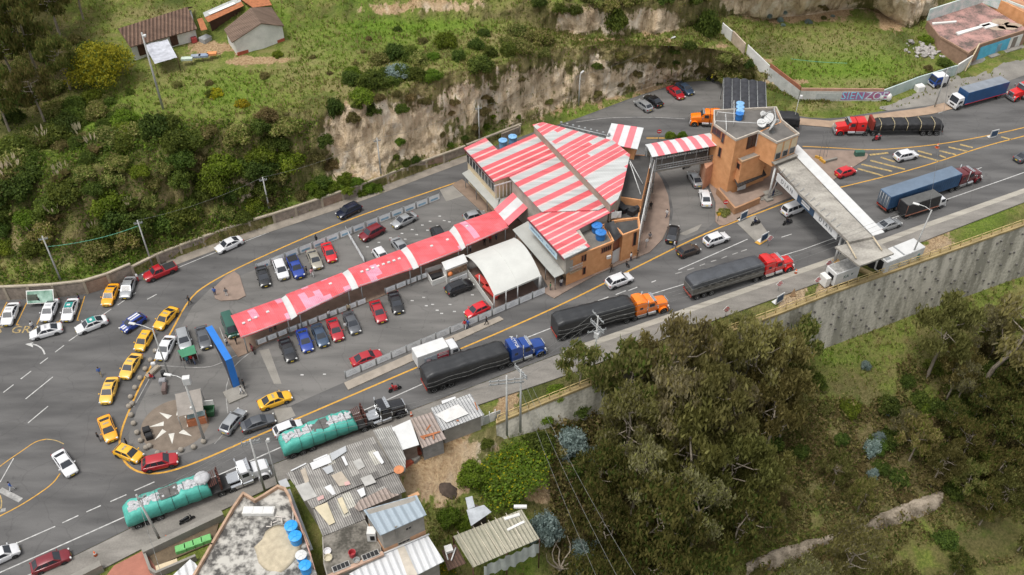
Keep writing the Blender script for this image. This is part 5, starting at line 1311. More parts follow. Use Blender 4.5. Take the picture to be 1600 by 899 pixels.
GW = thing('graffiti_wall', 'long low pale wall with graffiti round the grass lot', 'wall', P(1310,156,.4))
GRAF = mat('graffiti_pale', (.36,.37,.35),.9,0, scale=.5, fine=4, c2=(.6,.6,.57), detail=8)
GRAFT = mat('graffiti_teal', (.33,.42,.4),.9,0, scale=.5, fine=5, c2=(.52,.58,.55), detail=8)
def base_wall(parent, pts, h, m_, name, t=.25, lift=0.):
 ps = [G(*p) for p in pts]
 for a, b in zip(ps[:-1], ps[1:]):
  mb = MB(); d = (b - a); n = Vector((d.y, -d.x,0)).normalized() * t / 2
  vs = []
  for p in (a, b):
   for s in (-1,1):
    for z in (lift - .6 if not lift else lift, h): vs.append((p.x + s * n.x, p.y + s * n.y, p.z + z))
  mb.add(vs, [[0,1,3,2], [4,6,7,5], [0,4,5,1], [2,3,7,6], [1,5,7,3], [0,2,6,4]]); mb.build(name, m_, parent)
 return ps
base_wall(GW, [(1127,52),(1142,65)],2.2, PLASTER, 'wall_panel'); base_wall(GW, [(1143,66),(1162,86)],2.4, mat('wall_tan', (.45,.36,.28),.9,0,.25,.8), 'wall_panel'); base_wall(GW, [(1166,86),(1200,119)],2.2, PLASTER, 'wall_panel')
base_wall(GW, [(1200,120),(1247,156)],2.1, GRAF, 'wall_panel')
base_wall(GW, [(1200,120),(1247,156)],2.9, BRICK_RED, 'brick_band',.2,2.1)
gp = base_wall(GW, [(1248,157),(1376,158)],2.1, GRAF, 'wall_panel'); base_wall(GW, [(1248,157),(1376,158)],2.7, mat('pinkish_brick', (.42,.25,.18),.9,0,.2), 'brick_band',.2,2.1)
base_wall(GW, [(1377,157),(1432,136),(1491,118)],2.3, GRAFT, 'wall_panel')
base_wall(GW, [(1492,118),(1514,104)],2.5, PLASTER, 'wall_panel')
a, b = gp; d = (b - a).normalized(); n = Vector((d.y, -d.x,0)); n = n if n.y < 0 else -n
c = a.lerp(b,.79); rz = math.atan2(d.y, d.x)
mb = MB(); mb.box(c + n * .13 + Vector((0,0,1.15)), (9.3,.03,1.7), rz); g1 = mb.build('graffiti', mat('graf_red', (.38,.09,.14),.8,0, scale=.8, fine=5, c2=(.28,.2,.42), detail=6), GW)
text_mb('SIEN',2.3, plane_mtx(c + n * .15 + d * -2.4 + Vector((0,0,1.1)), d, (0,0,1)), depth=.01).build('lettering', mat('graf_cyan', (.25,.55,.75),.7,0,.3,2), g1)
text_mb('ZOE',2.3, plane_mtx(c + n * .15 + d * 2.2 + Vector((0,0,1.1)), d, (0,0,1)), depth=.01).build('lettering', mat('graf_white', (.55,.65,.72),.7,0,.3,2), g1)
mb = MB(); c = a.lerp(b,.35); mb.box(c + n * .13 + Vector((0,0,1.0)), (5,.03,1.2), rz); mb.build('graffiti', mat('graf_grey', (.36,.38,.38),.8,0, scale=1.5, fine=6, c2=(.5,.52,.5), detail=6), GW)
p = P(1377,157,0)
for k, (u, v) in enumerate(((1375,158),(1387,159))):
 p = P(u, v,0); mb = MB(); mb.ball((p.x, p.y,.95),.55,10,0,1.6); mb.build('wrapped_post', PLASTER, None, ['white rounded gatepost at the corner of the graffiti wall', 'white rounded bollard on the concrete apron beside the gatepost'][k], 'gatepost')
SW = thing('stone_wall', 'stone panel wall with concrete frame along the northern lane', 'wall', P(300,395,0))
STONE = mat('stone_panel', (.17,.14,.115),.95,0, scale=1.6, fine=6, bump=.5, c2=(.33,.275,.225), detail=7)
STONE_R = mat('stone_panel_red', (.2,.13,.095),.95,0, scale=1.2, fine=6, bump=.5, c2=(.34,.25,.19), detail=7)
CAP = mat('wall_cap', (.36,.31,.24),.9,0,.2,.8)
wb = smooth_line([P(u, v) for u, v in [(-90,470),(50,467),(128,461),(165,451),(200,437),(240,416),(275,401),(312,388),(345,375),(385,361),(412,354),(480,332),(575,299),(637,274),(695,254),(738,238)]],1)
wb = resample(wb,1.4); acc = 0; last = wb[0]; nodes = [wb[0]]
for p in wb[1:]:
 if (p - nodes[-1]).length >= 3.3: nodes.append(p)
for i, (a, b) in enumerate(zip(nodes[:-1], nodes[1:])):
 d = b - a; c = (a + b) / 2; rz = math.atan2(d.y, d.x); h = 2.5 if i < 8 else 1.85
 kind_ = i % 5
 if not (kind_ == 3 and i > 5):
  mb = MB(); mb.box((c.x, c.y, h * .44), (d.length - .3,.3, h * .88), rz); mb.build('stone_panel', STONE if kind_ != 1 else STONE_R, SW)
 mb = MB(); mb.box((c.x, c.y, h), (d.length - .02,.42,.26), rz); mb.build('coping', CAP, SW)
 mb = MB(); mb.box((a.x, a.y, h / 2), (.36,.46, h + .1), rz); mb.build('pillar', CAP, SW)
a, b = P(784,222,0), P(812,211,0); d = b - a
W2 = thing('stone_wall', 'short detached stone wall panel behind the notched striped roof', 'wall', a.lerp(b,.5))
mb = MB(); c = (a + b) / 2; mb.box((c.x, c.y,.9), (d.length,.3,1.8), math.atan2(d.y, d.x)); mb.build('stone_panel', STONE, W2)
mb = MB(); mb.box((c.x - 3, c.y - 1.6,1.93), (d.length + 8,.42,.25), math.atan2(d.y, d.x)); mb.box((b.x, b.y,1), (.35,.4,2.0),0); mb.build('coping', CAP, W2)
RW = thing('retaining_wall', 'tall grey anchored concrete retaining wall below the highway', 'wall', P(1350,440,0))
us = np.linspace(775,1860,110)
def gline(u): return P(u, interp(ROWS['G'], u,1),0)
mb = MB(); rings = []
for u in us:
 p = gline(u); dz = interp(HDEP, u,1)
 rings.append([(p.x, p.y + .05,.25), (p.x, p.y - .45,.25), (p.x + .25, p.y - 1.5, dz - 1.2), (p.x, p.y + .05, dz - 1.2)])
mb.loft(rings, smooth=False)
for k in range(4):
 for u in np.arange(1138,1850,13.5):
  p = gline(u + 4 * k + 5 * math.sin(u * 1.7 + k * 4)); dz = interp(HDEP, u,1); f = .16 + .22 * k
  f += .07 * math.sin(u * 3.1 + k)
  if math.sin(u * 7.7 + k * 2.3) > .75: continue
  y = p.y - .45 - 1.05 * f; z = .25 + (dz - 1.2) * f
  mb.box((p.x + .25 * f, y - .1, z), (.3,.2,.3),0,1)
WALLM = mat('wall_shotcrete', (.27,.255,.21),.92,0, scale=.3, fine=2.5, c2=(.56,.525,.445), con=.13, detail=8, stretch=((1.8,1.8,.25),0))
mb.build('concrete_face', [WALLM, CONC_D], RW)
mb = MB(); rings = []
for u in us:
 p = gline(u); rings.append([(p.x, p.y + .25,.2), (p.x, p.y + .25,.6), (p.x, p.y - .55,.6), (p.x, p.y - .55,.2)])
mb.loft(rings, smooth=False); mb.build('coping', mat('coping_ochre', (.33,.25,.12),.9,0,.3,.5,5, detail=6), RW)
GR = thing('guard_rail', 'ochre pipe guard rail along the top of the retaining wall', 'railing', P(1350,436,.6))
mb = MB(); mb2 = MB(); prev = None
for i, u in enumerate(np.arange(778,1860,16)):
 p = gline(u) + Vector((0, -.15,0)); mb2.tube((p.x, p.y,.6), (p.x, p.y,1.6),.07, n=6)
 if prev:
  for z in (1.58,1.1): mb.tube((prev.x, prev.y, z), (p.x, p.y, z),.06, n=6)
 prev = p
RAILM = mat('rail_ochre', (.5,.38,.17),.7,0,.2,1)
mb.build('rail', RAILM, GR); mb2.build('post', RAILM, GR)
# ================================================================ VEHICLES
BODYP = paint('car_paint', (.5,.5,.5))
CGLASS = glass('car_glass', (.03,.034,.042)); RUBBER = mat('rubber', (.014,.014,.014),.85,0,.2,3); RIM = mat('alloy', (.36,.36,.37),.35,.6,.1,3)
CHROME = mat('chrome', (.6,.61,.62),.2,.9,.06,2); LAMP = mat('lamp_clear', (.6,.6,.58),.15,0,.1,4); TAIL = mat('lamp_red', (.32,.015,.015),.25,0,.1,4)
PLATE = mat('plate_yellow', (.62,.45,.05),.5); BLACKP = mat('black_plastic', (.02,.02,.021),.6,0,.2,3)
PAINTS = {k: paint('paint_' + k, c, r_, m_) for k, c, r_, m_ in [('white', (.62,.62,.63),.3,0), ('silver', (.36,.37,.38),.3,.45), ('grey', (.1,.105,.115),.3,.4), ('black', (.012,.012,.014),.22,0), ('red', (.36,.012,.02),.28,0),
 ('bright_red', (.55,.012,.02),.28,0), ('dark_red', (.17,.012,.02),.28,.1), ('blue', (.015,.045,.26),.28,0), ('deep_blue', (.015,.03,.1),.28,.2), ('steel_blue', (.05,.08,.13),.3,.4), ('navy', (.012,.016,.035),.25,.1), ('yellow', (.72,.38,.015),.3,0), ('pale_yellow', (.72,.42,.06),.3,0),
 ('amber', (.76,.33,.008),.3,0), ('brown', (.06,.045,.038),.35,.3), ('champagne', (.36,.33,.27),.3,.4), ('green', (.02,.09,.065),.35,.1), ('teal', (.012,.22,.2),.35,0), ('orange', (.85,.19,.008),.3,0), ('truck_blue', (.01,.05,.24),.28,0), ('truck_red', (.55,.012,.012),.3,0), ('maroon', (.11,.008,.012),.3,.1)]}
def wheel_meshes(r, wd):
 n = 18; t = MB()
 prof = [(-wd / 2,.55), (-wd / 2,.93), (-wd * .35,1), (wd * .35,1), (wd / 2,.93), (wd / 2,.55)]
 t.loft([[(r * k * math.cos(2 * math.pi * i / n), y, r * k * math.sin(2 * math.pi * i / n)) for i in range(n)] for y, k in prof])
 m = MB()
 m.loft([[(r * k * math.cos(2 * math.pi * i / n), y, r * k * math.sin(2 * math.pi * i / n)) for i in range(n)] for y, k in [(-wd * .46,.62), (-wd * .52,.6), (-wd * .4,.4), (-wd * .5,.2), (-wd * .5,.02)]], caps=False)
 m.loft([[(r * k * math.cos(2 * math.pi * i / n), y, r * k * math.sin(2 * math.pi * i / n)) for i in range(n)] for y, k in [(wd * .46,.62), (wd * .52,.6), (wd * .4,.4), (wd * .5,.2), (wd * .5,.02)]], caps=False)
 return t.mesh('tyre', RUBBER, angle=40), m.mesh('rim', RIM, angle=40)
def half_ring(x, w, zb, zt, crown=.03):
 h = zt - zb
 pts = [(w * .86, zb), (w * .97, zb + h * .14), (w, zb + h * .45), (w * .985, zb + h * .72), (w * .93, zt - .05), (w * .8, zt), (w * .4, zt + crown)]
 return [(x, y, z) for y, z in pts] + [(x, -y, z) for y, z in pts[::-1]]
def bilin(q, s, t): return q[0].lerp(q[1], s).lerp(q[3].lerp(q[2], s), t)
SPECS = {
 'sedan': (4.5,1.77,1.46,.95,.235,.4,.665,.9,.74,.99,2.62,.32),
 'hatch': (3.85,1.7,1.5,.96,.205,.39,.83,.975,.76,1.0,2.45,.31),
 'suv':   (4.4,1.84,1.68,1.06,.225,.385,.84,.98,.9,1.1,2.65,.36),
 'pickup': (5.1,1.82,1.75,1.1,.24,.35,.55,.61,.95,1.08,3.1,.38),
 'van':   (4.6,1.8,1.95,1.12,.06,.2,.95,.985,.8,1.12,2.7,.34),
 'wagon': (4.3,1.72,1.5,.94,.23,.4,.8,.965,.76,1.0,2.55,.31),
}
def make_car(kind):
 L_, W, H_, belt, wb, r0, r1, rb, hz, tz, base, wr = SPECS[kind]
 hw = W / 2; X = lambda f: L_ / 2 - f * L_
 zb = .2 if kind in ('sedan', 'hatch', 'wagon') else .28
 st = [(0,.56, zb + .16, hz - .16), (.008,.7, zb + .1, hz - .09), (.025,.82, zb + .04, hz - .03), (.06,.92, zb, hz + .02), (.13,.98, zb, hz + (belt - hz) * .55), (wb,1, zb, belt - .02), ((wb + rb) / 2,1, zb, belt), (max(rb - .02, wb + .2),1, zb, max(belt, tz - .02)), (.94,.97, zb, tz), (.975,.9, zb + .04, tz - .04), (.992,.8, zb + .08, tz - .1), (1,.66, zb + .14, tz - .2)]
 st = sorted(st)
 if kind == 'pickup': st = [s for s in st if s[0] < .6] + [(.61,1, zb, belt), (.7,1, zb, tz), (.95,.985, zb, tz), (.99,.95, zb + .05, tz), (1,.9, zb + .1, tz - .05)]
 body = MB(); body.loft([half_ring(X(f), hw * k, b, t) for f, k, b, t in st])
 bw, tw = hw * .94, hw * .735
 B = [Vector((X(wb), bw * .93, belt - .03)), Vector((X(rb), bw * .93, max(belt, tz) - .05 if kind != 'pickup' else belt - .03)), Vector((X(rb), -bw * .93, max(belt, tz) - .05 if kind != 'pickup' else belt - .03)), Vector((X(wb), -bw * .93, belt - .03))]
 T = [Vector((X(r0), tw, H_ - .04)), Vector((X(r1), tw, H_ - .05)), Vector((X(r1), -tw, H_ - .05)), Vector((X(r0), -tw, H_ - .04))]
 M0 = [B[0].lerp(T[0],.5) + Vector((0,.03,0)), B[1].lerp(T[1],.5) + Vector((0,.03,0)), B[2].lerp(T[2],.5) - Vector((0,.03,0)), B[3].lerp(T[3],.5) - Vector((0,.03,0))]
 for i, (lo, hi) in enumerate(((B, T),)):
  vs = [*lo, *hi]; body.add(vs, [[i_, (i_ + 1) % 4,4 + (i_ + 1) % 4,4 + i_] for i_ in range(4)],0, False)
 rings = []
 for s in np.linspace(0,1,6):
  p, q = T[0].lerp(T[1], s), T[3].lerp(T[2], s); c = .05 * (1 - (2 * s - 1) ** 4)
  rings.append([p, p.lerp(q,.15) + Vector((0,0,.025 + c)), p.lerp(q,.5) + Vector((0,0,.035 + c)), p.lerp(q,.85) + Vector((0,0,.025 + c)), q])
 body.loft(rings, caps=False, closed=False)
 parts = {}
 bm_ = body.mesh('body', [BODYP], angle=32)
 parts['body'] = [bm_]
 def pane(name, q, s0, s1, t0, t1, out):
  a = [bilin(q, s0, t0), bilin(q, s1, t0), bilin(q, s1, t1), bilin(q, s0, t1)]
  n = (a[1] - a[0]).cross(a[3] - a[0]).normalized()
  if n.dot(out) < 0: n = -n
  mb = MB(); vs = [p + n * .015 for p in a] + [p - n * .02 for p in a]
  f = [[0,1,2,3], [7,6,5,4], [0,4,5,1], [1,5,6,2], [2,6,7,3], [3,7,4,0]]
  if (a[1] - a[0]).cross(a[2] - a[0]).dot(out) < 0: f = [k[::-1] for k in f]
  mb.add(vs, f); return mb.mesh(name, CGLASS)
 parts['windshield'] = [pane('windshield', [B[3], B[0], T[0], T[3]],.06,.94,.08,.95, Vector((1,0,.5)))]
 parts['rear_window'] = [pane('rear_window', [B[1], B[2], T[2], T[1]],.08,.92,.16,.93, Vector((-1,0,.5)))]
 sw = []
 for s_, q in ((1, [B[0], B[1], T[1], T[0]]), (-1, [B[3], B[2], T[2], T[3]])):
  mid = .5 if kind != 'pickup' else .55
  lst = [(.1, mid - .025), (mid + .025,.9)] if kind not in ('van', 'suv', 'wagon') else [(.1,.4), (.43,.7), (.73,.94)]
  for a, b in lst: sw.append(pane('side_window', q, a, b,.14,.9, Vector((0, s_,.3))))
 parts['side_window'] = sw
 parts['headlight'] = []; parts['taillight'] = []; parts['mirror'] = []
 for s_ in (-1,1):
  mb = MB(); mb.box((X(.028), s_ * hw * .7, hz - .1), (.2,.36,.16), s_ * -.45, bevel=.04); parts['headlight'].append(mb.mesh('headlight', LAMP))
  mb = MB(); mb.box((X(.982), s_ * hw * .78, tz - .2), (.14,.3,.2), s_ * .35, bevel=.03); parts['taillight'].append(mb.mesh('taillight', TAIL))
  mb = MB(); mb.box((X(wb + .055), s_ * (hw + .09), belt + .08), (.14,.2,.13),0, bevel=.03); parts['mirror'].append(mb.mesh('mirror', [BODYP]))
 mb = MB(); mb.box((X(.004),0, zb + .3), (.06, hw * .9,.18),0, bevel=.02); parts['grille'] = [mb.mesh('grille', BLACKP)]
 mb = MB(); mb.box((X(1.002),0, zb + .42), (.03,.42,.16)); mb.box((X(-.004),0, zb + .22), (.03,.42,.14)); parts['number_plate'] = [mb.mesh('number_plate', PLATE)]
 mb = MB()
 for sx in (1, -1):
  for s_ in (-1,1):
   n = 16; cx = sx * base / 2 - .02; y0 = s_ * (hw + .004)
   mb.add([(cx, y0, wr)] + [(cx + wr * 1.18 * math.cos(2 * math.pi * k / n), y0, max(zb + .01, wr + wr * 1.18 * math.sin(2 * math.pi * k / n))) for k in range(n)], [[0,1 + k,1 + (k + 1) % n][::(-s_)] for k in range(n)])
 mb.box((0,0, zb + .04), (L_ * .9, W * .84,.12)); parts['wheel_arch'] = [mb.mesh('wheel_arch', BLACKP)]
 ty, ri = wheel_meshes(wr,.2)
 parts['_wheel'] = (ty, ri, [(sx * base / 2 - .02, s_ * (hw - .075), wr) for sx in (1, -1) for s_ in (1, -1)])
 if kind == 'pickup':
  mb = MB(); x0, x1 = X(.63), X(.975); mb.box(((x0 + x1) / 2,0, tz + .035), (abs(x0 - x1), W * .82,.05)); parts['bed_cover'] = [mb.mesh('bed_cover', BLACKP)]
 return parts
CARS = {k: make_car(k) for k in SPECS}
def add_parts(t, parts, paintm, skip=()):
 for nm, lst in parts.items():
  if nm == '_wheel':
   ty, ri, locs = lst
   for x, y, z in locs:
    o = part('wheel', ty, t, (x, y, z)); part('rim', ri, o)
  elif nm in skip: continue
  else:
   for me_ in lst:
    o = part(nm, me_, t)
    if nm in ('body', 'mirror'): setmat(o, {0: paintm})
def car(kind, c, f, colr, label, cat='car', roof=None, sign=False, sc_=1., name=None, stripes=None, group=None, z=0.):
 """c: bearing of the middle of the car, f: bearing of its front end"""
 p = P(*c, z + .72); rz = heading(c, f, z + .72)
 t = thing(name or {'pickup': 'pickup_truck', 'van': 'van', 'suv': 'parked_car'}.get(kind, 'car'), label, cat, (p.x, p.y, z), rz, group)
 add_parts(t, CARS[kind], PAINTS[colr])
 L_, W, H_, belt, wb, r0, r1, rb, hz, tz, base, wr = SPECS[kind]; X = lambda q: L_ / 2 - q * L_
 if roof:
  mb = MB(); mb.box((X((r0 + r1) / 2),0, H_ + .045), (L_ * (r1 - r0) * .96, W * .62,.035),0, bevel=.01); o = mb.build('roof_panel', PAINTS[roof], t, local=True)
  mb = MB(); mb.box((X((r0 + r1) / 2),0, H_ + .068), (.35,.5,.012)); mb.build('roof_number', PAINTS['white'], o, local=True)
 elif sign:
  mb = MB(); mb.box((X((r0 + r1) / 2),0, H_ + .05), (.3,.75,.015)); mb.build('roof_number', mat('roof_digits', (.3,.25,.16),.7,0,.5,6) if colr != 'white' else mat('roof_digits_grey', (.36,.36,.38),.7,0,.4,6), t, local=True)
 if stripes:
  mb = MB()
  for y in (-.22,.22):
   mb.box((X(.12), y, belt - .05), (L_ * .2,.26,.1)); mb.box((X((r0 + r1) / 2), y, H_ + .05), (L_ * (r1 - r0) * .95,.26,.03))
  mb.build('racing_stripe', PAINTS['white'], t, local=True)
 return t
TX = 'yellow taxis queueing at the kerb'
for a in [
 ('sedan', (15.5,490), (8,507), 'white', 'white taxi at the left picture edge in the yellow marked bays', 'taxi', None, True),
 ('sedan', (77,484), (70,500), 'white', 'white taxi parked in the bays under the landscape billboard', 'taxi', None, True),
 ('sedan', (109,483.5), (103,499), 'white', 'white taxi with green roof panel parked nose out in the last bay', 'taxi', 'teal'),
 ('sedan', (71.5,517), (49,523), 'white', 'white taxi driving left across the painted letters of the taxi bays', 'taxi', None, True),
 ('sedan', (142.5,506.5), (121,515), 'white', 'white taxi with green roof panel driving left on the asphalt past the bays', 'taxi', 'teal'),
 ('sedan', (172,460), (165.5,475), 'amber', 'yellow taxi stopped beside the silver car at the stone wall', 'taxi', None, True),
 ('sedan', (259,496.5), (246,511), 'yellow', 'yellow taxi at the head of the kerb queue nearest the red canopy', 'taxi', None, True),
 ('hatch', (225,531.5), (216,546), 'yellow', 'bright yellow hatchback taxi second in the kerb queue, beside the blue striped car', 'taxi', None, True),
 ('sedan', (204,571.5), (194,588), 'pale_yellow', 'pale yellow taxi third in the kerb queue beside the stone balls', 'taxi', None, True),
 ('sedan', (170,609.5), (164,627), 'pale_yellow', 'pale yellow taxi fourth in the kerb queue apart on the open asphalt', 'taxi', None, True),
 ('sedan', (168,669), (175,688), 'amber', 'orange yellow taxi at the end of the queue beside the person with an umbrella', 'taxi', None, True),
 ('hatch', (200.5,708), (218,715), 'yellow', 'yellow hatchback taxi crossing the yellow line at the tip of the plaza', 'taxi', None, True),
 ('sedan', (429.5,624.5), (450,617), 'yellow', 'yellow taxi alone on the forecourt beside the two dark cars', 'taxi', None, True)]:
 k, c, f, cl, lb, ct = a[:6]; car(k, c, f, cl, lb, ct, *(a[6:]), name='taxi', group='taxis')
for a in [
 ('sedan', (199.5,448.5), (194.5,463), 'silver', 'silver car by the stone wall beside an orange yellow taxi', 'car'),
 ('pickup', (250,424.5), (227,434), 'red', 'red pickup with black bed cover driving along the stone wall', 'pickup truck'),
 ('sedan', (357.5,381.5), (336.5,391), 'white', 'clean white car driving left in the northern lane by the stone wall', 'car'),
 ('suv', (545,329), (523,340), 'navy', 'dark navy sport utility car in the northern lane above the banner fence', 'car'),
 ('suv', (250,722), (272,717), 'red', 'red sport utility car rounding the tip of the star plaza', 'car'),
 ('sedan', (101,723), (113,740), 'white', 'white car alone in the lower left on the painted oval', 'car'),
 ('hatch', (2,867), (17,860), 'white', 'white car cut off by the left picture edge at the bottom', 'car'),
 ('wagon', (79,876.5), (104,866), 'dark_red', 'dark red estate car in the lower left lane', 'car'),
 ('wagon', (364,657.5), (376,643), 'silver', 'silver estate car parked at the edge of the star plaza', 'car'),
 ('sedan', (403,660), (427,652), 'grey', 'dark grey car parked in front of the lone yellow taxi', 'car'),
 ('hatch', (450,669), (471,661), 'white', 'white hatchback beside the rear of the second green truck load', 'car'),
 ('sedan', (258.5,543), (250,560), 'white', 'white car parked inside the curve of the yellow line by the stone balls', 'car'),
 ('suv', (287,530), (291,545), 'silver', 'silver off roader with roof rack under the green stall canopy', 'car'),
 ('sedan', (318,526.5), (322.5,543), 'grey', 'dark grey car with a silver bonnet beside the green stall canopy', 'car'),
 ('van', (359.5,509.5), (365,524), 'green', 'dark green van half under the end of the red canopy', 'van'),
 ('sedan', (411,431), (415.5,446), 'black', 'small black car at the western end of the northern parking row', 'car'),
 ('suv', (439,421), (445,437), 'white', 'white car with roof rails in the northern parking row', 'car'),
 ('pickup', (462,417), (469,432), 'blue', 'blue pickup between a white car and a silver car in the northern parking row', 'pickup truck'),
 ('sedan', (491.5,404.5), (497.5,418), 'champagne', 'beige silver car beside two people in the northern parking row', 'car'),
 ('sedan', (514,393.5), (519.5,407), 'bright_red', 'bright red car at the eastern end of the northern parking row', 'car'),
 ('suv', (581,363.5), (564.5,372), 'dark_red', 'dark red sport utility car along the banner fence', 'car'),
 ('sedan', (631.5,343.5), (614,352), 'silver', 'silver car along the banner fence ahead of the dark red one', 'car'),
 ('sedan', (626,385), (640,402), 'silver', 'silver car whose tail shows behind the middle of the red canopy', 'car'),
 ('hatch', (596,399), (606,412), 'white', 'white roofed car half hidden behind the red canopy', 'car'),
 ('hatch', (742,337), (757,333), 'silver', 'silver hatchback tucked behind the eastern end of the red canopy', 'car'),
 ('suv', (687,369), (697,385), 'black', 'black car almost hidden behind the red canopy', 'car'),
 ('suv', (717.5,448.5), (737,441), 'black', 'black car beside the white food kiosk', 'car'),
 ('sedan', (449.5,546), (456,562), 'black', 'black car at the western end of the southern parking row', 'car'),
 ('sedan', (476,531), (481.5,546.5), 'blue', 'blue car second from the west in the southern parking row', 'car'),
 ('sedan', (500,523), (506,537), 'steel_blue', 'dark steel blue car between the blue and the red one in the southern row', 'car'),
 ('sedan', (523.5,514), (529,528), 'red', 'red car between the steel blue and the grey one in the southern row', 'car'),
 ('sedan', (549.5,503.5), (555.5,517), 'grey', 'grey car beside a person in white in the southern parking row', 'car'),
 ('sedan', (591,486), (597,500.5), 'red', 'red car next to the gap in the southern parking row', 'car'),
 ('sedan', (618.5,472), (622.5,484.5), 'black', 'black car at the eastern end of the southern parking row', 'car'),
 ('sedan', (572.5,559), (596,551), 'red', 'deep red car driving along the white banner fence on the forecourt', 'car'),
 ('hatch', (745.5,484), (728,492), 'bright_red', 'bright red hatchback behind the banner fence near the white tent', 'car'),
 ('sedan', (1086,279), (1077.5,264.5), 'silver', 'silver car in the side lane under the footbridge', 'car'),
 ('sedan', (1102,308.5), (1099,294), 'white', 'white car in the side lane beside the tower terrace', 'car'),
 ('suv', (1051,365.5), (1054.5,350), 'black', 'black car turning into the side lane at the paved corner', 'car'),
 ('hatch', (1076,391), (1092,385.5), 'brown', 'old brown hatchback on the highway near the paved corner', 'car'),
 ('suv', (1119,373.5), (1136.5,367.5), 'white', 'white sport utility car on the highway ahead of the brown hatchback', 'car'),
 ('suv', (967.5,438), (986.5,431), 'white', 'white car with black roof edges passing the brick street front', 'car'),
 ('van', (1240.5,326.5), (1256,320.5), 'white', 'white minivan passing under the gantry banner', 'van'),
 ('suv', (1415.5,243), (1432,239.5), 'white', 'white hatchback crossing the worn yellow hatching', 'car'),
 ('hatch', (1321.5,268), (1337,263), 'bright_red', 'bright red hatchback beside the gantry roof', 'car'),
 ('sedan', (1389,350), (1407,344), 'silver', 'silver car coming out from under the gantry roof', 'car'),
 ('wagon', (1005.5,164), (994,156), 'silver', 'silver hatchback parked in the lay-by below the cliff', 'car'),
 ('sedan', (1021,156.5), (1011,149.5), 'black', 'black car parked beside the silver hatchback in the lay-by', 'car'),
 ('sedan', (1056,144), (1066,152), 'red', 'red car parked in the lay-by beside the grey blue car', 'car'),
 ('sedan', (1070,137.5), (1081,145.5), 'steel_blue', 'grey blue car at the far end of the lay-by row', 'car')]:
 car(*a)
car('hatch', (207.5,504), (191,515), 'blue', 'blue hatchback with two white racing stripes beside the taxi queue', 'car', stripes=True)
c_ = car('sedan', (1602,244), (1618,238), 'grey', 'dark vehicle cut off by the right picture edge on the highway', 'car')
TYT, RIT = wheel_meshes(.5,.3); TYD, RID = wheel_meshes(.5,.56)
RIMW = mat('steel_rim', (.5,.5,.5),.4,.3,.1,3); setm = RIT.materials.clear(); RIT.materials.append(RIMW); RID.materials.clear(); RID.materials.append(RIMW)
TARP_B = mat('tarp_black', (.03,.031,.033),.42,0,.3,.8,5,.25, detail=6, stretch=((.3,2,2),0)); TARP_G = mat('tarp_grey', (.06,.064,.072),.6,0,.25,.6,5,.2, detail=6)
TARP_T = mat('tarp_teal', (.075,.36,.3),.6,0,.22,.8,5,.3, detail=6); SACK = mat('sack_white', (.42,.42,.43),.8,0,.22,2.5,8,.3); FRAME = mat('chassis', (.035,.034,.034),.7,0,.3,2)
RUSTBR = mat('rust_brown', (.085,.032,.024),.85,0,.35,2,7); BAYB = mat('box_blue', (.03,.075,.155),.5,.1,.2,.5,5, detail=6); BAYB_T = mat('box_blue_top', (.13,.175,.235),.6,.1,.15,.5,5, detail=6); ROPEG = mat('rope_grey', (.16,.16,.155),.8); ROPE = mat('rope', (.5,.42,.25),.9)
def wheels(t, xs, w, tw=TYT, rw=RIT):
 for x in xs:
  for s in (-1,1):
   o = part('wheel', tw, t, (x, s * (w - .15 if tw is TYT else w - .28),.5)); part('rim', rw, o)
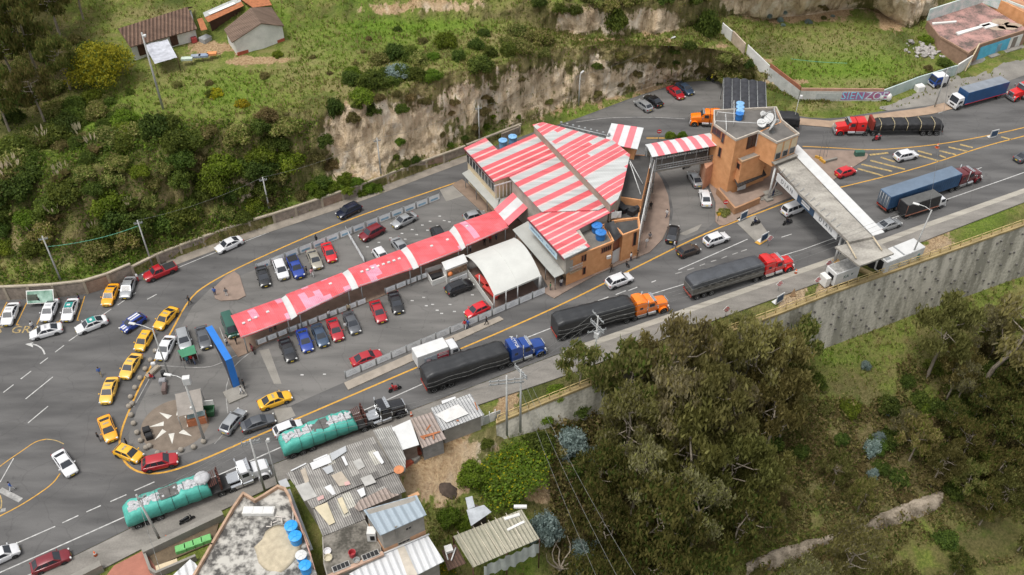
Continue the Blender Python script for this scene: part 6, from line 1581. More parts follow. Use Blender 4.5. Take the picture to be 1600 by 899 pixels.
def tractor(t, x0, m_, sleeper=True, lowroof=False, stacks=True, high=True, deflect=False):
 """long nose tractor, its bumper at x0, facing +x; returns the x of its back"""
 w = 1.2
 mb = MB(); st = []
 for f, k, zt in ((0,.78,1.55), (.06,.86,1.75), (.3,.88,1.88), (.75,.9,1.98), (1,.92,2.02)):
  st.append(half_ring(x0 - .2 - f * 1.9, w * k * .86,.75, zt,.05))
 mb.loft(st); o = part('hood', mb.mesh('hood', [BODYP], angle=35), t); setmat(o, {0: m_})
 for s in (-1,1):
  mb = MB(); rings = []
  for a in np.linspace(-.3, math.pi + .25,10):
   c, sn = math.cos(a), math.sin(a)
   rings.append([(x0 - 1.0 + .72 * c, s * .72,.52 + .72 * sn), (x0 - 1.0 + .72 * c, s * 1.2,.5 + .70 * sn), (x0 - 1.0 + .62 * c, s * 1.2,.5 + .6 * sn), (x0 - 1.0 + .62 * c, s * .72,.52 + .62 * sn)])
  mb.loft(rings); o = part('fender', mb.mesh('fender', [BODYP], angle=40), t); setmat(o, {0: m_})
  mb = MB(); mb.box((x0 - .22, s * .95,1.12), (.2,.3,.3),0, bevel=.04); part('headlight', mb.mesh('headlight', LAMP), t)
 mb = MB(); mb.box((x0 - .16,0,1.3), (.14,1.25,1.05),0, bevel=.03); g = part('grille', mb.mesh('grille', CHROME), t)
 mb = MB(); mb.box((x0 - .08,0,.62), (.2,2.35,.42),0, bevel=.04); part('bumper', mb.mesh('bumper', CHROME), t)
 xc = x0 - 2.1; cl = 1.55; top = 2.75 if not lowroof else 2.65
 mb = MB(); mb.loft([half_ring(x, w * k, z0, z1,.06) for x, k, z0, z1 in ((xc + .05,.84,.8,2.0), (xc - .45,.9,.75, top), (xc - 1.0,.93,.7, top + .1), (xc - cl,.93,.7, top + .12))]); o = part('cab', mb.mesh('cab', [BODYP], angle=35), t); setmat(o, {0: m_})
 wq = [Vector((xc + .0, -.84,2.1)), Vector((xc + .0,.84,2.1)), Vector((xc - .43,.82, top - .06)), Vector((xc - .43, -.82, top - .06))]
 mb = MB()
 vs = [p + Vector((.06,0,.05)) for p in wq]; mb.add(vs + [p - Vector((.06,0,0)) for p in wq], [[0,1,2,3], [4,7,6,5], [0,4,5,1], [1,5,6,2], [2,6,7,3], [3,7,4,0]]); part('windshield', mb.mesh('windshield', CGLASS), t)
 mb = MB(); mb.box((xc - .42,0, top + .1), (.45,1.9,.1),0, bevel=.03); 
 for k in range(5): mb.box((xc - .5, (k - 2) * .4, top + .2), (.12,.1,.08))
 part('sun_visor', mb.mesh('sun_visor', [CHROME]), t)
 for s in (-1,1):
  mb = MB(); mb.box((xc - .95, s * w * .955,2.28), (.8,.05,.6),0); part('side_window', mb.mesh('side_window', CGLASS), t)
  mb = MB(); mb.box((xc - .2, s * (w + .28),2.1), (.12,.25,.5),0, bevel=.03); mb.tube((xc - .2, s * (w + .2),2.1), (xc - .35, s * w * .9,2.1),.025, n=5); part('mirror', mb.mesh('mirror', CHROME), t)
  mb = MB(); n = 12
  mb.tube((xc - 1.5, s * 1.0,.72), (xc - .25, s * 1.0,.72),.3, n=14); part('fuel_tank', mb.mesh('fuel_tank', CHROME, angle=40), t)
 xb = xc - cl
 if stacks:
  for s in (-1,1):
   mb = MB(); mb.tube((xb - .06, s * 1.08,.9), (xb - .06, s * 1.08,3.35),.085, n=8); part('exhaust_stack', mb.mesh('exhaust_stack', CHROME), t)
 if sleeper:
  sl, st_ = 1.75, (3.35 if high else 2.95)
  mb = MB(); mb.loft([half_ring(x, w * k,.72, z,.05) for x, k, z in ((xb - .14,.93, top + (.25 if high else .1)), (xb - .6,1, st_ - .1), (xb - 1.2,1, st_), (xb - .12 - sl,1, st_ - .05))]); o = part('sleeper', mb.mesh('sleeper', [BODYP], angle=35), t); setmat(o, {0: m_})
  for s in (-1,1):
   mb = MB(); mb.box((xb - 1.15, s * w * .995,2.2), (.5,.06,.42),0, bevel=.02); part('sleeper_window', mb.mesh('sleeper_window', CGLASS), t)
   mb = MB(); mb.box((xb - .95, s * 1.12,.72), (1.6,.16,.5),0, bevel=.03); part('side_skirt', mb.mesh('side_skirt', CHROME), t)
  xb2 = xb - .12 - sl
  if deflect:
   pass
 else:
  xb2 = xb
  mb = MB(); mb.box((xb - .9,0,1.28), (1.5,1.3,.25),0, bevel=.03); mb.box((xb - .8,1.0,.75), (1.5,.4,.55),0, bevel=.05); mb.box((xb - .8, -1.0,.75), (1.5,.4,.55),0, bevel=.05); part('rear_deck', mb.mesh('rear_deck', CHROME), t)
  xb2 = xb - .1
 fr = MB(); fr.box((x0 - 4.4,0,.82), (8.2,.9,.26)); part('chassis', fr.mesh('chassis', FRAME), t)
 wheels(t, [x0 - 1.0],1.2); 
 return xb2
def jitter_loft(rings, amp, seed):
 r = random.Random(seed); return rings
def tarp(t, x0, x1, z0, z1, w, m_top, m_side=None, sag=.12, seed=1, slope=0.):
 """tarpaulin tied over a load between x0 (front) and x1 (back)"""
 mb = MB(); rings = []; n = 46
 for i in range(n):
  s = i / (n - 1); x = x0 + (x1 - x0) * s
  e = min(1,14 * s,14 * (1 - s)); zt = z1 - (1 - e) * .35 + .1 * fbm(x * .5, seed,0) + slope * (.5 - s)
  zt += sag * -.5 * (1 + math.cos(s * 6 * 2 * math.pi)) * .4
  prof = []
  for y, z in ((-1, z0), (-1.005, z0 + (zt - z0) * .35), (-1.0, z0 + (zt - z0) * .75), (-.985, zt - .05), (-.7, zt), (-.35, zt + .05), (0, zt + .07), (.35, zt + .05), (.7, zt), (.985, zt - .05), (1.0, z0 + (zt - z0) * .75), (1.005, z0 + (zt - z0) * .35), (1, z0)):
   jj = .05 * fbm(x * 1.3 + y * 3, z * 1.7, seed) 
   fold = .035 * math.sin(x * 5 + z * 2.2 + seed) if abs(y) > .9 else 0
   prof.append((x, (y * w) + (jj + fold) * (1 if y > 0 else -1), z + .05 * fbm(x * 1.1, y * 2, seed + 5)))
  rings.append(prof)
 mb.loft(rings, smooth=True); o = mb.build('tarpaulin', m_top, t, local=True)
 if z1 > 3.3 and z0 < 1.5:
  for zz in (1.55,2.3):
   for s in (-1,1): mb = MB(); mb.path([Vector((x0 + (x1 - x0) * k / 12, s * (w + .1), zz + .12 * math.sin(k * 1.3 + seed) + slope * .6 * (.5 - k / 12))) for k in range(13)],.03,5); mb.build('tie_rope', ROPEG, t, local=True)
 return o
def trailer_base(t, x0, x1, axles=3, z=1.15, w=1.25, front=None):
 mb = MB(); mb.box(((x0 + x1) / 2,0, z), (x0 - x1,2 * w,.22)); part('trailer_bed', mb.mesh('trailer_bed', FRAME), t)
 mb = MB()
 for s in (-1,1): mb.box(((x0 + x1) / 2, s * .45, z - .28), (x0 - x1 - .6,.18,.36))
 part('trailer_frame', mb.mesh('trailer_frame', FRAME), t)
 wheels(t, [x1 + 1.0 + 1.25 * k for k in range(axles)], w, TYD, RID)
 mb = MB(); mb.box((x1 - .03,0,.8), (.1,2.3,.2)); part('rear_bumper', mb.mesh('rear_bumper', mat('bumper_rust', (.25,.06,.04),.7)), t)
 for s in (-1,1):
  mb = MB(); mb.box((x1 - .05, s * .95,1.05), (.08,.35,.14)); part('taillight', mb.mesh('taillight', TAIL), t)
def semi(rear, front, name, label, z=1.8, dz=0.):
 a, b = P(*rear, z), P(*front, z); c = (a + b) / 2; d = b - a
 t = thing(name, label, 'truck', (c.x, c.y, dz), math.atan2(d.y, d.x), 'long trucks')
 return t, math.hypot(d.x, d.y) / 2
def headboard(t, x, z0, z1, m_):
 mb = MB()
 for k in range(8): mb.box((x + .15 * (k % 2), -1.1 + k * .314, (z0 + z1) / 2), (.16,.2, z1 - z0))
 for k in range(4): mb.box((x + .12,0, z0 + (z1 - z0) * (k + .5) / 4), (.14,2.4,.12))
 for k in range(5): mb.box((x - .35 - .22 * k,0, z1 - .4 - .05 * k), (.1,2.3,.1)); 
 part('headboard', mb.mesh('headboard', m_), t)
def green_load(t, x0, x1, seed):
 z0, z1 = 1.25,3.05
 mb = MB(); rings = []; n = 44
 for i in range(n):
  s = i / (n - 1); x = x0 + (x1 - x0) * s; e = min(1,9 * s,9 * (1 - s)) ** .6
  zt = z1 * (.72 + .28 * e) + .22 * fbm(x * .45, seed)
  hole = (.5 + .2 * fbm(x * .5, seed + 3)) * (1 if .06 < s < .95 else 0.05)
  pr = [(-1.3, z0 - .1), (-1.36, z0 + .6), (-1.33, zt - .45), (-1.15, zt - .06), (-hole - .2, zt + .05), (-hole, zt - .03)]
  pr = [(y + .06 * fbm(x * 1.2, y, seed), z + .1 * fbm(x * .9, z * 2, seed + 1) + .05 * math.sin(x * 4 + y * 5)) for y, z in pr]
  pr2 = [(-y + .05 * fbm(x, y + 9, seed), z + .06 * fbm(x, y + 4, seed)) for y, z in pr]
  rings.append([(x, y, z) for y, z in pr] + [(x,0, zt - .12)] + [(x, y, z) for y, z in pr2[::-1]])
 mb.loft(rings, smooth=True); mb.build('tarpaulin', TARP_T, t, local=True)
 r = random.Random(seed); mb = MB()
 for k in range(130):
  x = r.uniform(x1 + .7, x0 - .5); y = r.uniform(-.5,.5)
  if seed == 2 and x0 - 5.6 < x < x0 - 3.4: continue
  if seed == 1 and x0 - 5.2 < x < x0 - 3.8: continue
  zt = z1 + .2 * fbm(x * .45, seed) - .1
  b = MB(); b.box((0,0,0), (r.uniform(.5,.85), r.uniform(.3,.45),.26),0, bevel=.08)
  M_ = Matrix.Translation((x, y, zt + r.uniform(-.03,.12))) @ Matrix.Rotation(r.uniform(0,6.3),4, 'Z') @ Matrix.Rotation(r.uniform(-.3,.3),4, 'X') @ Matrix.Rotation(r.uniform(-.3,.3),4, 'Y')
  mb.merge(b, M_)
 o = mb.build('sack_load', SACK, t, local=True); o['kind'] = 'stuff'
 mb = MB(); xm = x0 - 4.5
 vs = [(xm + u * 1.1 + .15 * fbm(u * 2, v * 2, seed), v * .85, z1 + .12 + .15 * fbm(u * 3, v * 3, seed + 7)) for u in np.linspace(-1,1,7) for v in np.linspace(-1,1,6)]
 mb.add(vs, [[i * 6 + j, i * 6 + j + 1, (i + 1) * 6 + j + 1, (i + 1) * 6 + j] for i in range(6) for j in range(5)],0, True); mb.build('cover_sheet', mat('dark_sheet', (.1,.095,.09),.7,0,.3,2), t, local=True)
 for k in range(5):
  x = x0 - 1.2 - k * (x0 - x1 - 2) / 5; mb = MB(); pts = [Vector((x, -1.36,1.3)), Vector((x, -1.39,2.5)), Vector((x, -1.1,3.12)), Vector((x,0,3.25)), Vector((x,1.1,3.12)), Vector((x,1.39,2.5)), Vector((x,1.36,1.3))]
  mb.path(pts,.025,5); mb.build('tie_strap', FRAME, t, local=True)
def dollies(t, xb): wheels(t, [xb - .55, xb - 1.85],1.22, TYD, RID)
t, h = semi((196,806), (419,722), 'flatbed_truck', 'white long nose truck hauling white sacks under a teal sheet, nearest the picture bottom')
xb = tractor(t, h, PAINTS['white'], sleeper=False); xt = h - 5.9
trailer_base(t, xt + .8, -h,3); headboard(t, xt - .3,1.3,3.1, RUSTBR); green_load(t, xt - 1.5, -h - .1,1); wheels(t, [h - 5.0, h - 6.3],1.22, TYD, RID)
mb = MB(); mb.ball((xt - 2.0,.2,3.15),1.0,12,0,.55); mb.build('white_bag', SACK, t, local=True)
t, h = semi((440,697), (632,627), 'flatbed_truck', 'black long nose truck with rusty rack hauling a teal sheeted load of sacks')
tractor(t, h, PAINTS['black'], sleeper=False); xt = h - 5.6
trailer_base(t, xt + .8, -h,3); headboard(t, xt - .2,1.3,3.15, RUSTBR); green_load(t, xt - 1.4, -h - .1,2); wheels(t, [h - 4.8, h - 6.1],1.22, TYD, RID)
t, h = semi((662,594), (850,532), 'tarped_truck', 'blue long nose truck with white lettering on its sleeper pulling a black tarped trailer')
xb = tractor(t, h, PAINTS['truck_blue']); trailer_base(t, xb - .35, -h,3); tarp(t, xb - .45, -h,.95,3.6,1.3, TARP_B, seed=3, slope=-.3); wheels(t, [xb - .2, xb - 1.5],1.22, TYD, RID)
text_mb('ACTTOR',.62, Matrix.Translation((xb + .95,0,3.42)) @ Matrix.Rotation(R(-90),4, 'Z'), depth=.02).build('lettering', PAINTS['white'], t, local=True)
t, h = semi((858,502), (1042,464), 'tarped_truck', 'orange long nose truck pulling a high black tarped trailer, partly behind a tree')
p_, q_ = P(866,515,1.5), P(1042,468,1.5); t.rotation_euler.z = math.atan2(q_.y - p_.y, q_.x - p_.x); t.location = ((p_.x + q_.x) / 2, (p_.y + q_.y) / 2,0); h = (q_ - p_).length / 2
xb = tractor(t, h, PAINTS['orange']); trailer_base(t, xb - .3, -h,3); tarp(t, xb - .4, -h,.95,3.7,1.3, TARP_B, seed=4, slope=-.2); wheels(t, [xb - .2, xb - 1.5],1.22, TYD, RID)
p_, q_ = P(1075,452,1.5), P(1237,405,1.5)
t = thing('tarped_truck', 'red long nose truck with a tall roof fairing pulling a rounded grey tarped trailer', 'truck', ((p_.x + q_.x) / 2, (p_.y + q_.y) / 2,0), math.atan2(q_.y - p_.y, q_.x - p_.x), 'long trucks'); h = (q_ - p_).length / 2
xb = tractor(t, h, PAINTS['truck_red'], stacks=False); trailer_base(t, xb - .3, -h,3)
mb = MB(); mb.box(((xb - .4 - h) / 2,0,1.75), (xb - .4 + h,2.56,1.1),0, bevel=.05); 
for k in range(14): mb.box((xb - .9 - k * (xb + h - 1) / 13,0,1.75), (.1,2.66,1.0))
mb.build('trailer_side', mat('grey_trailer', (.12,.115,.105),.6,.1,.25,1), t, local=True)
tarp(t, xb - .45, -h + .05,2.2,3.5,1.27, TARP_G, seed=6, sag=.02); wheels(t, [xb - .2, xb - 1.5],1.22, TYD, RID)
p_, q_ = P(1379,318,1.5), P(1530,268,1.5)
t = thing('container_truck', 'dark red long nose truck hauling a long blue box trailer', 'truck', ((p_.x + q_.x) / 2, (p_.y + q_.y) / 2,0), math.atan2(q_.y - p_.y, q_.x - p_.x), 'long trucks'); h = (q_ - p_).length / 2
xb = tractor(t, h, PAINTS['maroon'], high=False); trailer_base(t, xb - .3, -h,2)
mb = MB(); mb.box(((xb - .4 - h) / 2,0,2.35), (xb - .4 + h,2.6,2.5),0, bevel=.04)
for k in range(30):
 for s in (-1,1): mb.box((xb - .7 - k * (xb + h - .7) / 29.5, s * 1.31,2.35), (.14,.05,2.3))
bx = mb.build('box_body', BAYB, t, local=True)
mb = MB(); mb.box(((xb - .4 - h) / 2,0,3.62), (xb - .5 + h,2.5,.04)); mb.build('box_roof', BAYB_T, t, local=True)
for s in (-1,1):
 mb = MB(); mb.box((-h - .03, s * .63,2.35), (.06,1.2,2.35)); d_ = mb.build('rear_door', mat('door_grey_blue', (.12,.15,.19),.6,.1,.25,1), t, local=True)
 mb = MB()
 for y in (.3,.9): mb.tube((-h - .09, s * y,1.25), (-h - .09, s * y,3.5),.035, n=5)
 mb.build('lock_bar', STEEL_W, d_, local=True)
wheels(t, [xb - .2, xb - 1.5],1.22, TYD, RID)
p_, q_ = P(1470,198,1.2), P(1303,199,1.2)
t = thing('flatbed_truck', 'red long nose truck with a black load tied by pale straps heading left', 'truck', ((p_.x + q_.x) / 2, (p_.y + q_.y) / 2,0), math.atan2(q_.y - p_.y, q_.x - p_.x), 'long trucks'); h = (q_ - p_).length / 2
xb = tractor(t, h, PAINTS['truck_red'], stacks=False, high=False); trailer_base(t, xb - .9, -h,3)
mb = MB(); mb.box((xb - 1.2,0,2.2), (.5,2.5,1.9),0, bevel=.08); mb.build('headboard', mat('headboard_red', (.22,.03,.02),.7,0,.25,2), t, local=True)
tarp(t, xb - 1.6, -h + .1,1.2,2.55,1.25, BLACK_TARP, seed=8); wheels(t, [xb - .1, xb - 1.6],1.22, TYD, RID)
for k in range(5):
 x = xb - 2.6 - k * (xb + h - 3) / 4.6; mb = MB(); mb.path([Vector((x, -1.33,1.2)), Vector((x, -1.33,2.3)), Vector((x, -1.0,2.74)), Vector((x,0,2.8)), Vector((x,1.0,2.74)), Vector((x,1.33,2.3)), Vector((x,1.33,1.2))],.05,5); mb.build('tie_strap', ROPE, t, local=True)
p_, q_ = P(1247,190,1.4), P(1077,183,1.4)
t = thing('tarped_truck', 'orange long nose truck passing behind the brick tower with a black trailer', 'truck', ((p_.x + q_.x) / 2, (p_.y + q_.y) / 2,0), math.atan2(q_.y - p_.y, q_.x - p_.x), 'long trucks'); h = (q_ - p_).length / 2
xb = tractor(t, h, PAINTS['orange'], stacks=False, high=False); trailer_base(t, xb - .5, -h,3); tarp(t, xb - .6, -h,1.0,2.9,1.27, BLACK_TARP, seed=11); wheels(t, [xb - .1, xb - 1.6],1.22, TYD, RID)
p_, q_ = P(1690,118,1.4), P(1579,147,1.4)
t = thing('tarped_truck', 'red long nose truck entering at the right picture edge', 'truck', ((p_.x + q_.x) / 2, (p_.y + q_.y) / 2,0), math.atan2(q_.y - p_.y, q_.x - p_.x), 'long trucks'); h = (q_ - p_).length / 2
xb = tractor(t, h, PAINTS['truck_red'], stacks=False, high=False); trailer_base(t, xb - .5, -h,3); tarp(t, xb - .6, -h,1.0,3.2,1.27, BLACK_TARP, seed=12); wheels(t, [xb - .1, xb - 1.6],1.22, TYD, RID)
def cabover(t, x0, m_, w=1.05, top=2.3):
 mb = MB(); mb.loft([half_ring(x, w * k, z0, z1,.04) for x, k, z0, z1 in ((x0,.9,.55,1.25), (x0 - .08,.97,.5,1.35), (x0 - .4,1,.5, top - .12), (x0 - .7,1,.5, top), (x0 - 1.55,1,.5, top))]); o = part('cab', mb.mesh('cab', [BODYP], angle=35), t); setmat(o, {0: m_})
 mb = MB(); a = [Vector((x0 - .09, -w * .8,1.4)), Vector((x0 - .09, w * .8,1.4)), Vector((x0 - .4, w * .8, top - .16)), Vector((x0 - .4, -w * .8, top - .16))]
 mb.add([p + Vector((.05,0,.02)) for p in a] + [p - Vector((.05,0,0)) for p in a], [[0,1,2,3], [4,7,6,5], [0,4,5,1], [1,5,6,2], [2,6,7,3], [3,7,4,0]]); part('windshield', mb.mesh('windshield', CGLASS), t)
 for s in (-1,1):
  mb = MB(); mb.box((x0 - .85, s * w * .99,1.72), (.75,.05,.55)); part('side_window', mb.mesh('side_window', CGLASS), t)
  mb = MB(); mb.box((x0 - .04, s * w * .75,.85), (.14,.3,.22),0, bevel=.03); part('headlight', mb.mesh('headlight', LAMP), t)
  mb = MB(); mb.box((x0 - .2, s * (w + .2),1.75), (.1,.22,.38),0, bevel=.02); part('mirror', mb.mesh('mirror', BLACKP), t)
 mb = MB(); mb.box((x0 - .02,0,.98), (.08, w * .9,.3),0, bevel=.02); part('grille', mb.mesh('grille', BLACKP), t)
 mb = MB(); mb.box((x0 - .03,0,.55), (.16, w * 2,.25),0, bevel=.03); part('bumper', mb.mesh('bumper', [BODYP]), t); 
TYS, RIS = wheel_meshes(.4,.25)
def small_wheels(t, xs, w):
 for x in xs:
  for s in (-1,1): o = part('wheel', TYS, t, (x, s * (w - .12),.4)); part('rim', RIS, o)
p_, q_ = P(648,565,1.3), P(716,541,1.3)
t = thing('box_truck', 'white box truck with red advertising panels beside the black tarped trailer', 'truck', ((p_.x + q_.x) / 2, (p_.y + q_.y) / 2,0), math.atan2(q_.y - p_.y, q_.x - p_.x)); h = (q_ - p_).length / 2
cabover(t, h, PAINTS['white'])
mb = MB(); mb.box((-.9,0,1.95), (2 * h - 1.9,2.1,2.1),0, bevel=.03); bx = mb.build('box_body', WHITE_SHEET, t, local=True)
mb = MB(); mb.box((.55, -1.065,1.75), (1.7,.03,1.1)); ad = mb.build('advert_panel', mat('ad_red', (.5,.03,.06),.5), t, local=True)
mb = MB(); mb.box((.55, -1.085,1.82), (1.6,.02,.14)); mb.box((.55, -1.085,2.12), (1.3,.02,.2)); mb.build('advert_stripe', WHITE_SHEET, ad, local=True)
mb = MB(); mb.box((-1.3, -1.065,1.75), (1.9,.03,1.2)); a2 = mb.build('advert_panel', mat('ad_grey', (.42,.46,.5),.5,0,.2,1.5), t, local=True)
mb = MB(); mb.ball((-1.6, -1.05,1.6),.42,12); mb.build('advert_figure', mat('ad_dark', (.12,.08,.09),.6,0,.5,4), a2, local=True)
mb = MB(); mb.box((-h + .12,0,1.05), (.06,2.1,.4)); mb.build('rear_panel', mat('ad_red', (.5,.03,.06)), t, local=True)
fr = MB(); fr.box((-.3,0,.7), (2 * h - .8,.8,.25)); part('chassis', fr.mesh('chassis', FRAME), t); small_wheels(t, [h - .9, -h + 1.3],1.05)
p_, q_ = P(1566,137,1.6), P(1489,158,1.6)
t = thing('box_truck', 'white cabbed truck with a tall blue box body coming down the road at upper right', 'truck', ((p_.x + q_.x) / 2, (p_.y + q_.y) / 2,0), math.atan2(q_.y - p_.y, q_.x - p_.x)); h = (q_ - p_).length / 2
cabover(t, h, PAINTS['white'],1.2,2.6)
mb = MB(); mb.box((-1.0,0,2.25), (2 * h - 2.1,2.5,2.5),0, bevel=.04); mb.build('box_body', mat('box_navy', (.02,.07,.18),.5,0,.15,.6), t, local=True)
mb = MB(); mb.box((-1.0,0,3.515), (2 * h - 2.2,2.4,.03)); mb.build('box_roof', mat('box_roof', (.2,.22,.25),.7,0,.2,.6), t, local=True)
mb = MB(); mb.box((-1.0,1.26,1.0), (2 * h - 2.1,.05,.1)); mb.build('marker_strip', PAINTS['bright_red'], t, local=True)
fr = MB(); fr.box((-.3,0,.8), (2 * h - .8,.9,.25)); part('chassis', fr.mesh('chassis', FRAME), t); wheels(t, [h - 1.0, -h + 1.6],1.2)
p_, q_ = P(1408,330,1.3), P(1473,310,1.3)
t = thing('canvas_truck', 'small white cabbed truck with a black canvas box beside the blue trailer', 'truck', ((p_.x + q_.x) / 2, (p_.y + q_.y) / 2,0), math.atan2(q_.y - p_.y, q_.x - p_.x)); h = (q_ - p_).length / 2
cabover(t, h, PAINTS['white'],1.0,2.1)
mb = MB(); mb.box((-.8,0,1.95), (2 * h - 1.7,2.1,2.2),0, bevel=.08); mb.build('canvas_box', BLACK_TARP, t, local=True)
mb = MB(); mb.box((-.8,0,3.055), (2 * h - 1.9,1.95,.03)); mb.build('canvas_roof', mat('canvas_roof', (.085,.085,.082),.7,0,.25,.8), t, local=True)
mb = MB(); mb.box((-h + .25,0,.95), (.3,2.2,.12)); 
for s in (-1,1): mb.box((-.8, s * 1.08,.95), (2 * h - 1.7,.08,.14)); mb.tube((-h + .1, s * 1.0,.9), (-h + .1, s * 1.0,3.0),.04, n=5)
mb.build('side_rail', mat('rail_rust', (.28,.12,.08),.7), t, local=True)
fr = MB(); fr.box((-.3,0,.7), (2 * h - .8,.8,.25)); part('chassis', fr.mesh('chassis', FRAME), t); small_wheels(t, [h - .9, -h + 1.2],1.0)
p_, q_ = P(1444,131,1.0), P(1476,125,1.0)
t = thing('truck_cab', 'blue and white truck cab standing on the concrete apron by the graffiti wall', 'truck', (p_.x * .4 + q_.x * .6, p_.y * .4 + q_.y * .6,0), math.atan2(q_.y - p_.y, q_.x - p_.x) + math.pi)
cabover(t,1.2, PAINTS['truck_blue'],1.1,2.4); mb = MB(); mb.box((.15,0,2.47), (1.3,1.9,.12),0, bevel=.04); mb.box((-1.1,0,1.5), (1.3,2.0,1.9),0, bevel=.05); mb.build('white_shell', PAINTS['white'], t, local=True)
mb = MB(); mb.box((-2.0,0,1.4), (.4,1.9,1.6),0, bevel=.05); mb.build('black_rear', BLACKP, t, local=True); wheels(t, [.3, -1.2],1.1)
mb = MB(); p = P(1437,137,.6); mb.box((p.x, p.y,.6), (1.8,1.4,1.2), R(20), bevel=.2); mb.build('wrapped_bundle', PLASTER, None, 'white wrapped bundle beside the truck cab on the apron', 'bundle')
def moto_meshes():
 ty, ri = wheel_meshes(.31,.13)
 b = MB(); b.loft([[(x, y * w, z + dz) for y, dz in ((1,0), (.7, h), (-.7, h), (-1,0), (-.6, -.1), (.6, -.1))] for x, w, z, h in ((.35,.1,.72,.12), (.15,.16,.8,.2), (-.15,.14,.8,.14), (-.45,.13,.8,.08), (-.85,.07,.85,.06))])
 b.box((.05,0,.45), (.55,.3,.35),0, bevel=.05)
 f = MB(); f.tube((.68,0,.31), (.42,0,1.0),.04, n=6); f.tube((.42, -.33,1.05), (.42,.33,1.05),.025, n=6); f.tube((-.65,0,.31), (-.05,0,.5),.04, n=6); f.box((.52,0,.88), (.16,.2,.2),0, bevel=.04); f.tube((-.1,.15,.35), (-.8,.17,.45),.05, n=6); f.box((-.35,0,.86), (.6,.22,.08),0, bevel=.03)
 return ty, ri, b.mesh('body', [BODYP], angle=35), f.mesh('frame', BLACKP)
MOTO = moto_meshes()
def motorcycle(c, f, colr, label):
 p = P(*c,.5); t = thing('motorcycle', label, 'motorcycle', (p.x, p.y,0), heading(c, f,.5), 'motorcycles')
 o = part('body', MOTO[2], t); setmat(o, {0: PAINTS[colr]}); part('frame', MOTO[3], t)
 for x in (.66, -.66): w_ = part('wheel', MOTO[0], t, (x,0,.31)); part('rim', MOTO[1], w_)
 return t
BIKES = [((617,607), (625,604), 'red', 'red motorcycle ahead of the black truck with the teal load'),
 ((1231,347), (1241,344), 'black', 'black motorcycle behind the white minivan'),
 ((1181,348), (1190,345), 'black', 'black motorcycle by the roadside notice board before the tower'),
 ((1370,216), (1361,218), 'bright_red', 'red motorcycle beside the wheels of the strapped red truck'),
 ((1110,124), (1102,121), 'black', 'black motorcycle at the far corner of the lay-by'),
 ((394,545), (398,552), 'dark_red', 'dark motorcycle parked at the end of the white panel railing'),
 ((292,812), (300,808), 'black', 'black motorcycle parked on the pavement beside the green load'),
 ((1073,259), (1080,256), 'black', 'black motorcycle parked under the covered footbridge')]
BT = [motorcycle(*b) for b in BIKES]
# ================================================================ VEGETATION
def leaf_mat(name, c, c2, objrand=.35, scale=.9):
 objrand *= 1.5
 m = mat(name, c,.75,0, scale=scale, fine=3.5, spec=.25, c2=c2, objrand=objrand, detail=4)
 nt = m.node_tree; b = nt.nodes['Principled BSDF']; o = nt.nodes['Material Output']
 tr = nt.nodes.new('ShaderNodeBsdfTranslucent'); mx = nt.nodes.new('ShaderNodeMixShader'); mx.inputs[0].default_value = .55
 nt.links.new(b.inputs['Base Color'].links[0].from_socket, tr.inputs['Color']); nt.links.new(b.outputs[0], mx.inputs[1]); nt.links.new(tr.outputs[0], mx.inputs[2]); nt.links.new(mx.outputs[0], o.inputs['Surface'])
 return m
LM = {
 'olive': leaf_mat('leaf_olive', (.17,.165,.05), (.44,.4,.15)), 'olive_dark': leaf_mat('leaf_olive_dark', (.09,.09,.022), (.25,.228,.068)),
 'grey': leaf_mat('leaf_grey', (.19,.172,.08), (.38,.345,.2)), 'green': leaf_mat('leaf_green', (.08,.12,.017), (.2,.25,.045)),
 'deep': leaf_mat('leaf_deep', (.052,.085,.016), (.135,.18,.036)), 'bright': leaf_mat('leaf_bright', (.1,.17,.012), (.24,.32,.035)),
 'gold': leaf_mat('leaf_gold', (.27,.26,.015), (.5,.45,.045)), 'blue': leaf_mat('leaf_blue', (.19,.26,.245), (.4,.48,.45)), 'yellow': leaf_mat('flower_yellow', (.42,.34,.01), (.6,.48,.03)),
 'dry': leaf_mat('leaf_dry', (.15,.125,.045), (.31,.25,.11)), 'straw': leaf_mat('straw', (.38,.32,.2), (.55,.48,.34))}
GL = [leaf_mat('grass_lush', (.105,.18,.015), (.195,.275,.032),.0), leaf_mat('grass_mid', (.135,.165,.03), (.245,.255,.055),.0), leaf_mat('grass_dry', (.25,.205,.085), (.4,.33,.15),.0)]
BARK = mat('bark', (.17,.14,.105),.9,0, scale=1.5, fine=8, bump=.3, c2=(.36,.31,.25), detail=6, stretch=((2,2,.4),0)); BARKD = mat('bark_dark', (.07,.055,.04),.9,0,.3,2,8)
def quads_mesh(name, c, ax, ay, mats, mi=None):
 """c centres, ax/ay half axes of leaf quads"""
 n = len(c)
 v = np.empty((n,4,3)); v[:,0] = c - ax; v[:,1] = c + ay; v[:,2] = c + ax; v[:,3] = c - ay
 me = bpy.data.meshes.new(name)
 me.vertices.add(4 * n); me.vertices.foreach_set('co', v.astype(np.float32).ravel())
 me.loops.add(4 * n); me.loops.foreach_set('vertex_index', np.arange(4 * n, dtype=np.int32))
 me.polygons.add(n); me.polygons.foreach_set('loop_start', np.arange(0,4 * n,4, dtype=np.int32))
 for m in mats: me.materials.append(m)
 if mi is not None: me.polygons.foreach_set('material_index', mi.astype(np.int32))
 me.update(calc_edges=True); me.validate()
 return me
def unit(a): return a / np.maximum(np.linalg.norm(a, axis=-1, keepdims=True),1e-6)
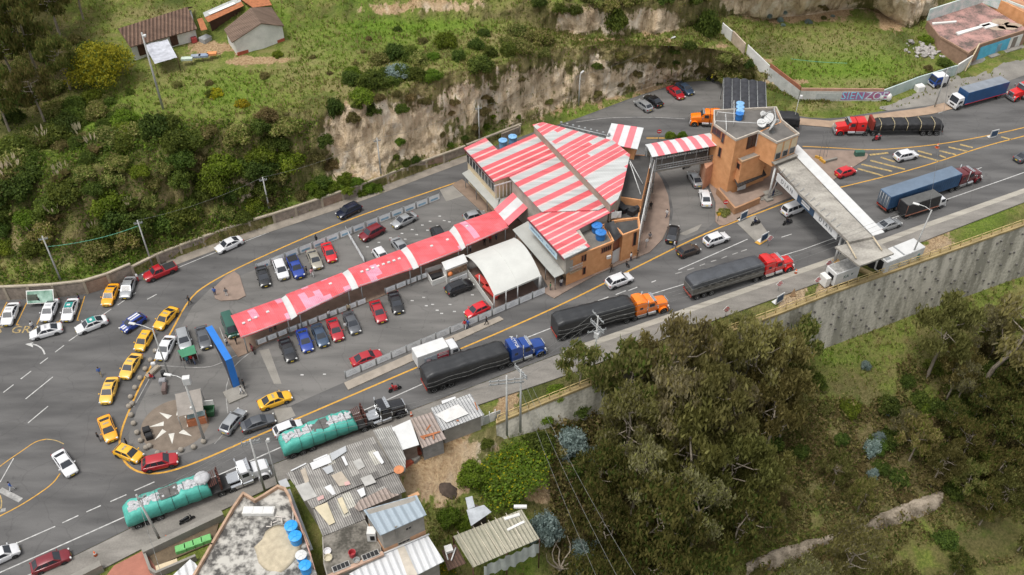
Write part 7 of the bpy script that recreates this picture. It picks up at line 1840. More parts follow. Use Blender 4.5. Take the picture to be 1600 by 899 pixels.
def crown(name, lobes, per, size, mats, seed, droop=0., elong=1.6, fill=.45, mix=(1,)):
 r = np.random.RandomState(seed); C_, AX, AY, MI = [], [], [], []
 for li, (cx, cy, cz, rx, rz) in enumerate(lobes):
  n = int(per * (rx / lobes[0][3]) ** 1.6) + 30
  d = unit(r.normal(size=(n,3)) + np.array([0,0,.25]))
  rad = (fill + (1 - fill) * r.rand(n,1) ** .6) * (1 + .22 * np.sin(d[:, :1] * 5 + li) * np.sin(d[:,1:2] * 6 + 2 * li) + .12 * r.normal(size=(n,1)))
  c = np.array([cx, cy, cz]) + d * rad * np.array([rx, rx, rz])
  c[:,2] -= droop * r.rand(n) * rx * .6
  nrm = unit(d * .8 + r.normal(size=(n,3)) * .75)
  a = unit(np.cross(nrm, r.normal(size=(n,3)))); 
  if droop: a = unit(a * .6 + np.array([0,0, -droop]))
  b = unit(np.cross(nrm, a))
  s = size * (.55 + .9 * r.rand(n,1))
  C_.append(c); AX.append(a * s * elong * .5); AY.append(b * s * .5)
  MI.append(np.searchsorted(np.cumsum(mix), r.rand(n) * sum(mix)) if len(mix) > 1 else np.zeros(n))
 return quads_mesh(name, np.concatenate(C_), np.concatenate(AX), np.concatenate(AY), mats, np.concatenate(MI))
def euc_pair(h, w, seed, lm, per=440, nl=15, lean=0.):
 """tapered trunk with limbs, and wispy crown lobes at the limb ends"""
 r = random.Random(seed); mb = MB(); lobes = []
 pts = [Vector((0,0, -1))] + [Vector((r.uniform(-.3,.3) * k + lean * k * k * .05, r.uniform(-.3,.3) * k * .6, h * .21 * k)) for k in range(1,5)]
 for k, (a, b) in enumerate(zip(pts[:-1], pts[1:])): mb.tube(a, b,.34 * (1 - .2 * k) * h / 18,.34 * (1 - .2 * (k + 1)) * h / 18,7,0, False)
 for i in range(nl):
  t = .38 + .62 * (i + .5) / nl; q = pts[-1] * t if False else pts[min(4,1 + int(t * 3.4))].lerp(pts[-1],.2)
  q = Vector((pts[-1].x * t, pts[-1].y * t, h * .84 * t)); ang = i * 2.4 + r.uniform(-.5,.5)
  ext = w * (.35 + .65 * math.sin(math.pi * min(1, (t - .3) / .75))) * r.uniform(.6,1.05)
  e = q + Vector((math.cos(ang) * ext, math.sin(ang) * ext, h * r.uniform(.06,.2)))
  m_ = q.lerp(e,.5) + Vector((0,0, -.04 * h)); mb.tube(q, m_,.1 * h / 18,.07 * h / 18,5,0, False); mb.tube(m_, e,.07 * h / 18,.02,5,0, False)
  lobes.append((e.x, e.y, e.z, w * r.uniform(.2,.36), w * r.uniform(.2,.42)))
  if r.random() < .6: f = q.lerp(e,.6); lobes.append((f.x + r.uniform(-.5,.5), f.y + r.uniform(-.5,.5), f.z + .3, w * .2, w * .18))
 lobes.append((pts[-1].x, pts[-1].y, h * .93, w * .45, w * .4)); lobes.sort(key=lambda l: -l[3])
 return mb.mesh('trunk', BARK), crown('crown', lobes, per,.22, [LM[x] for x in lm], seed,1.1,3.2,.12, (.75,.25) if len(lm) > 1 else (1,))
EUC = [euc_pair(18,4.6,1, ('olive', 'grey')), euc_pair(16,4.2,2, ('olive', 'olive_dark')), euc_pair(19,4.4,3, ('grey', 'olive'),400), euc_pair(15,4.4,4, ('olive_dark', 'olive')), euc_pair(14,4.2,5, ('olive_dark', 'deep')), euc_pair(11,3.6,6, ('olive', 'green'),380,12)]
def dome(nl, R_, seed, h=.75):
 r = random.Random(seed); L_ = [(0,0, R_ * h * .55, R_ * .72, R_ * h * .6)]
 for i in range(nl):
  a = i * 2.4; d = R_ * (.35 + .45 * (i / nl)); L_.append((d * math.cos(a), d * math.sin(a), R_ * h * (.75 - .5 * i / nl) * r.uniform(.7,1.15), R_ * r.uniform(.3,.45), R_ * r.uniform(.25,.4)))
 return L_
BUSH = {k: [crown('foliage', dome(9,1.0, s, h),1000,.085, [LM[x] for x in m_], s,.1,1.5,.35, mx) for s in ss] for k, m_, mx, h, ss in [
 ('green', ('green', 'deep'), (.6,.4),.85, (11,12,13)), ('deep', ('deep', 'green'), (.75,.25),.9, (14,15)), ('bright', ('bright', 'green'), (.7,.3),.75, (16,17)), ('olive', ('olive', 'green'), (.65,.35),.8, (18,19)),
 ('dry', ('dry', 'olive_dark'), (.7,.3),.7, (20,21)), ('gold', ('gold', 'green'), (.8,.2),.85, (22,)), ('blue', ('blue',), (1,),1.0, (23,24)), ('yellow', ('green', 'yellow'), (.72,.28),.6, (25,)), ('broom', ('yellow', 'bright'), (.7,.3),.7, (26,))]}
def tree(idx, u, v, h, label, group=None, rz=None, name='eucalyptus_tree', tilt=0., base=None):
 p = base or G(u, v); tr, cr = EUC[idx]; hh = (18,16,19,15,14,11)[idx]
 t = thing(name, label, 'tree', p, rng.uniform(0,6.28) if rz is None else rz, group); s = h / hh
 t.scale = (s, s, s * rng.uniform(.95,1.05)); t.rotation_euler.y = tilt
 part('trunk', tr, t); part('crown', cr, t); return t
def bush(kind, u, v, r, label, group=None, name='shrub', cat='shrub', p=None, sz=None):
 p = p or G(u, v); o = bpy.data.objects.new(name, rng.choice(BUSH[kind])); col.objects.link(o)
 o.location = p - Vector((0,0, r * .12)); o.rotation_euler = (0,0, rng.uniform(0,6.28)); o.scale = (r, r * rng.uniform(.85,1.15), r * (sz or rng.uniform(.85,1.15)))
 return tag(o, label, cat, group)
def inside(poly, u, v):
 c = False; n = len(poly)
 for i in range(n):
  (a, b), (d, e) = poly[i], poly[i - 1]
  if (b > v) != (e > v) and u < (d - a) * (v - b) / (e - b) + a: c = not c
 return c
def thicket(poly, n, kinds, rr, gap, label, group, cat='shrub', name='shrub', sz=None):
 us_, vs_ = [p[0] for p in poly], [p[1] for p in poly]; pts = []
 for _ in range(n * 30):
  if len(pts) >= n: break
  u, v = rng.uniform(min(us_), max(us_)), rng.uniform(min(vs_), max(vs_))
  if not inside(poly, u, v): continue
  p = G(u, v)
  if any((p - q).length < gap for q in pts): continue
  pts.append(p); bush(rng.choice(kinds),0,0, rng.uniform(*rr), label, group, name, cat, p, sz)
W1, W2 = 'olive eucalyptus tree of the dense wood below the highway, crown merging with its neighbours', 'eucalyptus trees of the wood below the highway'
for i, (k, u, v, h) in enumerate([(5,985,668,16),(0,1045,672,21),(1,1105,668,20),(2,1030,725,20),(0,1160,650,19),(1,1205,640,16),(5,1230,600,12),(0,975,740,17),(1,1085,745,22),(2,1130,735,19),(3,1190,720,17),(3,1060,800,21),(2,985,815,17),(3,1120,810,18),(4,1010,880,18),(2,1075,885,19),(4,1140,880,15),(4,930,800,12),(4,945,880,13),(3,1170,800,13),(4,1010,960,16),(4,1090,970,16),(4,940,960,13),(3,1215,690,12),(1,1000,610,11),(0,1060,590,10),(0,1145,575,11)]):
 tree(k, u, v, h, W1, W2)
tree(5,905,612,9, 'small olive tree leaning over the pavement in front of the tarped orange truck', rz=1.0)
tree(0,1310,925,15, 'bright olive crown at the bottom edge over the earth ledge', rz=2.); tree(5,1375,945,10, 'small bright olive tree right of the earth ledge at the bottom edge'); tree(2,1245,950,13, 'pale olive tree at the bottom edge left of the earth ledge')
tree(1,1448,590,17, 'tall open eucalyptus with forked pale limbs in front of the retaining wall', rz=.5)
tree(3,1478,625,10, 'dark young eucalyptus just below the tall open one'); tree(4,1545,560,10, 'dark green tree below the far end of the retaining wall')
tree(0,1530,610,24, 'towering eucalyptus leaning right with thick bare trunk at the right edge', rz=0., tilt=.2)
for k, u, v, h in [(4,1590,650,11),(4,1550,700,11),(4,1585,740,13),(4,1500,720,9),(3,1615,690,13),(4,1540,770,10),(3,1600,800,10),(4,1480,690,8),(4,1520,660,10),(5,1500,780,8),(4,1570,640,11),(3,1560,800,9),(4,1610,730,12),(4,1530,820,8),(5,1590,860,8),(4,1490,900,6),(2,1400,690,8),(5,1420,720,9),(5,1340,800,7),(3,1455,760,9),(2,1490,640,10),(5,1300,760,7),(2,1520,560,12)]: tree(k, u, v, h, 'tree of the scrubby grove on the right hand valley slope', 'trees of the right hand grove')
thicket([(1385,640),(1430,570),(1560,500),(1600,520),(1600,760),(1480,800),(1400,760),(1300,690)],34, ['deep', 'deep', 'olive', 'green', 'dry'], (1.3,2.5),2.0, 'dark shrub in the undergrowth of the right hand valley slope', 'undergrowth shrubs of the right hand valley')
thicket([(860,700),(960,660),(1250,620),(1260,760),(1200,899),(870,899)],26, ['deep', 'deep', 'olive', 'dry'], (1.4,2.6),2.2, 'dark shrub in the undergrowth beneath the eucalyptus wood', 'undergrowth shrubs of the wood')
thicket([(1180,760),(1330,700),(1420,780),(1290,880),(1180,899)],14, ['dry', 'dry', 'olive'], (.7,1.5),1.6, 'brown dry shrub on the bare slope between the wood and the grove', 'dry shrubs of the valley slope')
for k, (u, v, r) in enumerate([(1360,705,1.5),(1372,690,1.2),(1385,645,.8),(1352,575,.9),(1362,745,1.0),(1525,625,.9),(1510,600,.7)]): bush('blue', u, v, r, 'pale blue green shrub on the dry slope of the right hand valley', 'blue green shrubs of the valley', sz=1.4)
for u, v, r, s, lb in [(893,700,2.6,1.3,'pale blue green tree above the yellow flowering bush'),(850,838,2.3,1.8,'pale blue green tree beside the translucent shelter roof'),(905,862,1.5,1.3,'pale blue green bush left of the wires at the bottom'),(935,866,1.8,1.2,'pale blue green bush between the wires at the bottom'),(908,890,1.4,1.2,'pale blue green bush at the bottom edge near the dead tree'),(920,715,1.6,1.2,'grey blue bush at the edge of the wood beside the pale blue tree')]: bush('blue', u, v, r, lb, None, 'blue_shrub', sz=s)
BUSH['wide'] = [crown('foliage', [(x * 6, y * 6, z * 6, a * 6, b * 6) for x, y, z, a, b in dome(14,1.,25,.6)],1900,.24, [LM['bright'], LM['green'], LM['yellow']],25,.1,1.5,.5, (.55,.36,.09))]
bush('wide',795,742,1.0, 'wide bright green bush covered in yellow flowers below the twin pylon', None, 'flowering_bush', 'bush', sz=.6)
for u, v, r, k, lb in [(700,810,1.7,'bright','bright green bush beside the dark hollow below the flowering bush'),(725,820,1.5,'bright','green bush beside the translucent shelter'),(690,898,2.,'yellow','bush with pale flowers at the bottom edge by the white shed'),(735,745,2.4,'bright','bright green bush left of the yellow flowering one'),(840,700,2.6,'green','green bush between the twin pylon and the yellow flowering one'),(760,695,1.0,'green','low green bush by the teal plinth'),(850,655,1.2,'bright','green creeper over the small retaining wall'),(905,640,1.6,'green','dark creeper hanging over the retaining wall end'),(870,615,1.5,'bright','grass green bush on the bank behind the rail'),(1325,640,2.0,'bright','bright green bush below the lawn in the valley'),(1448,640,2.2,'bright','bright green bush under the tall open eucalyptus'),(1290,640,1.6,'olive','olive bush at the edge of the valley lawn'),(1275,600,1.8,'green','green bush beside the foot of the retaining wall'),(1500,545,1.8,'deep','dark bush at the far foot of the retaining wall'),(1475,845,2.,'green','bush above the green hollow at the bottom right')]: bush(k, u, v, r, lb)
p = G(875,892); t = thing('dead_tree', 'small bare dead tree with pale forked limbs at the bottom edge', 'tree', p); mb = MB(); r_ = random.Random(3)
for a in range(7):
 q = Vector((0,0,.5)); d = Vector((math.cos(a * .9), math.sin(a * .9),1.2))
 for k in range(4): e = q + d * r_.uniform(.7,1.1); mb.tube(q, e,.13 - .028 * k,.105 - .028 * k,6,0, False); q = e; d = (d + Vector((r_.uniform(-.7,.7), r_.uniform(-.7,.7), r_.uniform(-.2,.5)))).normalized() * 1.2
mb.tube((0,0, -1), (0,0,.6),.2,.14,7); part('trunk', mb.mesh('trunk', BARK), t)
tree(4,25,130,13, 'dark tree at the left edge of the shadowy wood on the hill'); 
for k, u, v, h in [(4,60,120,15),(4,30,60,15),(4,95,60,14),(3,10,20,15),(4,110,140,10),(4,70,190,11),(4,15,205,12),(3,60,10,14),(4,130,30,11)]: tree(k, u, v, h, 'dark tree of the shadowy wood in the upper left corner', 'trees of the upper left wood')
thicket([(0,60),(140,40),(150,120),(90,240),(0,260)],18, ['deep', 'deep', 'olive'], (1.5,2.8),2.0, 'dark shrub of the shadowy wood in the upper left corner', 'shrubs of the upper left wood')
p = G(165,128); t = thing('broadleaf_tree', 'round yellow green tree beside the long farmhouse', 'tree', p); BUSH['bigold'] = [crown('crown', [(x * 5.2, y * 5.2, z * 5.4, a * 5.2, b * 5.4) for x, y, z, a, b in dome(13,1.,22,.85)],1500,.26, [LM['gold'], LM['green']],22,.1,1.4,.5, (.8,.2))]
part('crown', BUSH['bigold'][0], t, (0,0,1.3)); mb = MB(); mb.tube((0,0, -.6), (0,0,2.5),.3,.2,7); part('trunk', mb.mesh('trunk', BARKD), t)
thicket([(0,215),(200,210),(330,180),(430,175),(470,200),(450,300),(390,340),(290,360),(200,400),(80,400),(0,400)],66, ['deep', 'green', 'green', 'olive', 'olive', 'bright', 'dry'], (1.6,3.2),2.2, 'dense green shrub in the thicket on the bank above the stone wall', 'shrubs of the bank thicket')
thicket([(120,140),(260,190),(300,230),(150,230),(60,200)],20, ['bright', 'green', 'olive'], (1.2,2.2),2.0, 'leafy shrub on the grassy brow of the hill below the gold tree', 'shrubs of the grassy brow')
thicket([(540,110),(620,85),(700,60),(780,45),(870,60),(870,90),(800,100),(700,125),(620,150),(560,160)],27, ['green', 'deep', 'olive', 'bright'], (1.4,2.7),2.2, 'green shrub of the row along the brow of the pale cliff', 'shrubs along the cliff brow')
thicket([(900,95),(1080,70),(1190,100),(1150,118),(1060,110),(950,110)],11, ['olive', 'deep', 'dry'], (1.0,1.9),2.0, 'olive shrub clinging to the cliff above the lay-by', 'shrubs above the lay-by')
thicket([(300,250),(520,200),(520,280),(420,340),(300,370)],14, ['deep', 'green', 'dry'], (1.2,2.2),2.0, 'shrub on the steep bank between the thicket and the pale cliff', 'shrubs beside the pale cliff')
thicket([(690,150),(840,110),(1000,90),(1000,140),(860,165),(700,200)],14, ['dry', 'dry', 'olive'], (.6,1.5),1.8, 'dry shrub rooted on the face of the pale cliff', 'shrubs on the cliff face', sz=.8)
thicket([(520,160),(690,130),(690,165),(530,190)],9, ['deep', 'green', 'dry'], (.8,1.6),2.0, 'bush hanging from the upper rim of the pale cliff', 'bushes hanging from the cliff rim')
thicket([(600,230),(730,190),(840,170),(840,190),(720,225),(620,265)],12, ['green', 'bright', 'dry'], (.6,1.1),1.6, 'low shrub on the scree at the foot of the pale cliff', 'shrubs at the cliff foot')
thicket([(830,-5),(1120,-20),(1120,0),(950,14),(850,25)],14, ['green', 'olive', 'deep'], (1.4,2.6),2.2, 'shrub on the upper ledge above the dirt track', 'shrubs of the upper ledge')
thicket([(0,180),(700,20),(700,80),(450,140),(260,170),(60,250)],18, ['bright', 'olive', 'dry', 'green'], (.5,1.1),3.0, 'small tussock shrub scattered on the hill meadow', 'tussocks of the hill meadow')
thicket([(480,285),(560,275),(600,300),(500,315)],10, ['bright', 'bright', 'green'], (.9,1.6),1.4, 'bright green leafy clump behind the stone wall', 'leafy clumps behind the stone wall')
thicket([(1190,20),(1330,5),(1330,30),(1200,45)],9, ['blue', 'dry'], (.5,1.0),1.6, 'grey blue agave like shrub along the back of the grass lot', 'shrubs at the back of the grass lot')
for u, v, r, k, s, lb in [(1106,52,2.6,'green',2.0,'tall dark green bush at the upper end of the graffiti wall'),(1136,118,2.9,'olive',.9,'round olive bush at the corner of the lay-by'),(1445,65,1.7,'bright',1.0,'round bright green bush beside the rubble heap'),(1475,100,1.8,'green',.7,'green bush at the corner of the derelict shop'),(960,40,2.4,'green',1.6,'dark bush hanging over the pale scar above the track'),(620,118,2.4,'blue',.8,'grey blue shrub among the green ones on the cliff brow'),(337,147,1.5,'broom',.7,'yellow flowering shrub on the meadow nearer the tall lamp pole'),(378,164,1.5,'broom',.7,'yellow flowering shrub on the meadow above the thicket'),(448,262,2.4,'bright',1.5,'bright green bush at the left end of the pale cliff'),(1450,108,1.2,'dry',.8,'scrubby plant by the truck cab'),(525,175,1.8,'deep',1.4,'dark bush hanging over the left end of the pale cliff')]: bush(k, u, v, r, lb, sz=s)
for u, lb in ((1047, 'clipped round shrub in the bed north of the footbridge, nearer the stop sign'), (1066, 'clipped round shrub in the bed north of the footbridge, nearer the orange truck')): bush('bright', u,215,1.1, lb, None, 'clipped_shrub', sz=1.3)
bush('olive',1131,333,1.2, 'low shrub in the kerbed bed under the no entry sign', sz=.6, p=P(1131,333,.2))
def pampas(u, v, s, label='pampas grass tuft with pale plumes on the bank', group='pampas grass tufts'):
 p = G(u, v); n = 240; r = np.random.RandomState(int(u)); a = r.rand(n) * 6.283; l = s * (.6 + .6 * r.rand(n))
 d = np.stack([np.cos(a), np.sin(a),.6 + 1.2 * r.rand(n)],1); d = unit(d); c = d * l[:, None] * .6; c[:,2] -= .1 * l * r.rand(n)
 b = np.stack([-np.sin(a), np.cos(a),0 * a],1) * .05 * s
 k = 9; pa = r.rand(k) * 6.283; pd = unit(np.stack([np.cos(pa) * .35, np.sin(pa) * .35,1 + 0 * pa],1)); pc = pd * s * 1.7; pb = np.stack([-np.sin(pa), np.cos(pa),0 * pa],1) * .09 * s
 me = quads_mesh('pampas', np.concatenate([c, pc]), np.concatenate([d * l[:, None] * .5, pd * s * .4]), np.concatenate([b, pb]), [LM['dry'], LM['straw']], np.concatenate([np.zeros(n), np.ones(k)]))
 o = bpy.data.objects.new('pampas_grass', me); col.objects.link(o); o.location = p; tag(o, label, 'grass', group)
for u, v, s in [(72,228,1.7),(12,290,1.9),(30,275,1.8),(95,285,1.5),(130,225,1.7),(150,240,1.6),(105,275,1.2),(88,345,1.6),(150,368,1.2),(60,375,1.5),(205,330,1.2)]: pampas(u, v, s)
def ground_cover(n=20000):
 r = np.random.RandomState(5)
 rowtag = np.array([t[0] for t in tags]); ok = np.isin(rowtag, ['B', 'C', 'D', 'H', 'I', 'E'])
 R_, I_ = np.where(ok)[0], np.arange(NU - 1)
 g = grid; a, b = r.choice(R_[R_ < NR - 1], n * 3), r.choice(I_, n * 3); s, t = r.rand(n * 3,1), r.rand(n * 3,1)
 p = (g[a, b] * (1 - s) + g[a, b + 1] * s) * (1 - t) + (g[a + 1, b] * (1 - s) + g[a + 1, b + 1] * s) * t
 cv = cover.reshape(NR, NU,4)[a, b]; u, v = project(p)
 keep = (u > -60) & (u < 1660) & (v > -60) & (v < 960) & (r.rand(n * 3) > cv[:,0] * 1.5 + cv[:,3] * .75) & ~((u < 450) & (v > 30) & (v < 110) & (u > 180)) & ~((u > 1445) & (v < 110)) & ~((u < 860) & (v > 650) & (r.rand(n * 3) < .5)) & ~((u < 600) & (v > 640))
 p, cv = p[keep][:n], cv[keep][:n]; n = len(p)
 C_, AX, AY, MI = [], [], [], []
 for k in range(3):
  ang = r.rand(n) * 6.283; h = .12 + .24 * r.rand(n); tilt = .5 * r.rand(n)
  up = unit(np.stack([np.cos(ang) * tilt, np.sin(ang) * tilt, np.ones(n)],1)); sd = np.stack([-np.sin(ang), np.cos(ang),0 * ang],1)
  c = p + up * h[:, None] * .8 + np.stack([r.normal(size=n) * .15, r.normal(size=n) * .15,0 * h],1)
  C_.append(c); AX.append(up * h[:, None]); AY.append(sd * (.07 + .07 * r.rand(n))[:, None])
  x = r.rand(n); MI.append(np.where(x < .2 + .8 * cv[:,1],0, np.where(x < .55 + .2 * cv[:,1],1,2)))
 me = quads_mesh('ground_cover', np.concatenate(C_), np.concatenate(AX), np.concatenate(AY), GL, np.concatenate(MI))
 o = bpy.data.objects.new('ground_cover', me); col.objects.link(o); tag(o, 'rough meadow grass on the hill and valley slopes', 'grass', None, 'stuff')
ground_cover()
def brush(n, rw, ok, ms, pr, label):
 r = np.random.RandomState(9); k = np.isin(np.array([t[0] for t in tags]), rw); R_ = np.where(k)[0]
 a, b = r.choice(R_, n * 3), r.choice(np.arange(NU - 1), n * 3); s = r.rand(n * 3,1)
 p = grid[a, b] * (1 - s) + grid[a, b + 1] * s; p = p + r.normal(size=p.shape) * np.array([.3,.3,0]); u, v = project(p)
 lump = np.sin(p[:,0] * .7 + 2 * np.sin(p[:,1] * .45)) * np.sin(p[:,1] * .8 + np.sin(p[:,0] * .5) * 2)
 keep = (lump > -.6) & ok(u, v)
 p, lump = p[keep][:n], lump[keep][:n]; n = len(p); h = r.rand(n) ** 1.5 * (.5 + 1.1 * np.clip(lump + .35,0,1.2)); p[:,2] += h
 d = unit(r.normal(size=(n,3)) + np.array([0,0,.6])); e = unit(np.cross(d, r.normal(size=(n,3)))); sz = (.14 + .24 * r.rand(n))[:, None]
 o = bpy.data.objects.new('brush', quads_mesh('brush', p, d * sz, e * sz * .45, [LM[x] for x in ms], r.choice(len(ms), n, p=pr))); col.objects.link(o); tag(o, label, 'scrub', None, 'stuff')
brush(90000, ['H', 'I', 'J'], lambda u, v: (u > 860) & (u < 1660) & (v > 560) & (v < 990) & ~((u > 1225) & (u < 1400) & (v < 625)), ('dry', 'olive', 'olive_dark', 'deep'), [.3,.2,.28,.22], 'tangled olive brown scrub on the valley slope')
brush(60000, ['C', 'D'], lambda u, v: (u > -60) & (u < 500 - .4 * (v - 200)) & (v > 190) & (v < 455) & (v > 250 - u * .2), ('green', 'bright', 'deep', 'dry'), [.34,.24,.27,.15], 'tangled green vines and tall grass on the bank above the stone wall')
RUB = mat('rubble', (.3,.28,.26),.95,0,.3,1.5,6,.2, objrand=.5)
rm = []
for s in range(4):
 bm = bmesh.new(); bmesh.ops.create_icosphere(bm, subdivisions=1, radius=1)
 for v in bm.verts: v.co *= .75 + .5 * random.Random(s * 99 + v.index).random()
 me = bpy.data.meshes.new('rubble_block'); bm.to_mesh(me); bm.free(); me.materials.append(RUB); rm.append(me)
for k in range(60):
 u, v = rng.gauss(1444,13), rng.gauss(78,8); p = G(u, v); o = bpy.data.objects.new('rubble_block', rng.choice(rm)); col.objects.link(o); s = rng.uniform(.2,.75)
 o.location = p + Vector((0,0, s * .3)); o.scale = (s * 1.3, s, s * .6); o.rotation_euler = (rng.uniform(-.4,.4), rng.uniform(-.4,.4), rng.uniform(0,6)); tag(o, 'broken pale block of the rubble heap in the grass lot', 'rubble block', 'blocks of the rubble heap')
p = G(700,766); AH = lambda x, y, z: (x, y, ground(x, y) + z); mb = MB(); mb.loft([[AH(p.x + k * 1.3 * math.cos(i * .45) * (1 + .5 * fbm(i * .9, k)), p.y + k * 1.1 * math.sin(i * .45) * (1 + .5 * fbm(i * .7, k + 4)), z) for i in range(14)] for k, z in ((1, -.1), (.8,.1), (.5,.22), (.25,.3), (.02,.35))]); mb.build('ash_heap', mat('ash', (.07,.05,.038),.95,0,.4,2), None, 'dark burnt heap of waste in the earthy hollow behind the houses', 'waste heap')
mb = MB(); rings = []
for s in np.linspace(0,1,30):
 q = G(1165 + 305 * s,893 - 112 * s); w_ = .8 + .5 * math.sin(s * 9) + .3 * fbm(s * 14,5); j = .5 * fbm(s * 9,2)
 rings.append([(q.x, q.y + w_ * .9, q.z + .9 + j), (q.x, q.y + w_ * .2, q.z + 1.3 + j), (q.x, q.y - w_ * .5, q.z + .6 + .4 * j), (q.x, q.y - w_, q.z - .6)])
mb.loft(rings, caps=False, closed=False); mb.build('earth_ledge', mat('ledge_earth', (.1,.08,.055),.95,0, scale=.7, fine=4, bump=.5, con=.08, c2=(.34,.285,.22), detail=7), kind='structure', label='pale eroded earth ledge crossing the valley at the bottom', cat='earth bank')
# ================================================================ PEOPLE AND SMALL THINGS
SKIN = mat('skin', (.3,.16,.1),.6); HAIR = mat('hair', (.015,.01,.008),.6)
def person_mesh(pose):
 J = {'pel': (0,0,.95), 'chest': (0,0,1.3), 'neck': (0,0,1.5), 'head': (.02,0,1.62), 'top': (.01,0,1.72)}
 E_ = [('pel', 'chest'), ('chest', 'neck'), ('neck', 'head'), ('head', 'top')]
 Rr = {'pel': .15, 'chest': .17, 'neck': .06, 'head': .1, 'top': .07}
 st = {'stand': (.03, -.03,.0), 'walk': (.3, -.3,.06), 'sit': (0,0,0)}[pose]
 for i, s in enumerate((1, -1)):
  sw = st[i]
  if pose == 'sit': pts = [('hip', (0,.1 * s,.93)), ('knee', (.42,.13 * s,.95)), ('ankle', (.45,.13 * s,.52)), ('toe', (.6,.14 * s,.48))]
  else: pts = [('hip', (0,.1 * s,.9)), ('knee', (sw * .6 + .03,.11 * s,.48)), ('ankle', (sw - st[2],.11 * s,.09 + abs(st[2]) * (s < 0))), ('toe', (sw + .16,.13 * s,.04))]
  pts += [('sh', (0,.19 * s,1.42)), ('elb', (-sw * .4 + .03,.26 * s,1.13)), ('wri', (-sw * .7 + (.25 if pose == 'sit' else .1),.24 * s,.9 + (.1 if pose != 'stand' else 0))), ('hand', (-sw * .8 + (.3 if pose == 'sit' else .13),.23 * s,.82 + (.12 if pose != 'stand' else 0)))]
  for n, c in pts: J[n + str(i)] = c
  for n, r in zip(('hip', 'knee', 'ankle', 'toe', 'sh', 'elb', 'wri', 'hand'), (.1,.065,.045,.04,.065,.048,.035,.04)): Rr[n + str(i)] = r
  E_ += [(a + str(i) if a not in ('pel', 'chest') else a, b + str(i)) for a, b in (('pel', 'hip'), ('hip', 'knee'), ('knee', 'ankle'), ('ankle', 'toe'), ('chest', 'sh'), ('sh', 'elb'), ('elb', 'wri'), ('wri', 'hand'))]
 ks = list(J); me = bpy.data.meshes.new('b'); me.from_pydata([J[k] for k in ks], [(ks.index(a), ks.index(b)) for a, b in E_], [])
 o = bpy.data.objects.new('b', me); col.objects.link(o); o.modifiers.new('s', 'SKIN'); o.modifiers.new('u', 'SUBSURF').levels = 1
 for i, k in enumerate(ks): me.skin_vertices[0].data[i].radius = (Rr[k], Rr[k]); me.skin_vertices[0].data[i].use_root = (k == 'pel')
 bpy.context.view_layer.update()
 m2 = bpy.data.meshes.new_from_object(o.evaluated_get(bpy.context.evaluated_depsgraph_get())); bpy.data.objects.remove(o)
 m2.name = 'body'; m2.materials.clear()
 for m in (SKIN, SKIN, SKIN, HAIR): m2.materials.append(m)
 for p in m2.polygons:
  c = p.center; z = c.z; ws = abs(c.y)
  low = z < .98 and ws < .2
  p.material_index = 3 if (z < .1 or (pose == 'sit' and z < .53)) else (2 if low else (0 if z > 1.5 or (ws > .2 and z < 1.05) else 1)); p.use_smooth = True
 return m2
PM = {k: person_mesh(k) for k in ('stand', 'walk', 'sit')}
mb = MB(); mb.loft([[(.0 + .118 * k * math.cos(i * .785) - .01,.108 * k * math.sin(i * .785), z) for i in range(8)] for z, k in ((1.6,.75), (1.66,1.02), (1.72,.9), (1.77,.4), (1.78,.02))]); HAIRM = mb.mesh('hair', HAIR, angle=80)
CL = {k: mat('cloth_p_' + k, c,.9) for k, c in dict(white=(.6,.6,.6), black=(.018,.018,.02), blue=(.05,.12,.38), navy=(.025,.035,.08), red=(.5,.03,.03), grey=(.16,.16,.17), jeans=(.07,.1,.18), khaki=(.3,.25,.16), pink=(.6,.3,.32), yellow=(.7,.62,.03), green=(.08,.2,.09), brown=(.12,.07,.04), teal=(.05,.25,.28)).items()}
def person(u, v, shirt, pants, label, pose='stand', rz=None, p=None, z=0., hat=None):
 p = p or P(u, v,.85 + z); t = thing('person', label, 'person', (p.x, p.y, z - (.48 if pose == 'sit' else 0)), rng.uniform(0,6.28) if rz is None else rz)
 o = part('body', PM[pose], t); setmat(o, {1: CL[shirt],2: CL[pants]})
 h = part('helmet' if hat else 'hair', HAIRM, t)
 if hat: setmat(h, {0: CL[hat]}); h.scale = (1.25,1.25,1.03); 
 return t
for b, t, (sh, pa, ha), lb in zip(BIKES, BT, [('red','black','black'),('black','navy','black'),('navy','black','black'),('grey','navy','black'),('yellow','black','yellow')], ['rider in red on the motorcycle ahead of the black truck','rider in black on the motorcycle behind the white minivan','rider in navy on the motorcycle by the notice board','rider in grey on the red motorcycle by the strapped truck','person in a yellow vest on the motorcycle at the lay-by']):
 person(0,0, sh, pa, lb, 'sit', t.rotation_euler.z, t.location + Vector((-.3 * math.cos(t.rotation_euler.z), -.3 * math.sin(t.rotation_euler.z),0)),.38, ha)
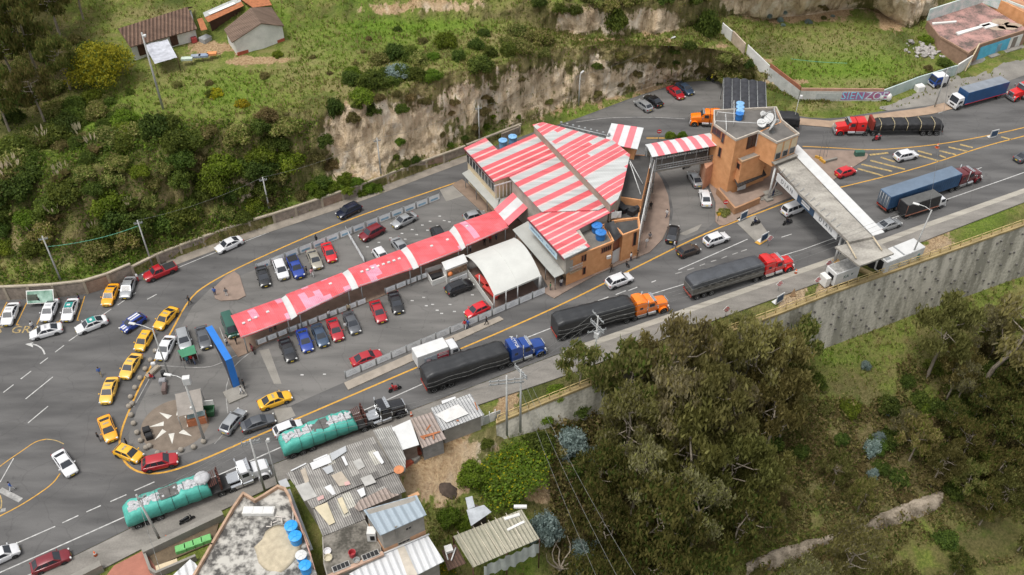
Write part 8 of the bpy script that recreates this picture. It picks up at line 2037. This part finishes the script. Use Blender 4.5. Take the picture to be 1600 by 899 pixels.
for a in [(50,509,'white','navy','person in white at the front of the white taxi in the bays'),(61,471,'black','jeans','person in black with blue jeans below the landscape billboard'),(122,464,'navy','grey','person crouching in navy at the corner of the stone wall','sit'),
 (295,469,'black','black','person in black on the yellow line by the taxi queue','walk'),(155,581,'blue','khaki','person in a blue shirt alone on the open asphalt','walk'),(234,586,'red','navy','person in red sitting on the stone bench by the plaza','sit'),(335,456,'blue','navy','person in blue on the small kerbed island'),(353,457,'grey','white','person in grey on the small kerbed island'),
 (354,534,'white','navy','person in white shirt at the end of the red canopy'),(368,532,'black','black','person in black carrying a bag at the end of the red canopy'),(372,596,'jeans','grey','person in denim blue beside the blue totem'),(380,600,'black','black','person in black beside the blue totem'),(377,611,'white','grey','person in white with a bag nearest the blue totem foot','walk'),
 (303,563,'grey','jeans','person in grey leaning at the green stall canopy'),(292,563,'teal','navy','person in teal serving under the green stall canopy'),(299,561,'red','black','person in red at the middle of the green stall canopy'),(153,683,'black','grey','person in black beside the orange yellow taxi at the queue end'),(197,692,'black','black','person in black at the roof of the yellow hatchback taxi'),(16,760,'blue','white','person in a blue top alone at the lower left','walk'),
 (214,433,'white','red','person in white and red beside the silver car at the stone wall'),(479,423,'black','grey','person in black beside the beige silver car'),(487,426,'pink','white','person in pink beside the beige silver car','walk'),(494,374,'black','black','person in black at the northern banner fence'),(579,274,'black','navy','person in black behind the stone wall'),
 (545,482,'khaki','black','person in khaki by the panel railing above the grey car'),(514,491,'white','grey','person in white by the panel railing above the red car'),(540,510,'white','khaki','person in white between the red and the grey parked cars'),(731,506,'blue','navy','person in blue walking along the island fence','walk'),(726,507,'red','white','person in white and red walking along the island fence','walk'),(760,502,'black','black','person in black striding on the pale traffic island','walk'),
 (1042,334,'white','navy','person in white on the paved corner by the lane','walk'),(1017,322,'black','black','person in black by the lattice screen'),(1016,366,'grey','brown','person sitting on the paved corner in the middle','sit'),(1054,382,'white','jeans','person in white behind the turning black car','walk'),(986,401,'white','navy','person in white before the brick street front'),(996,398,'brown','brown','person in brown at the corner of the brick street front'),(979,411,'black','black','person in black crouching before the white garage door','sit'),(955,418,'brown','black','person in brown bending before the brick wall','walk'),
 (877,442,'white','navy','person in white under the low sheet awning corner'),(735,388,'white','navy','person in white under the red canopy near the tent'),(757,378,'black','black','person in black under the red canopy near the tent'),(766,374,'red','black','person in red under the red canopy near the tent'),(775,369,'grey','navy','person in grey under the red canopy at its eastern end'),(1095,257,'black','khaki','person in black under the covered footbridge'),(1101,262,'white','grey','person in white at the footbridge by the pink wall'),(1213,285,'black','navy','person in black behind the gantry column'),(1208,302,'navy','jeans','person in navy beside the gantry footing'),(422,513,'grey','jeans','person in grey under the red canopy near the western posts'),(429,509,'brown','black','person in brown under the red canopy near the western posts'),(816,441,'blue','navy','person in blue inside the white tent'),(860,448,'green','grey','person in green at the end of the banner fence')]:
 person(*a)
BAN = mat('banner_white_clean', (.76,.77,.78),.6,0,.06); BANB = mat('banner_blue', (.25,.42,.56),.6,0,.25,1.5); BANG = mat('banner_grey', (.5,.51,.53),.6,0,.3,2)
def banner_fence(name, label, a, b, n, print_, h=1.15, gap=.12):
 a, b = P(*a,0), P(*b,0); t = thing(name, label, 'fence', a.lerp(b,.5)); d = (b - a) / n; rz = math.atan2(d.y, d.x); nrm = Vector((d.y, -d.x,0)).normalized()
 for k in range(n):
  p, q = a + d * k, a + d * (k + 1); c = (p + q) / 2
  mb = MB(); mb.box((c.x, c.y,.2 + h / 2), (d.length * (1 - gap),.05, h), rz); pn = mb.build('banner', BAN, t)
  mb = MB()
  for s in ((-1,1) if print_ is BANB else (-1,)):
   if print_ is BANB: mb.box((c.x + s * nrm.x * .03, c.y + s * nrm.y * .03,.2 + h * .3), (d.length * .6,.012, h * .32), rz)
   else:
    for j in range(3): mb.box((c.x + nrm.x * .03, c.y + nrm.y * .03,.2 + h * (.3 + .2 * j)), (d.length * (.6 - .12 * j),.012, h * .09), rz)
  mb.build('print', print_, pn)
  mb = MB(); mb.tube((p.x, p.y,0), (p.x, p.y, h + .35),.05, n=6); e = p + d * gap * .6; mb.tube((e.x, e.y,0), (e.x, e.y, h + .35),.05, n=6); mb.box(((p.x + e.x) / 2, (p.y + e.y) / 2, h + .3), (d.length * gap * .6,.06,.06), rz); mb.build('post', STEEL, t)
 mb = MB(); mb.tube((a.x, a.y, h + .25), (b.x, b.y, h + .25),.035, n=6); mb.build('rail', STEEL, t)
banner_fence('banner_fence', 'white and blue banner fence along the northern yellow line', (402,424), (688,312),14, BANB)
banner_fence('banner_fence', 'short white banner fence dividing the northern parking area', (541,363), (570,412),3, BANG,.9,.06)
banner_fence('banner_fence', 'white panel railing along the walkway in front of the southern parking row', (402,541), (573,474),11, BANG,.9,.16)
banner_fence('banner_fence', 'white panel railing along the walkway near the food kiosk', (602,460), (668,434),4, BANG,.9,.12)
banner_fence('banner_fence', 'white banner fence along the pale traffic island', (540,592), (852,459),14, BANG,1.15,.08)
KI = thing('food_kiosk', 'white flat roofed food kiosk with a picture menu front beside the tent', 'kiosk', P(712,430,0))
kq = pl((690,410),(725,397),(731,409),(696,422.5), z=2.7); mb = roof_slab(MB(), kq,.15); mb.build('roof', WHITE_SHEET, KI)
mb = MB(); mb.prism(inset(xy(kq),.15),0,2.54); mb.build('wall', PLASTER, KI)
a, b = kq[3], kq[2]; d = (b - a).normalized(); rz = math.atan2(d.y, d.x); c = (a + b) / 2
mb = MB(); mb.box((c.x, c.y - .0,1.75), ((b - a).length * .88,.1,1.2), rz); mn = mb.build('menu_board', mat('menu_dark', (.07,.045,.04),.6,0, scale=3, fine=9, c2=(.4,.26,.16), detail=6), KI)
mb = MB(); q = a.lerp(b,.2); mb.ball((q.x, q.y - .08,1.7),.4,10); mb.build('menu_picture', mat('menu_orange', (.65,.2,.06),.6), mn)
for k in range(2):
 mb = MB(); q = a.lerp(b,.3 + .4 * k); mb.box((q.x + .25, q.y - .55,.6), (1.4,.06,.9), rz); mb.build('counter_panel', BAN, KI)
mb = MB(); parapet(mb, pl((665,428),(676,447),(696,439),(690,420), z=0),0,1.0,.1); mb.build('enclosure', PLASTER, KI)
mb = MB(); mb.box(P(681,432,.5) , (1.8,1.0,.7), R(25), bevel=.08); mb.build('grill_box', BLACKP, KI)
for k, (x, y) in enumerate([(940,450),(907,505),(875,562),(843,622),(816,680),(824,722),(805,738),(818,792),(834,845),(856,902),(878,952),(912,997),(934,986),(985,1031),(1130,1011),(1210,993),(1272,958),(970,393)]):
 p = P(x / 4,450 + y / 4,.3); mb = MB(); mb.ball((p.x, p.y,.3),.36,12); mb.tube((p.x, p.y,0), (p.x, p.y,.08),.25, n=10); mb.build('stone_ball', mat('stone_ball', (.3,.265,.22),.9,0,.2,2), None, 'round stone ball bollard on the rim of the star plaza', 'bollard', 'stone ball bollards around the star plaza')
TO = thing('totem', 'tall blue sail shaped totem with a dark side on the forecourt', 'totem', P(364,607,0))
f0, dirv = P(364,606,0), (P(347,574,0) - P(366,606,0)).normalized()
mb = MB(); wd = Vector((-dirv.y, dirv.x,0)) * -.62
prof = [(-.3,0), (.55,0), (1.2,2.2), (3.0,3.8), (7.4,5.0), (7.4,5.35), (-.1,5.35)]
n = len(prof); L1 = [f0 + dirv * x + Vector((0,0, z)) for x, z in prof]; R1 = [p + wd * 1.5 for p in L1]
mb.add(L1 + R1, [list(range(n)), list(range(n,2 * n))[::-1]],0); mb.add(L1 + R1, [[i, n + i, n + (i + 1) % n, (i + 1) % n] for i in range(n)],1)
mb.build('totem_body', [mat('totem_dark', (.03,.035,.06),.5), mat('totem_blue', (.02,.16,.52),.4,0,.06)], TO)
me_ = TO.children[0].data; bm = bmesh.new(); bm.from_mesh(me_); bmesh.ops.recalc_face_normals(bm, faces=bm.faces); bm.to_mesh(me_); bm.free()
mb = MB(); q = P(368,617,0); mb.box((q.x, q.y,.12), (2.4,2.6,.24), math.atan2(dirv.y, dirv.x)); mb.build('plinth', CONC, TO)
ST = thing('market_stall', 'small green roofed stall canopy behind the silver off roader', 'stall', P(293,558,0))
q = pl((277,548),(303,539),(307,552),(284,559), z=2.2); mb = roof_slab(MB(), q,.06); mb.build('canopy', mat('canopy_green', (.05,.2,.11),.7,0,.15), ST)
mb = MB()
for p in q: mb.tube((p.x, p.y,0), p,.04, n=6)
mb.build('pole', STEEL, ST); mb = MB(); c = P(295,556,.5); mb.box((c.x, c.y,.5), (2.2,.8,.9), R(10)); mb.build('counter', WOOD_D, ST)
KS = thing('plaza_kiosk', 'kiosk with a big sagging grey sheet roof and orange base on the star plaza', 'kiosk', P(297,640,0))
q = pl((273.5,616),(313,607),(318,642),(278,652), z=2.6); vs = []
for i in range(8):
 for j in range(8):
  p = q[0].lerp(q[1], i / 7).lerp(q[3].lerp(q[2], i / 7), j / 7); vs.append((p.x, p.y, p.z + .12 * math.sin(i * 1.3) * math.sin(j) - .25 * math.sin(math.pi * i / 7) * math.sin(math.pi * j / 7)))
mb = MB(); mb.add(vs, [[i * 8 + j, i * 8 + j + 1, (i + 1) * 8 + j + 1, (i + 1) * 8 + j] for i in range(7) for j in range(7)],0, True); mb.build('sheet_roof', mat('kiosk_sheet', (.25,.225,.2),.85,0,.15,.8,4, detail=6), KS)
mb = MB()
for p in q: mb.tube((p.x, p.y,0), p,.05, n=6)
mb.build('pole', STEEL, KS); mb = MB(); c = P(308,655,.5); mb.box((c.x, c.y,.55), (2.5,1.3,1.1), R(18)); mb.build('base', mat('kiosk_orange', (.42,.15,.07),.8,0,.2,2), KS)
mb = MB(); c = P(306,647,1.3); mb.box((c.x, c.y,1.2), (2.3,.9,.12), R(18)); mb.build('counter_top', mat('kiosk_glass', (.3,.4,.4),.3,0,.3,2), KS)
DU = thing('dumpster', 'green waste container with its white lid open beside the plaza kiosk', 'dumpster', P(328,648,0), R(8))
mb = MB(); mb.loft([[(x * k, y * k, z) for x, y in ((-.75, -.6), (.75, -.6), (.75,.6), (-.75,.6))] for k, z in ((.85,.15), (1,1.15), (.9,1.15), (.8,.4))], smooth=False); mb.build('bin', mat('bin_green', (.03,.1,.045),.5), DU, local=True)
mb = MB(); mb.box((0,.75,1.5), (1.4,.1,.9)); mb.build('lid', PLASTER, DU, local=True)
def stuff_box(name, u, v, size, c, label, cat, rz=20, z=0., bevel=.05, grp=None):
 p = P(u, v, size[2] / 2); mb = MB(); mb.box((p.x, p.y, z + size[2] / 2), size, R(rz), bevel=bevel); mb.box((p.x, p.y, z + size[2] + .03), (size[0] * .8, size[1] * .8,.06), R(rz)); return mb.build(name, mat('c_' + name + label[:5], c,.7), None, label, cat, grp)
stuff_box('stone_bench',239,581, (2.4,.7,.5), (.27,.23,.18), 'stone bench beside the stone balls on the plaza rim', 'bench',62)
stuff_box('white_box',240,571, (.6,.5,.9), (.55,.55,.55), 'white box standing at the end of the stone bench', 'box')
stuff_box('litter_bin',255,584, (.6,.6,.9), (.03,.03,.03), 'black litter bin at the foot of the street lamp', 'bin')
stuff_box('vendor_cart',257,607, (.6,1.6,.8), (.14,.1,.09), 'small vendor cart with a folded screen on the plaza', 'cart',10)
stuff_box('folded_screen',254,596, (.9,.8,.7), (.25,.25,.26), 'grey folded screen frame at the vendor cart', 'screen',10)
stuff_box('black_crate',229,673, (.9,.9,.8), (.015,.015,.016), 'black speaker like crate on the plaza, rear one', 'crate',25)
stuff_box('black_crate',233,682, (.9,.8,.7), (.015,.015,.016), 'black crate with a silver dot on the plaza, front one', 'crate',25)
stuff_box('utility_cabinet',1343,240, (1.7,.9,1.0), (.05,.12,.09), 'green ridged cabinet on the brick island by the hatching', 'cabinet',5)
for k, (u, v, rz) in enumerate(((1279,247,-35),(1285,252,-60),(1298,251,22))):
 p = P(u, v,.3); mb = MB(); mb.box((p.x, p.y,.38), (2.6 if k == 2 else 1.3,.3,.45), R(rz)); mb.build('kerb_barrier', YEL_LINE if k < 2 else CONC, None, ['yellow striped curved barrier on the brick island, rear part', 'yellow striped curved barrier on the brick island, front part', 'low concrete kerb bar joined to the yellow barrier on the brick island'][k], 'barrier')
def sign_post(u, v, h, label, plate, c, disc=True, rz=0., bar=None, name='road_sign', size=.42):
 p = P(u, v,0); t = thing(name, label, 'sign', p, rz); mb = MB(); mb.tube((0,0,0), (0,0, h),.05, n=6); mb.build('post', STEEL, t, local=True)
 mb = MB()
 if disc: mb.tube((0, -.06, h), (0, -.1, h), size, n=20)
 else: mb.box((0, -.08, h), (plate[0],.05, plate[1]))
 o = mb.build('sign_plate', mat('sign_' + label[:9].replace(' ', '_'), c,.4), t, local=True)
 if bar: mb = MB(); mb.box((0, -.12, h), bar[0]); mb.build('sign_mark', mat('mark_' + label[:9].replace(' ', '_'), bar[1],.4), o, local=True)
 return t
NE = ((.6,.03,.14), (.6,.6,.6))
sign_post(1131,333,2.3, 'red no entry sign in the kerbed bed before the tower', None, (.55,.02,.025), True,.1, NE)
sign_post(1028,222,2.3, 'red no entry sign on the far side of the footbridge', None, (.55,.02,.025), True,0, NE)
sign_post(1121,347,1.6, 'yellow warning sign at the kerb corner', (.55,.6), (.65,.36,.02), False,.3)
sign_post(1009,389,1.8, 'small round white sign on the paved corner', None, (.5,.5,.5), True,.2, None, size=.3)
sign_post(1002,143,2.2, 'pale rectangular sign on the verge of the lay-by', (.9,.9), (.45,.46,.46), False, -.2)
for u, v, rz, lb in ((1161,344,.9,'white framed notice board with navy poster at the platform corner'),(1193,378,.9,'white framed notice board with navy poster on the painted island'),(1217,474,.9,'white framed notice board with navy poster on the earth by the railing'),(1551,216,.3,'white framed notice board with navy poster in the hatched median')):
 p = P(u, v,0); t = thing('notice_board', lb, 'notice board', p, rz * .5 + .2, 'framed notice boards'); mb = MB(); mb.box((0,0,1.0), (1.7,.08,1.5)); mb.box((0,.4,.1), (1.5,.8,.08)); mb.build('frame', STEEL_W, t, local=True); mb = MB(); mb.box((0, -.06,1.0), (1.35,.04,1.1)); mb.build('poster', BNAVY, t, local=True)
mb = MB(); q = pl((1152,349),(1180,336),(1205,371),(1186,383), z=.1); mb.prism(xy(q),0,.1); mb.build('median_slab', CONC, kind='structure', label='concrete slab between the highway lanes by the notice boards', cat='median')
mb = MB(); mb.prism(xy(pl((1179,379),(1196,368),(1203,373),(1187,383), z=.13)),.102,.13); mb.build('yellow_slab_end', YEL_LINE, kind='structure', label='yellow painted end of the median slab', cat='road marking')
for k, (u, v, lb) in enumerate(((1215,456,'red and white diamond sign on the pavement behind the notice board'),(1133,496,'red and white diamond sign at the edge of the trees'),(1291,424,'red and white diamond sign at the gantry column'),(1274,450,'red and white diamond sign beside the white generator box'),(1200,385,'red and white panel sign above the tall red truck'))):
 p = P(u, v,0); t = thing('work_sign', lb, 'sign', p, R(20)); mb = MB(); mb.tube((0,0,0), (0,0,1.3),.04, n=6); mb.build('post', STEEL, t, local=True)
 M_ = Matrix.Translation((0, -.06,1.7)) @ Matrix.Rotation(R(45),4, 'Y'); b = MB(); b.box((0,0,0), (.95,.05,.95)); mb = MB().merge(b, M_); o = mb.build('sign_plate', PLASTER, t, local=True)
 mb = MB()
 for j in (-1,0,1): mb.box((0, -.1,1.7 + .32 * j), (.9 - .35 * abs(j),.02,.14))
 mb.build('red_stripe', mat('sign_red', (.5,.06,.08),.5), o, local=True)
def cone(u, v, label):
 p = P(u, v,0); t = thing('traffic_cone', label, 'traffic cone', p,.3, 'traffic cones'); mb = MB(); mb.box((0,0,.04), (.6,.6,.07)); mb.tube((0,0,.07), (0,0,.95),.24,.05,10); mb.build('cone_body', mat('cone_orange', (.65,.13,.04),.6), t, local=True)
 mb = MB(); mb.tube((0,0,.45), (0,0,.62),.172,.135,10); mb.build('white_band', PLASTER, t, local=True)
for u, v, lb in ((1243,428,'orange traffic cone on the edge line ahead of the grey tarped truck'),(150,869,'orange traffic cone on the edge line at the lower left'),(1464,231,'orange traffic cone in the hatched median by the white hatchback'),(643,651,'orange traffic cone on the kerb above the rust streaked roof'),(262,844,'orange traffic cone by the leaning pole on the garden pavement')): cone(u, v, lb)
B1_ = thing('office_container', 'white corrugated office container beside the gantry platform', 'container', P(1400,412,0), R(28))
mb = MB(); mb.box((0,0,1.4), (8.0,2.5,2.7),0, bevel=.05)
for k in range(26): mb.box((-3.8 + .304 * k, -1.26,1.4), (.13,.06,2.5))
mb.build('container_body', WHITE_SHEET, B1_, local=True); mb = MB(); mb.box((-.4,0,2.78), (.25,2.3,.08)); mb.box((-3.3, -.6,2.8), (.9,.5,.1)); mb.build('roof_joint', STEEL, B1_, local=True); mb = MB(); mb.box((-4.03, -.2,1.4), (.06,1.0,2.0)); mb.build('door', DARK, B1_, local=True)
mb = MB(); mb.box((2.9, -1.3,1.1), (.5,.06,1.4)); mb.build('hatch', mat('hatch_teal', (.1,.22,.22),.6), B1_, local=True)
B2_ = thing('generator_trailer', 'white box trailer with a dented silvery roof and dark lettering by the railing', 'trailer', P(1312,437,0), R(26))
mb = MB(); mb.box((0,0,1.6), (4.6,2.3,2.4),0, bevel=.06); mb.build('box_body', WHITE_SHEET, B2_, local=True); mb = MB(); mb.box((0,0,2.83), (4.2,2.0,.06)); mb.build('roof', mat('dented_silver', (.4,.39,.37),.35,.3,.4,2,5,.5), B2_, local=True)
text_mb('KA',.8, plane_mtx(Vector((-.2, -1.17,1.6)), (1,0,0), (0,0,1))).build('lettering', mat('kt', (.06,.12,.11),.6), B2_, local=True); mb = MB(); mb.add([(.7, -1.175,1.9), (1.15, -1.175,1.9), (.85, -1.175,1.45)], [[0,2,1]]); mb.build('tick_mark', mat('kt', (.06,.12,.11),.6), B2_, local=True)
mb = MB(); mb.box((-2.32, -.1,1.7), (.05,1.2,.9)); mb.build('window', DARK, B2_, local=True); mb = MB(); mb.box((-3.0,.2,1.0), (.9,1.6,1.7),0, bevel=.06); mb.build('side_unit', PLASTER, B2_, local=True); small_wheels(B2_, [.9, -.6],1.1)
p = P(1364,415,0); mb = MB(); mb.tube((p.x, p.y,0), (p.x, p.y,1.5),.85, n=18); mb.tube((p.x, p.y,1.5), (p.x, p.y,1.7),.85,.3,18); mb.build('water_barrel', BLACKP, None, 'black water barrel beneath the edge of the gantry platform', 'barrel', angle=40)
stuff_box('timber_pile',1353,425, (2.2,.8,.4), (.4,.3,.14), 'pile of pale timber beside the black barrel', 'timber pile', -40)
stuff_box('sandbag_pile',1306,410, (1.3,1.0,.5), (.4,.25,.1), 'tan sandbags at the foot of the gantry column', 'sandbags',10, bevel=.15)
p = P(1240,459,.6); mb = MB(); mb.add([(p.x - .5, p.y,0), (p.x + .5, p.y,0), (p.x, p.y + .9,0), (p.x, p.y + .1,1.6)], [[0,1,3], [1,2,3], [2,0,3], [0,2,1]]); mb.build('wooden_prop', mat('prop', (.36,.24,.14),.9), None, 'brown tent shaped board on the earth by the railing', 'board')
BB = thing('billboard', 'landscape billboard with green hills propped on the stone wall', 'billboard', P(64,462,0)); a, b = P(49,463,1.0), P(86,461,1.0); d = b - a; c = (a + b) / 2
def tilt_panel(parent, name, w_, h_, z, m_, fwd, dx=0.):
 b_ = MB(); b_.box((dx,0,0), (w_,.06, h_)); M_ = Matrix.Translation((c.x, c.y - fwd, z)) @ Matrix.Rotation(math.atan2(d.y, d.x),4, 'Z') @ Matrix.Rotation(R(-38),4, 'X'); mb = MB().merge(b_, M_); return mb.build(name, m_, parent)
f = tilt_panel(BB, 'frame', d.length + .5,2.0,1.5, PLASTER,.8); tilt_panel(f, 'picture', d.length + .2,1.75,1.53, mat('hill_picture', (.05,.14,.09),.6,0, scale=.6, fine=2, c2=(.35,.5,.42), detail=5),.85); tilt_panel(f, 'picture_detail',1.6,.7,1.35, mat('hill_red', (.5,.2,.16),.6,0,.4,2),.95, -.6); tilt_panel(f, 'picture_detail',1.5,.9,1.5, mat('hill_dark', (.05,.06,.045),.7,0,.4,2),.9, -1.1)
sgn = sign_post(373,338,2.6, 'small colourful advertising board on posts on the bank', (2.2,1.5), (.5,.52,.53), False,.35, ((1.0,.03,.9), (.45,.05,.08)), 'advert_board')
POLEC = mat('pole_concrete', (.4,.4,.385),.8,0,.12,1.5)
TOPS = {}
def pole(name, key, u, v, h, label, arms=(), lamp=None, r=.17, z=None, cat='pole', boxes=(), lean=0.):
 p = G(u, v) if z is None else P(u, v, z); t = thing(name, label, cat, p); mb = MB(); mb.tube((0,0, -.4), (lean,0, h), r, r * .6,10); mb.build('shaft', POLEC, t, local=True); TOPS[key] = p + Vector((lean,0, h))
 for z_, ang, ln in arms:
  mb = MB(); c, s = math.cos(R(ang)), math.sin(R(ang)); mb.box((0,0, z_), (ln,.13,.13), R(ang))
  for k in (-1, -.5,.5,1): mb.tube((c * k * ln * .46, s * k * ln * .46, z_), (c * k * ln * .46, s * k * ln * .46, z_ + .28),.06, n=6)
  mb.build('crossarm', STEEL, t, local=True)
 for z_, ang, s_ in boxes: mb = MB(); mb.box((.3 * math.cos(R(ang)),.3 * math.sin(R(ang)), z_), s_, R(ang), bevel=.05); mb.build('transformer_box', STEEL_W, t, local=True)
 for ang, ln in (lamp or ()):
  mb = MB(); c, s = math.cos(R(ang)), math.sin(R(ang)); mb.path([Vector((lean,0, h * .985)), Vector((lean + c * ln * .5, s * ln * .5, h + .25)), Vector((lean + c * ln, s * ln, h + .3))],.05,6); mb.build('lamp_arm', STEEL_W, t, local=True)
  mb = MB(); mb.box((lean + c * (ln + .35), s * (ln + .35), h + .28), (.95,.38,.16), R(ang), bevel=.05); mb.build('lamp_head', STEEL_W, t, local=True)
 return t
UP = 'utility_pole'
pole('street_lamp', 'l1',264,587,9.0, 'street lamp with a long arm over the taxi queue', lamp=((165,2.6),), r=.13, z=0, cat='street lamp')
pole('street_lamp', 'l2',320,690,12.0, 'tall lamp mast with small arm and white box on the star plaza', lamp=((170,1.6),), r=.2, z=0, cat='street lamp', boxes=((11.6,10, (.9,.7,1.1)), (6.5,170, (.3,.3,.4))))
pole('street_lamp', 'l3',1419,412,10.5, 'leaning street lamp rising behind the white container', lamp=((150,2.0),), r=.14, z=0, cat='street lamp', lean=.6)
pole(UP, 'hill',255,171,13.5, 'tall pale utility pole standing on the hill meadow', r=.2, boxes=((13.0,0, (.5,.5,.3)),))
for k, u, v, h, lb, lp in [('n1',95,438,8.5,'utility pole behind the stone wall at the far left',()),('n2',237,412,8.5,'utility pole behind the stone wall above the red pickup',()),('n3',421,328,6.5,'utility pole on the bank right of the small advertising board',()),('n4',595,270,7,'utility pole at the foot of the pale cliff',()),('n5',749,222,7.5,'utility pole by the western corner of the striped roof',()),('n6',904,165,6.5,'lamp pole below the cliff by the end of the lay-by',((60,.5),)),('n7',1039,125,8.5,'tall pole beside the four parked cars of the lay-by',((40,.7),))]:
 pole(UP, k, u, v, h, lb, lamp=lp, r=.15, arms=((h - .6,20,1.2),) if not lp else ())
pole('twin_pylon', 'p1',792,677,11, 'left concrete mast of the twin pylon joined by a crossbar', arms=((10.2,8,4.4), (9.6,8,4.4)), z=-.5)
pole('twin_pylon', 'p2',813,672,11.5, 'right concrete mast of the twin pylon with a slanting crossarm', arms=((11.3, -55,2.6), (10.9, -55,2.6)), z=-.5)
pole(UP, 'p3',926,597,12.5, 'utility pole with crossarms and transformer before the orange truck', arms=((12.3, -60,2.6), (10.8, -55,2.8), (10.4, -55,2.8), (9.8,15,2.6)), boxes=((9.0,60, (.9,.7,.9)),), z=-.1)
pole(UP, 'p4',414,768,10.0, 'utility pole standing by the brick parapet corner', arms=((9.6,15,2.2), (9.2,15,2.2)), z=0)
pole('street_lamp', 'l4',434,757,8.5, 'slim dark lamp pole with a round white head by the corrugated house', r=.09, z=0, cat='street lamp', boxes=((8.6,0, (.35,.35,.5)),))
pole(UP, 'p5',251,845,9.0, 'leaning utility pole on the pavement before the walled garden', arms=((8.4,40,1.0),), z=0, lean=-.5)
pole(UP, 'p6',1460,168,8.5, 'lattice like pole with hardware on the concrete apron', arms=((8.2,30,1.6), (7.6, -40,1.4)), r=.15, z=0)
pole('street_lamp', 'l5',1238,200,6.5, 'short white globe lamp behind the brick tower', r=.08, z=0, cat='street lamp', boxes=((6.6,0, (.5,.5,.6)),))
WIRE = mat('wire', (.12,.12,.12),.6); WIREL = mat('wire_light', (.2,.2,.19),.6); WIREG = mat('wire_green', (.12,.36,.24),.6)
def wire(a, b, sag, label, m_=WIRE, r=.016, n=18):
 mb = MB(); mb.path([a.lerp(b, i / n) - Vector((0,0, sag * 4 * (i / n) * (1 - i / n))) for i in range(n + 1)], r,4); mb.build('overhead_wire', m_, None, label, 'wire')
T = TOPS; V = Vector
wire(T['n1'] - V((0,0,2)), T['n2'] - V((0,0,1)),.6, 'green wire strung between the two poles behind the stone wall at left', WIREG,.045)
for k, (a, b) in enumerate((('n2','n3'),('n3','n4'),('n4','n5'),('n5','n6'),('n6','n7'))): wire(T[a], T[b],.8, 'thin wire along the northern bank, span %s' % ['from the pickup pole to the advertising board pole','from the advertising board pole to the cliff foot','from the cliff foot to the striped roof corner','from the striped roof corner to the lay-by','along the lay-by poles'][k], WIREL)
wire(G(1232,110) + V((0,0,2.5)), G(1320,113) + V((0,0,2)),.2, 'green cord stretched over the grass lot', WIREG,.05)
for k, (y, z) in enumerate(((-1,0), (0,.1), (1,0))):
 d_ = V((y * .8, -y * .5, z - .3)); wire(T['p2'] + d_, T['p3'] + d_,.5, ['nearest','middle','farthest'][k] + ' power line between the twin pylon and the transformer pole', WIREL)
 wire(T['p4'] + d_, T['p1'] + d_ - V((0,0,.6)),.9, ['nearest','middle','farthest'][k] + ' power line over the house roofs to the twin pylon', WIREL)
 wire(T['p3'] + d_, P(1290 ,395,12) + d_ + V((14,9,0)),1.0, ['nearest','middle','farthest'][k] + ' power line running east over the tarped trucks', WIREL)
 wire(T['p5'] + V((0,0, -.5 - .1 * k)), T['p4'] + d_,.6, ['lowest','middle','top'][k] + ' power line along the green truck load at lower left', WIREL)
 wire(T['p2'] + d_ + V((0,0, -.5)), [P(945,930,3), P(980,930,3), P(1012,930,3)][k],1.2, ['left','middle','right'][k] + ' one of three power lines running down over the wood', WIREL,.02)
wire(T['p5'], P(262,930,4),.2, 'pale cable dropping from the leaning pole over the walled garden', WIREL,.03)
wire(G(1455,200) + V((0,0,11)), P(1452,330,9),.1, 'dark cable hanging over the blue box trailer', WIRE,.03)
for k, u in enumerate((1286,1292,1297)): wire(P(u - 6,246,.6), P(u + 3,205,4.0),0.02, 'taut dark stay cable at the yellow barrier, %s' % ['left one', 'middle one', 'right one'][k], WIRE,.035)
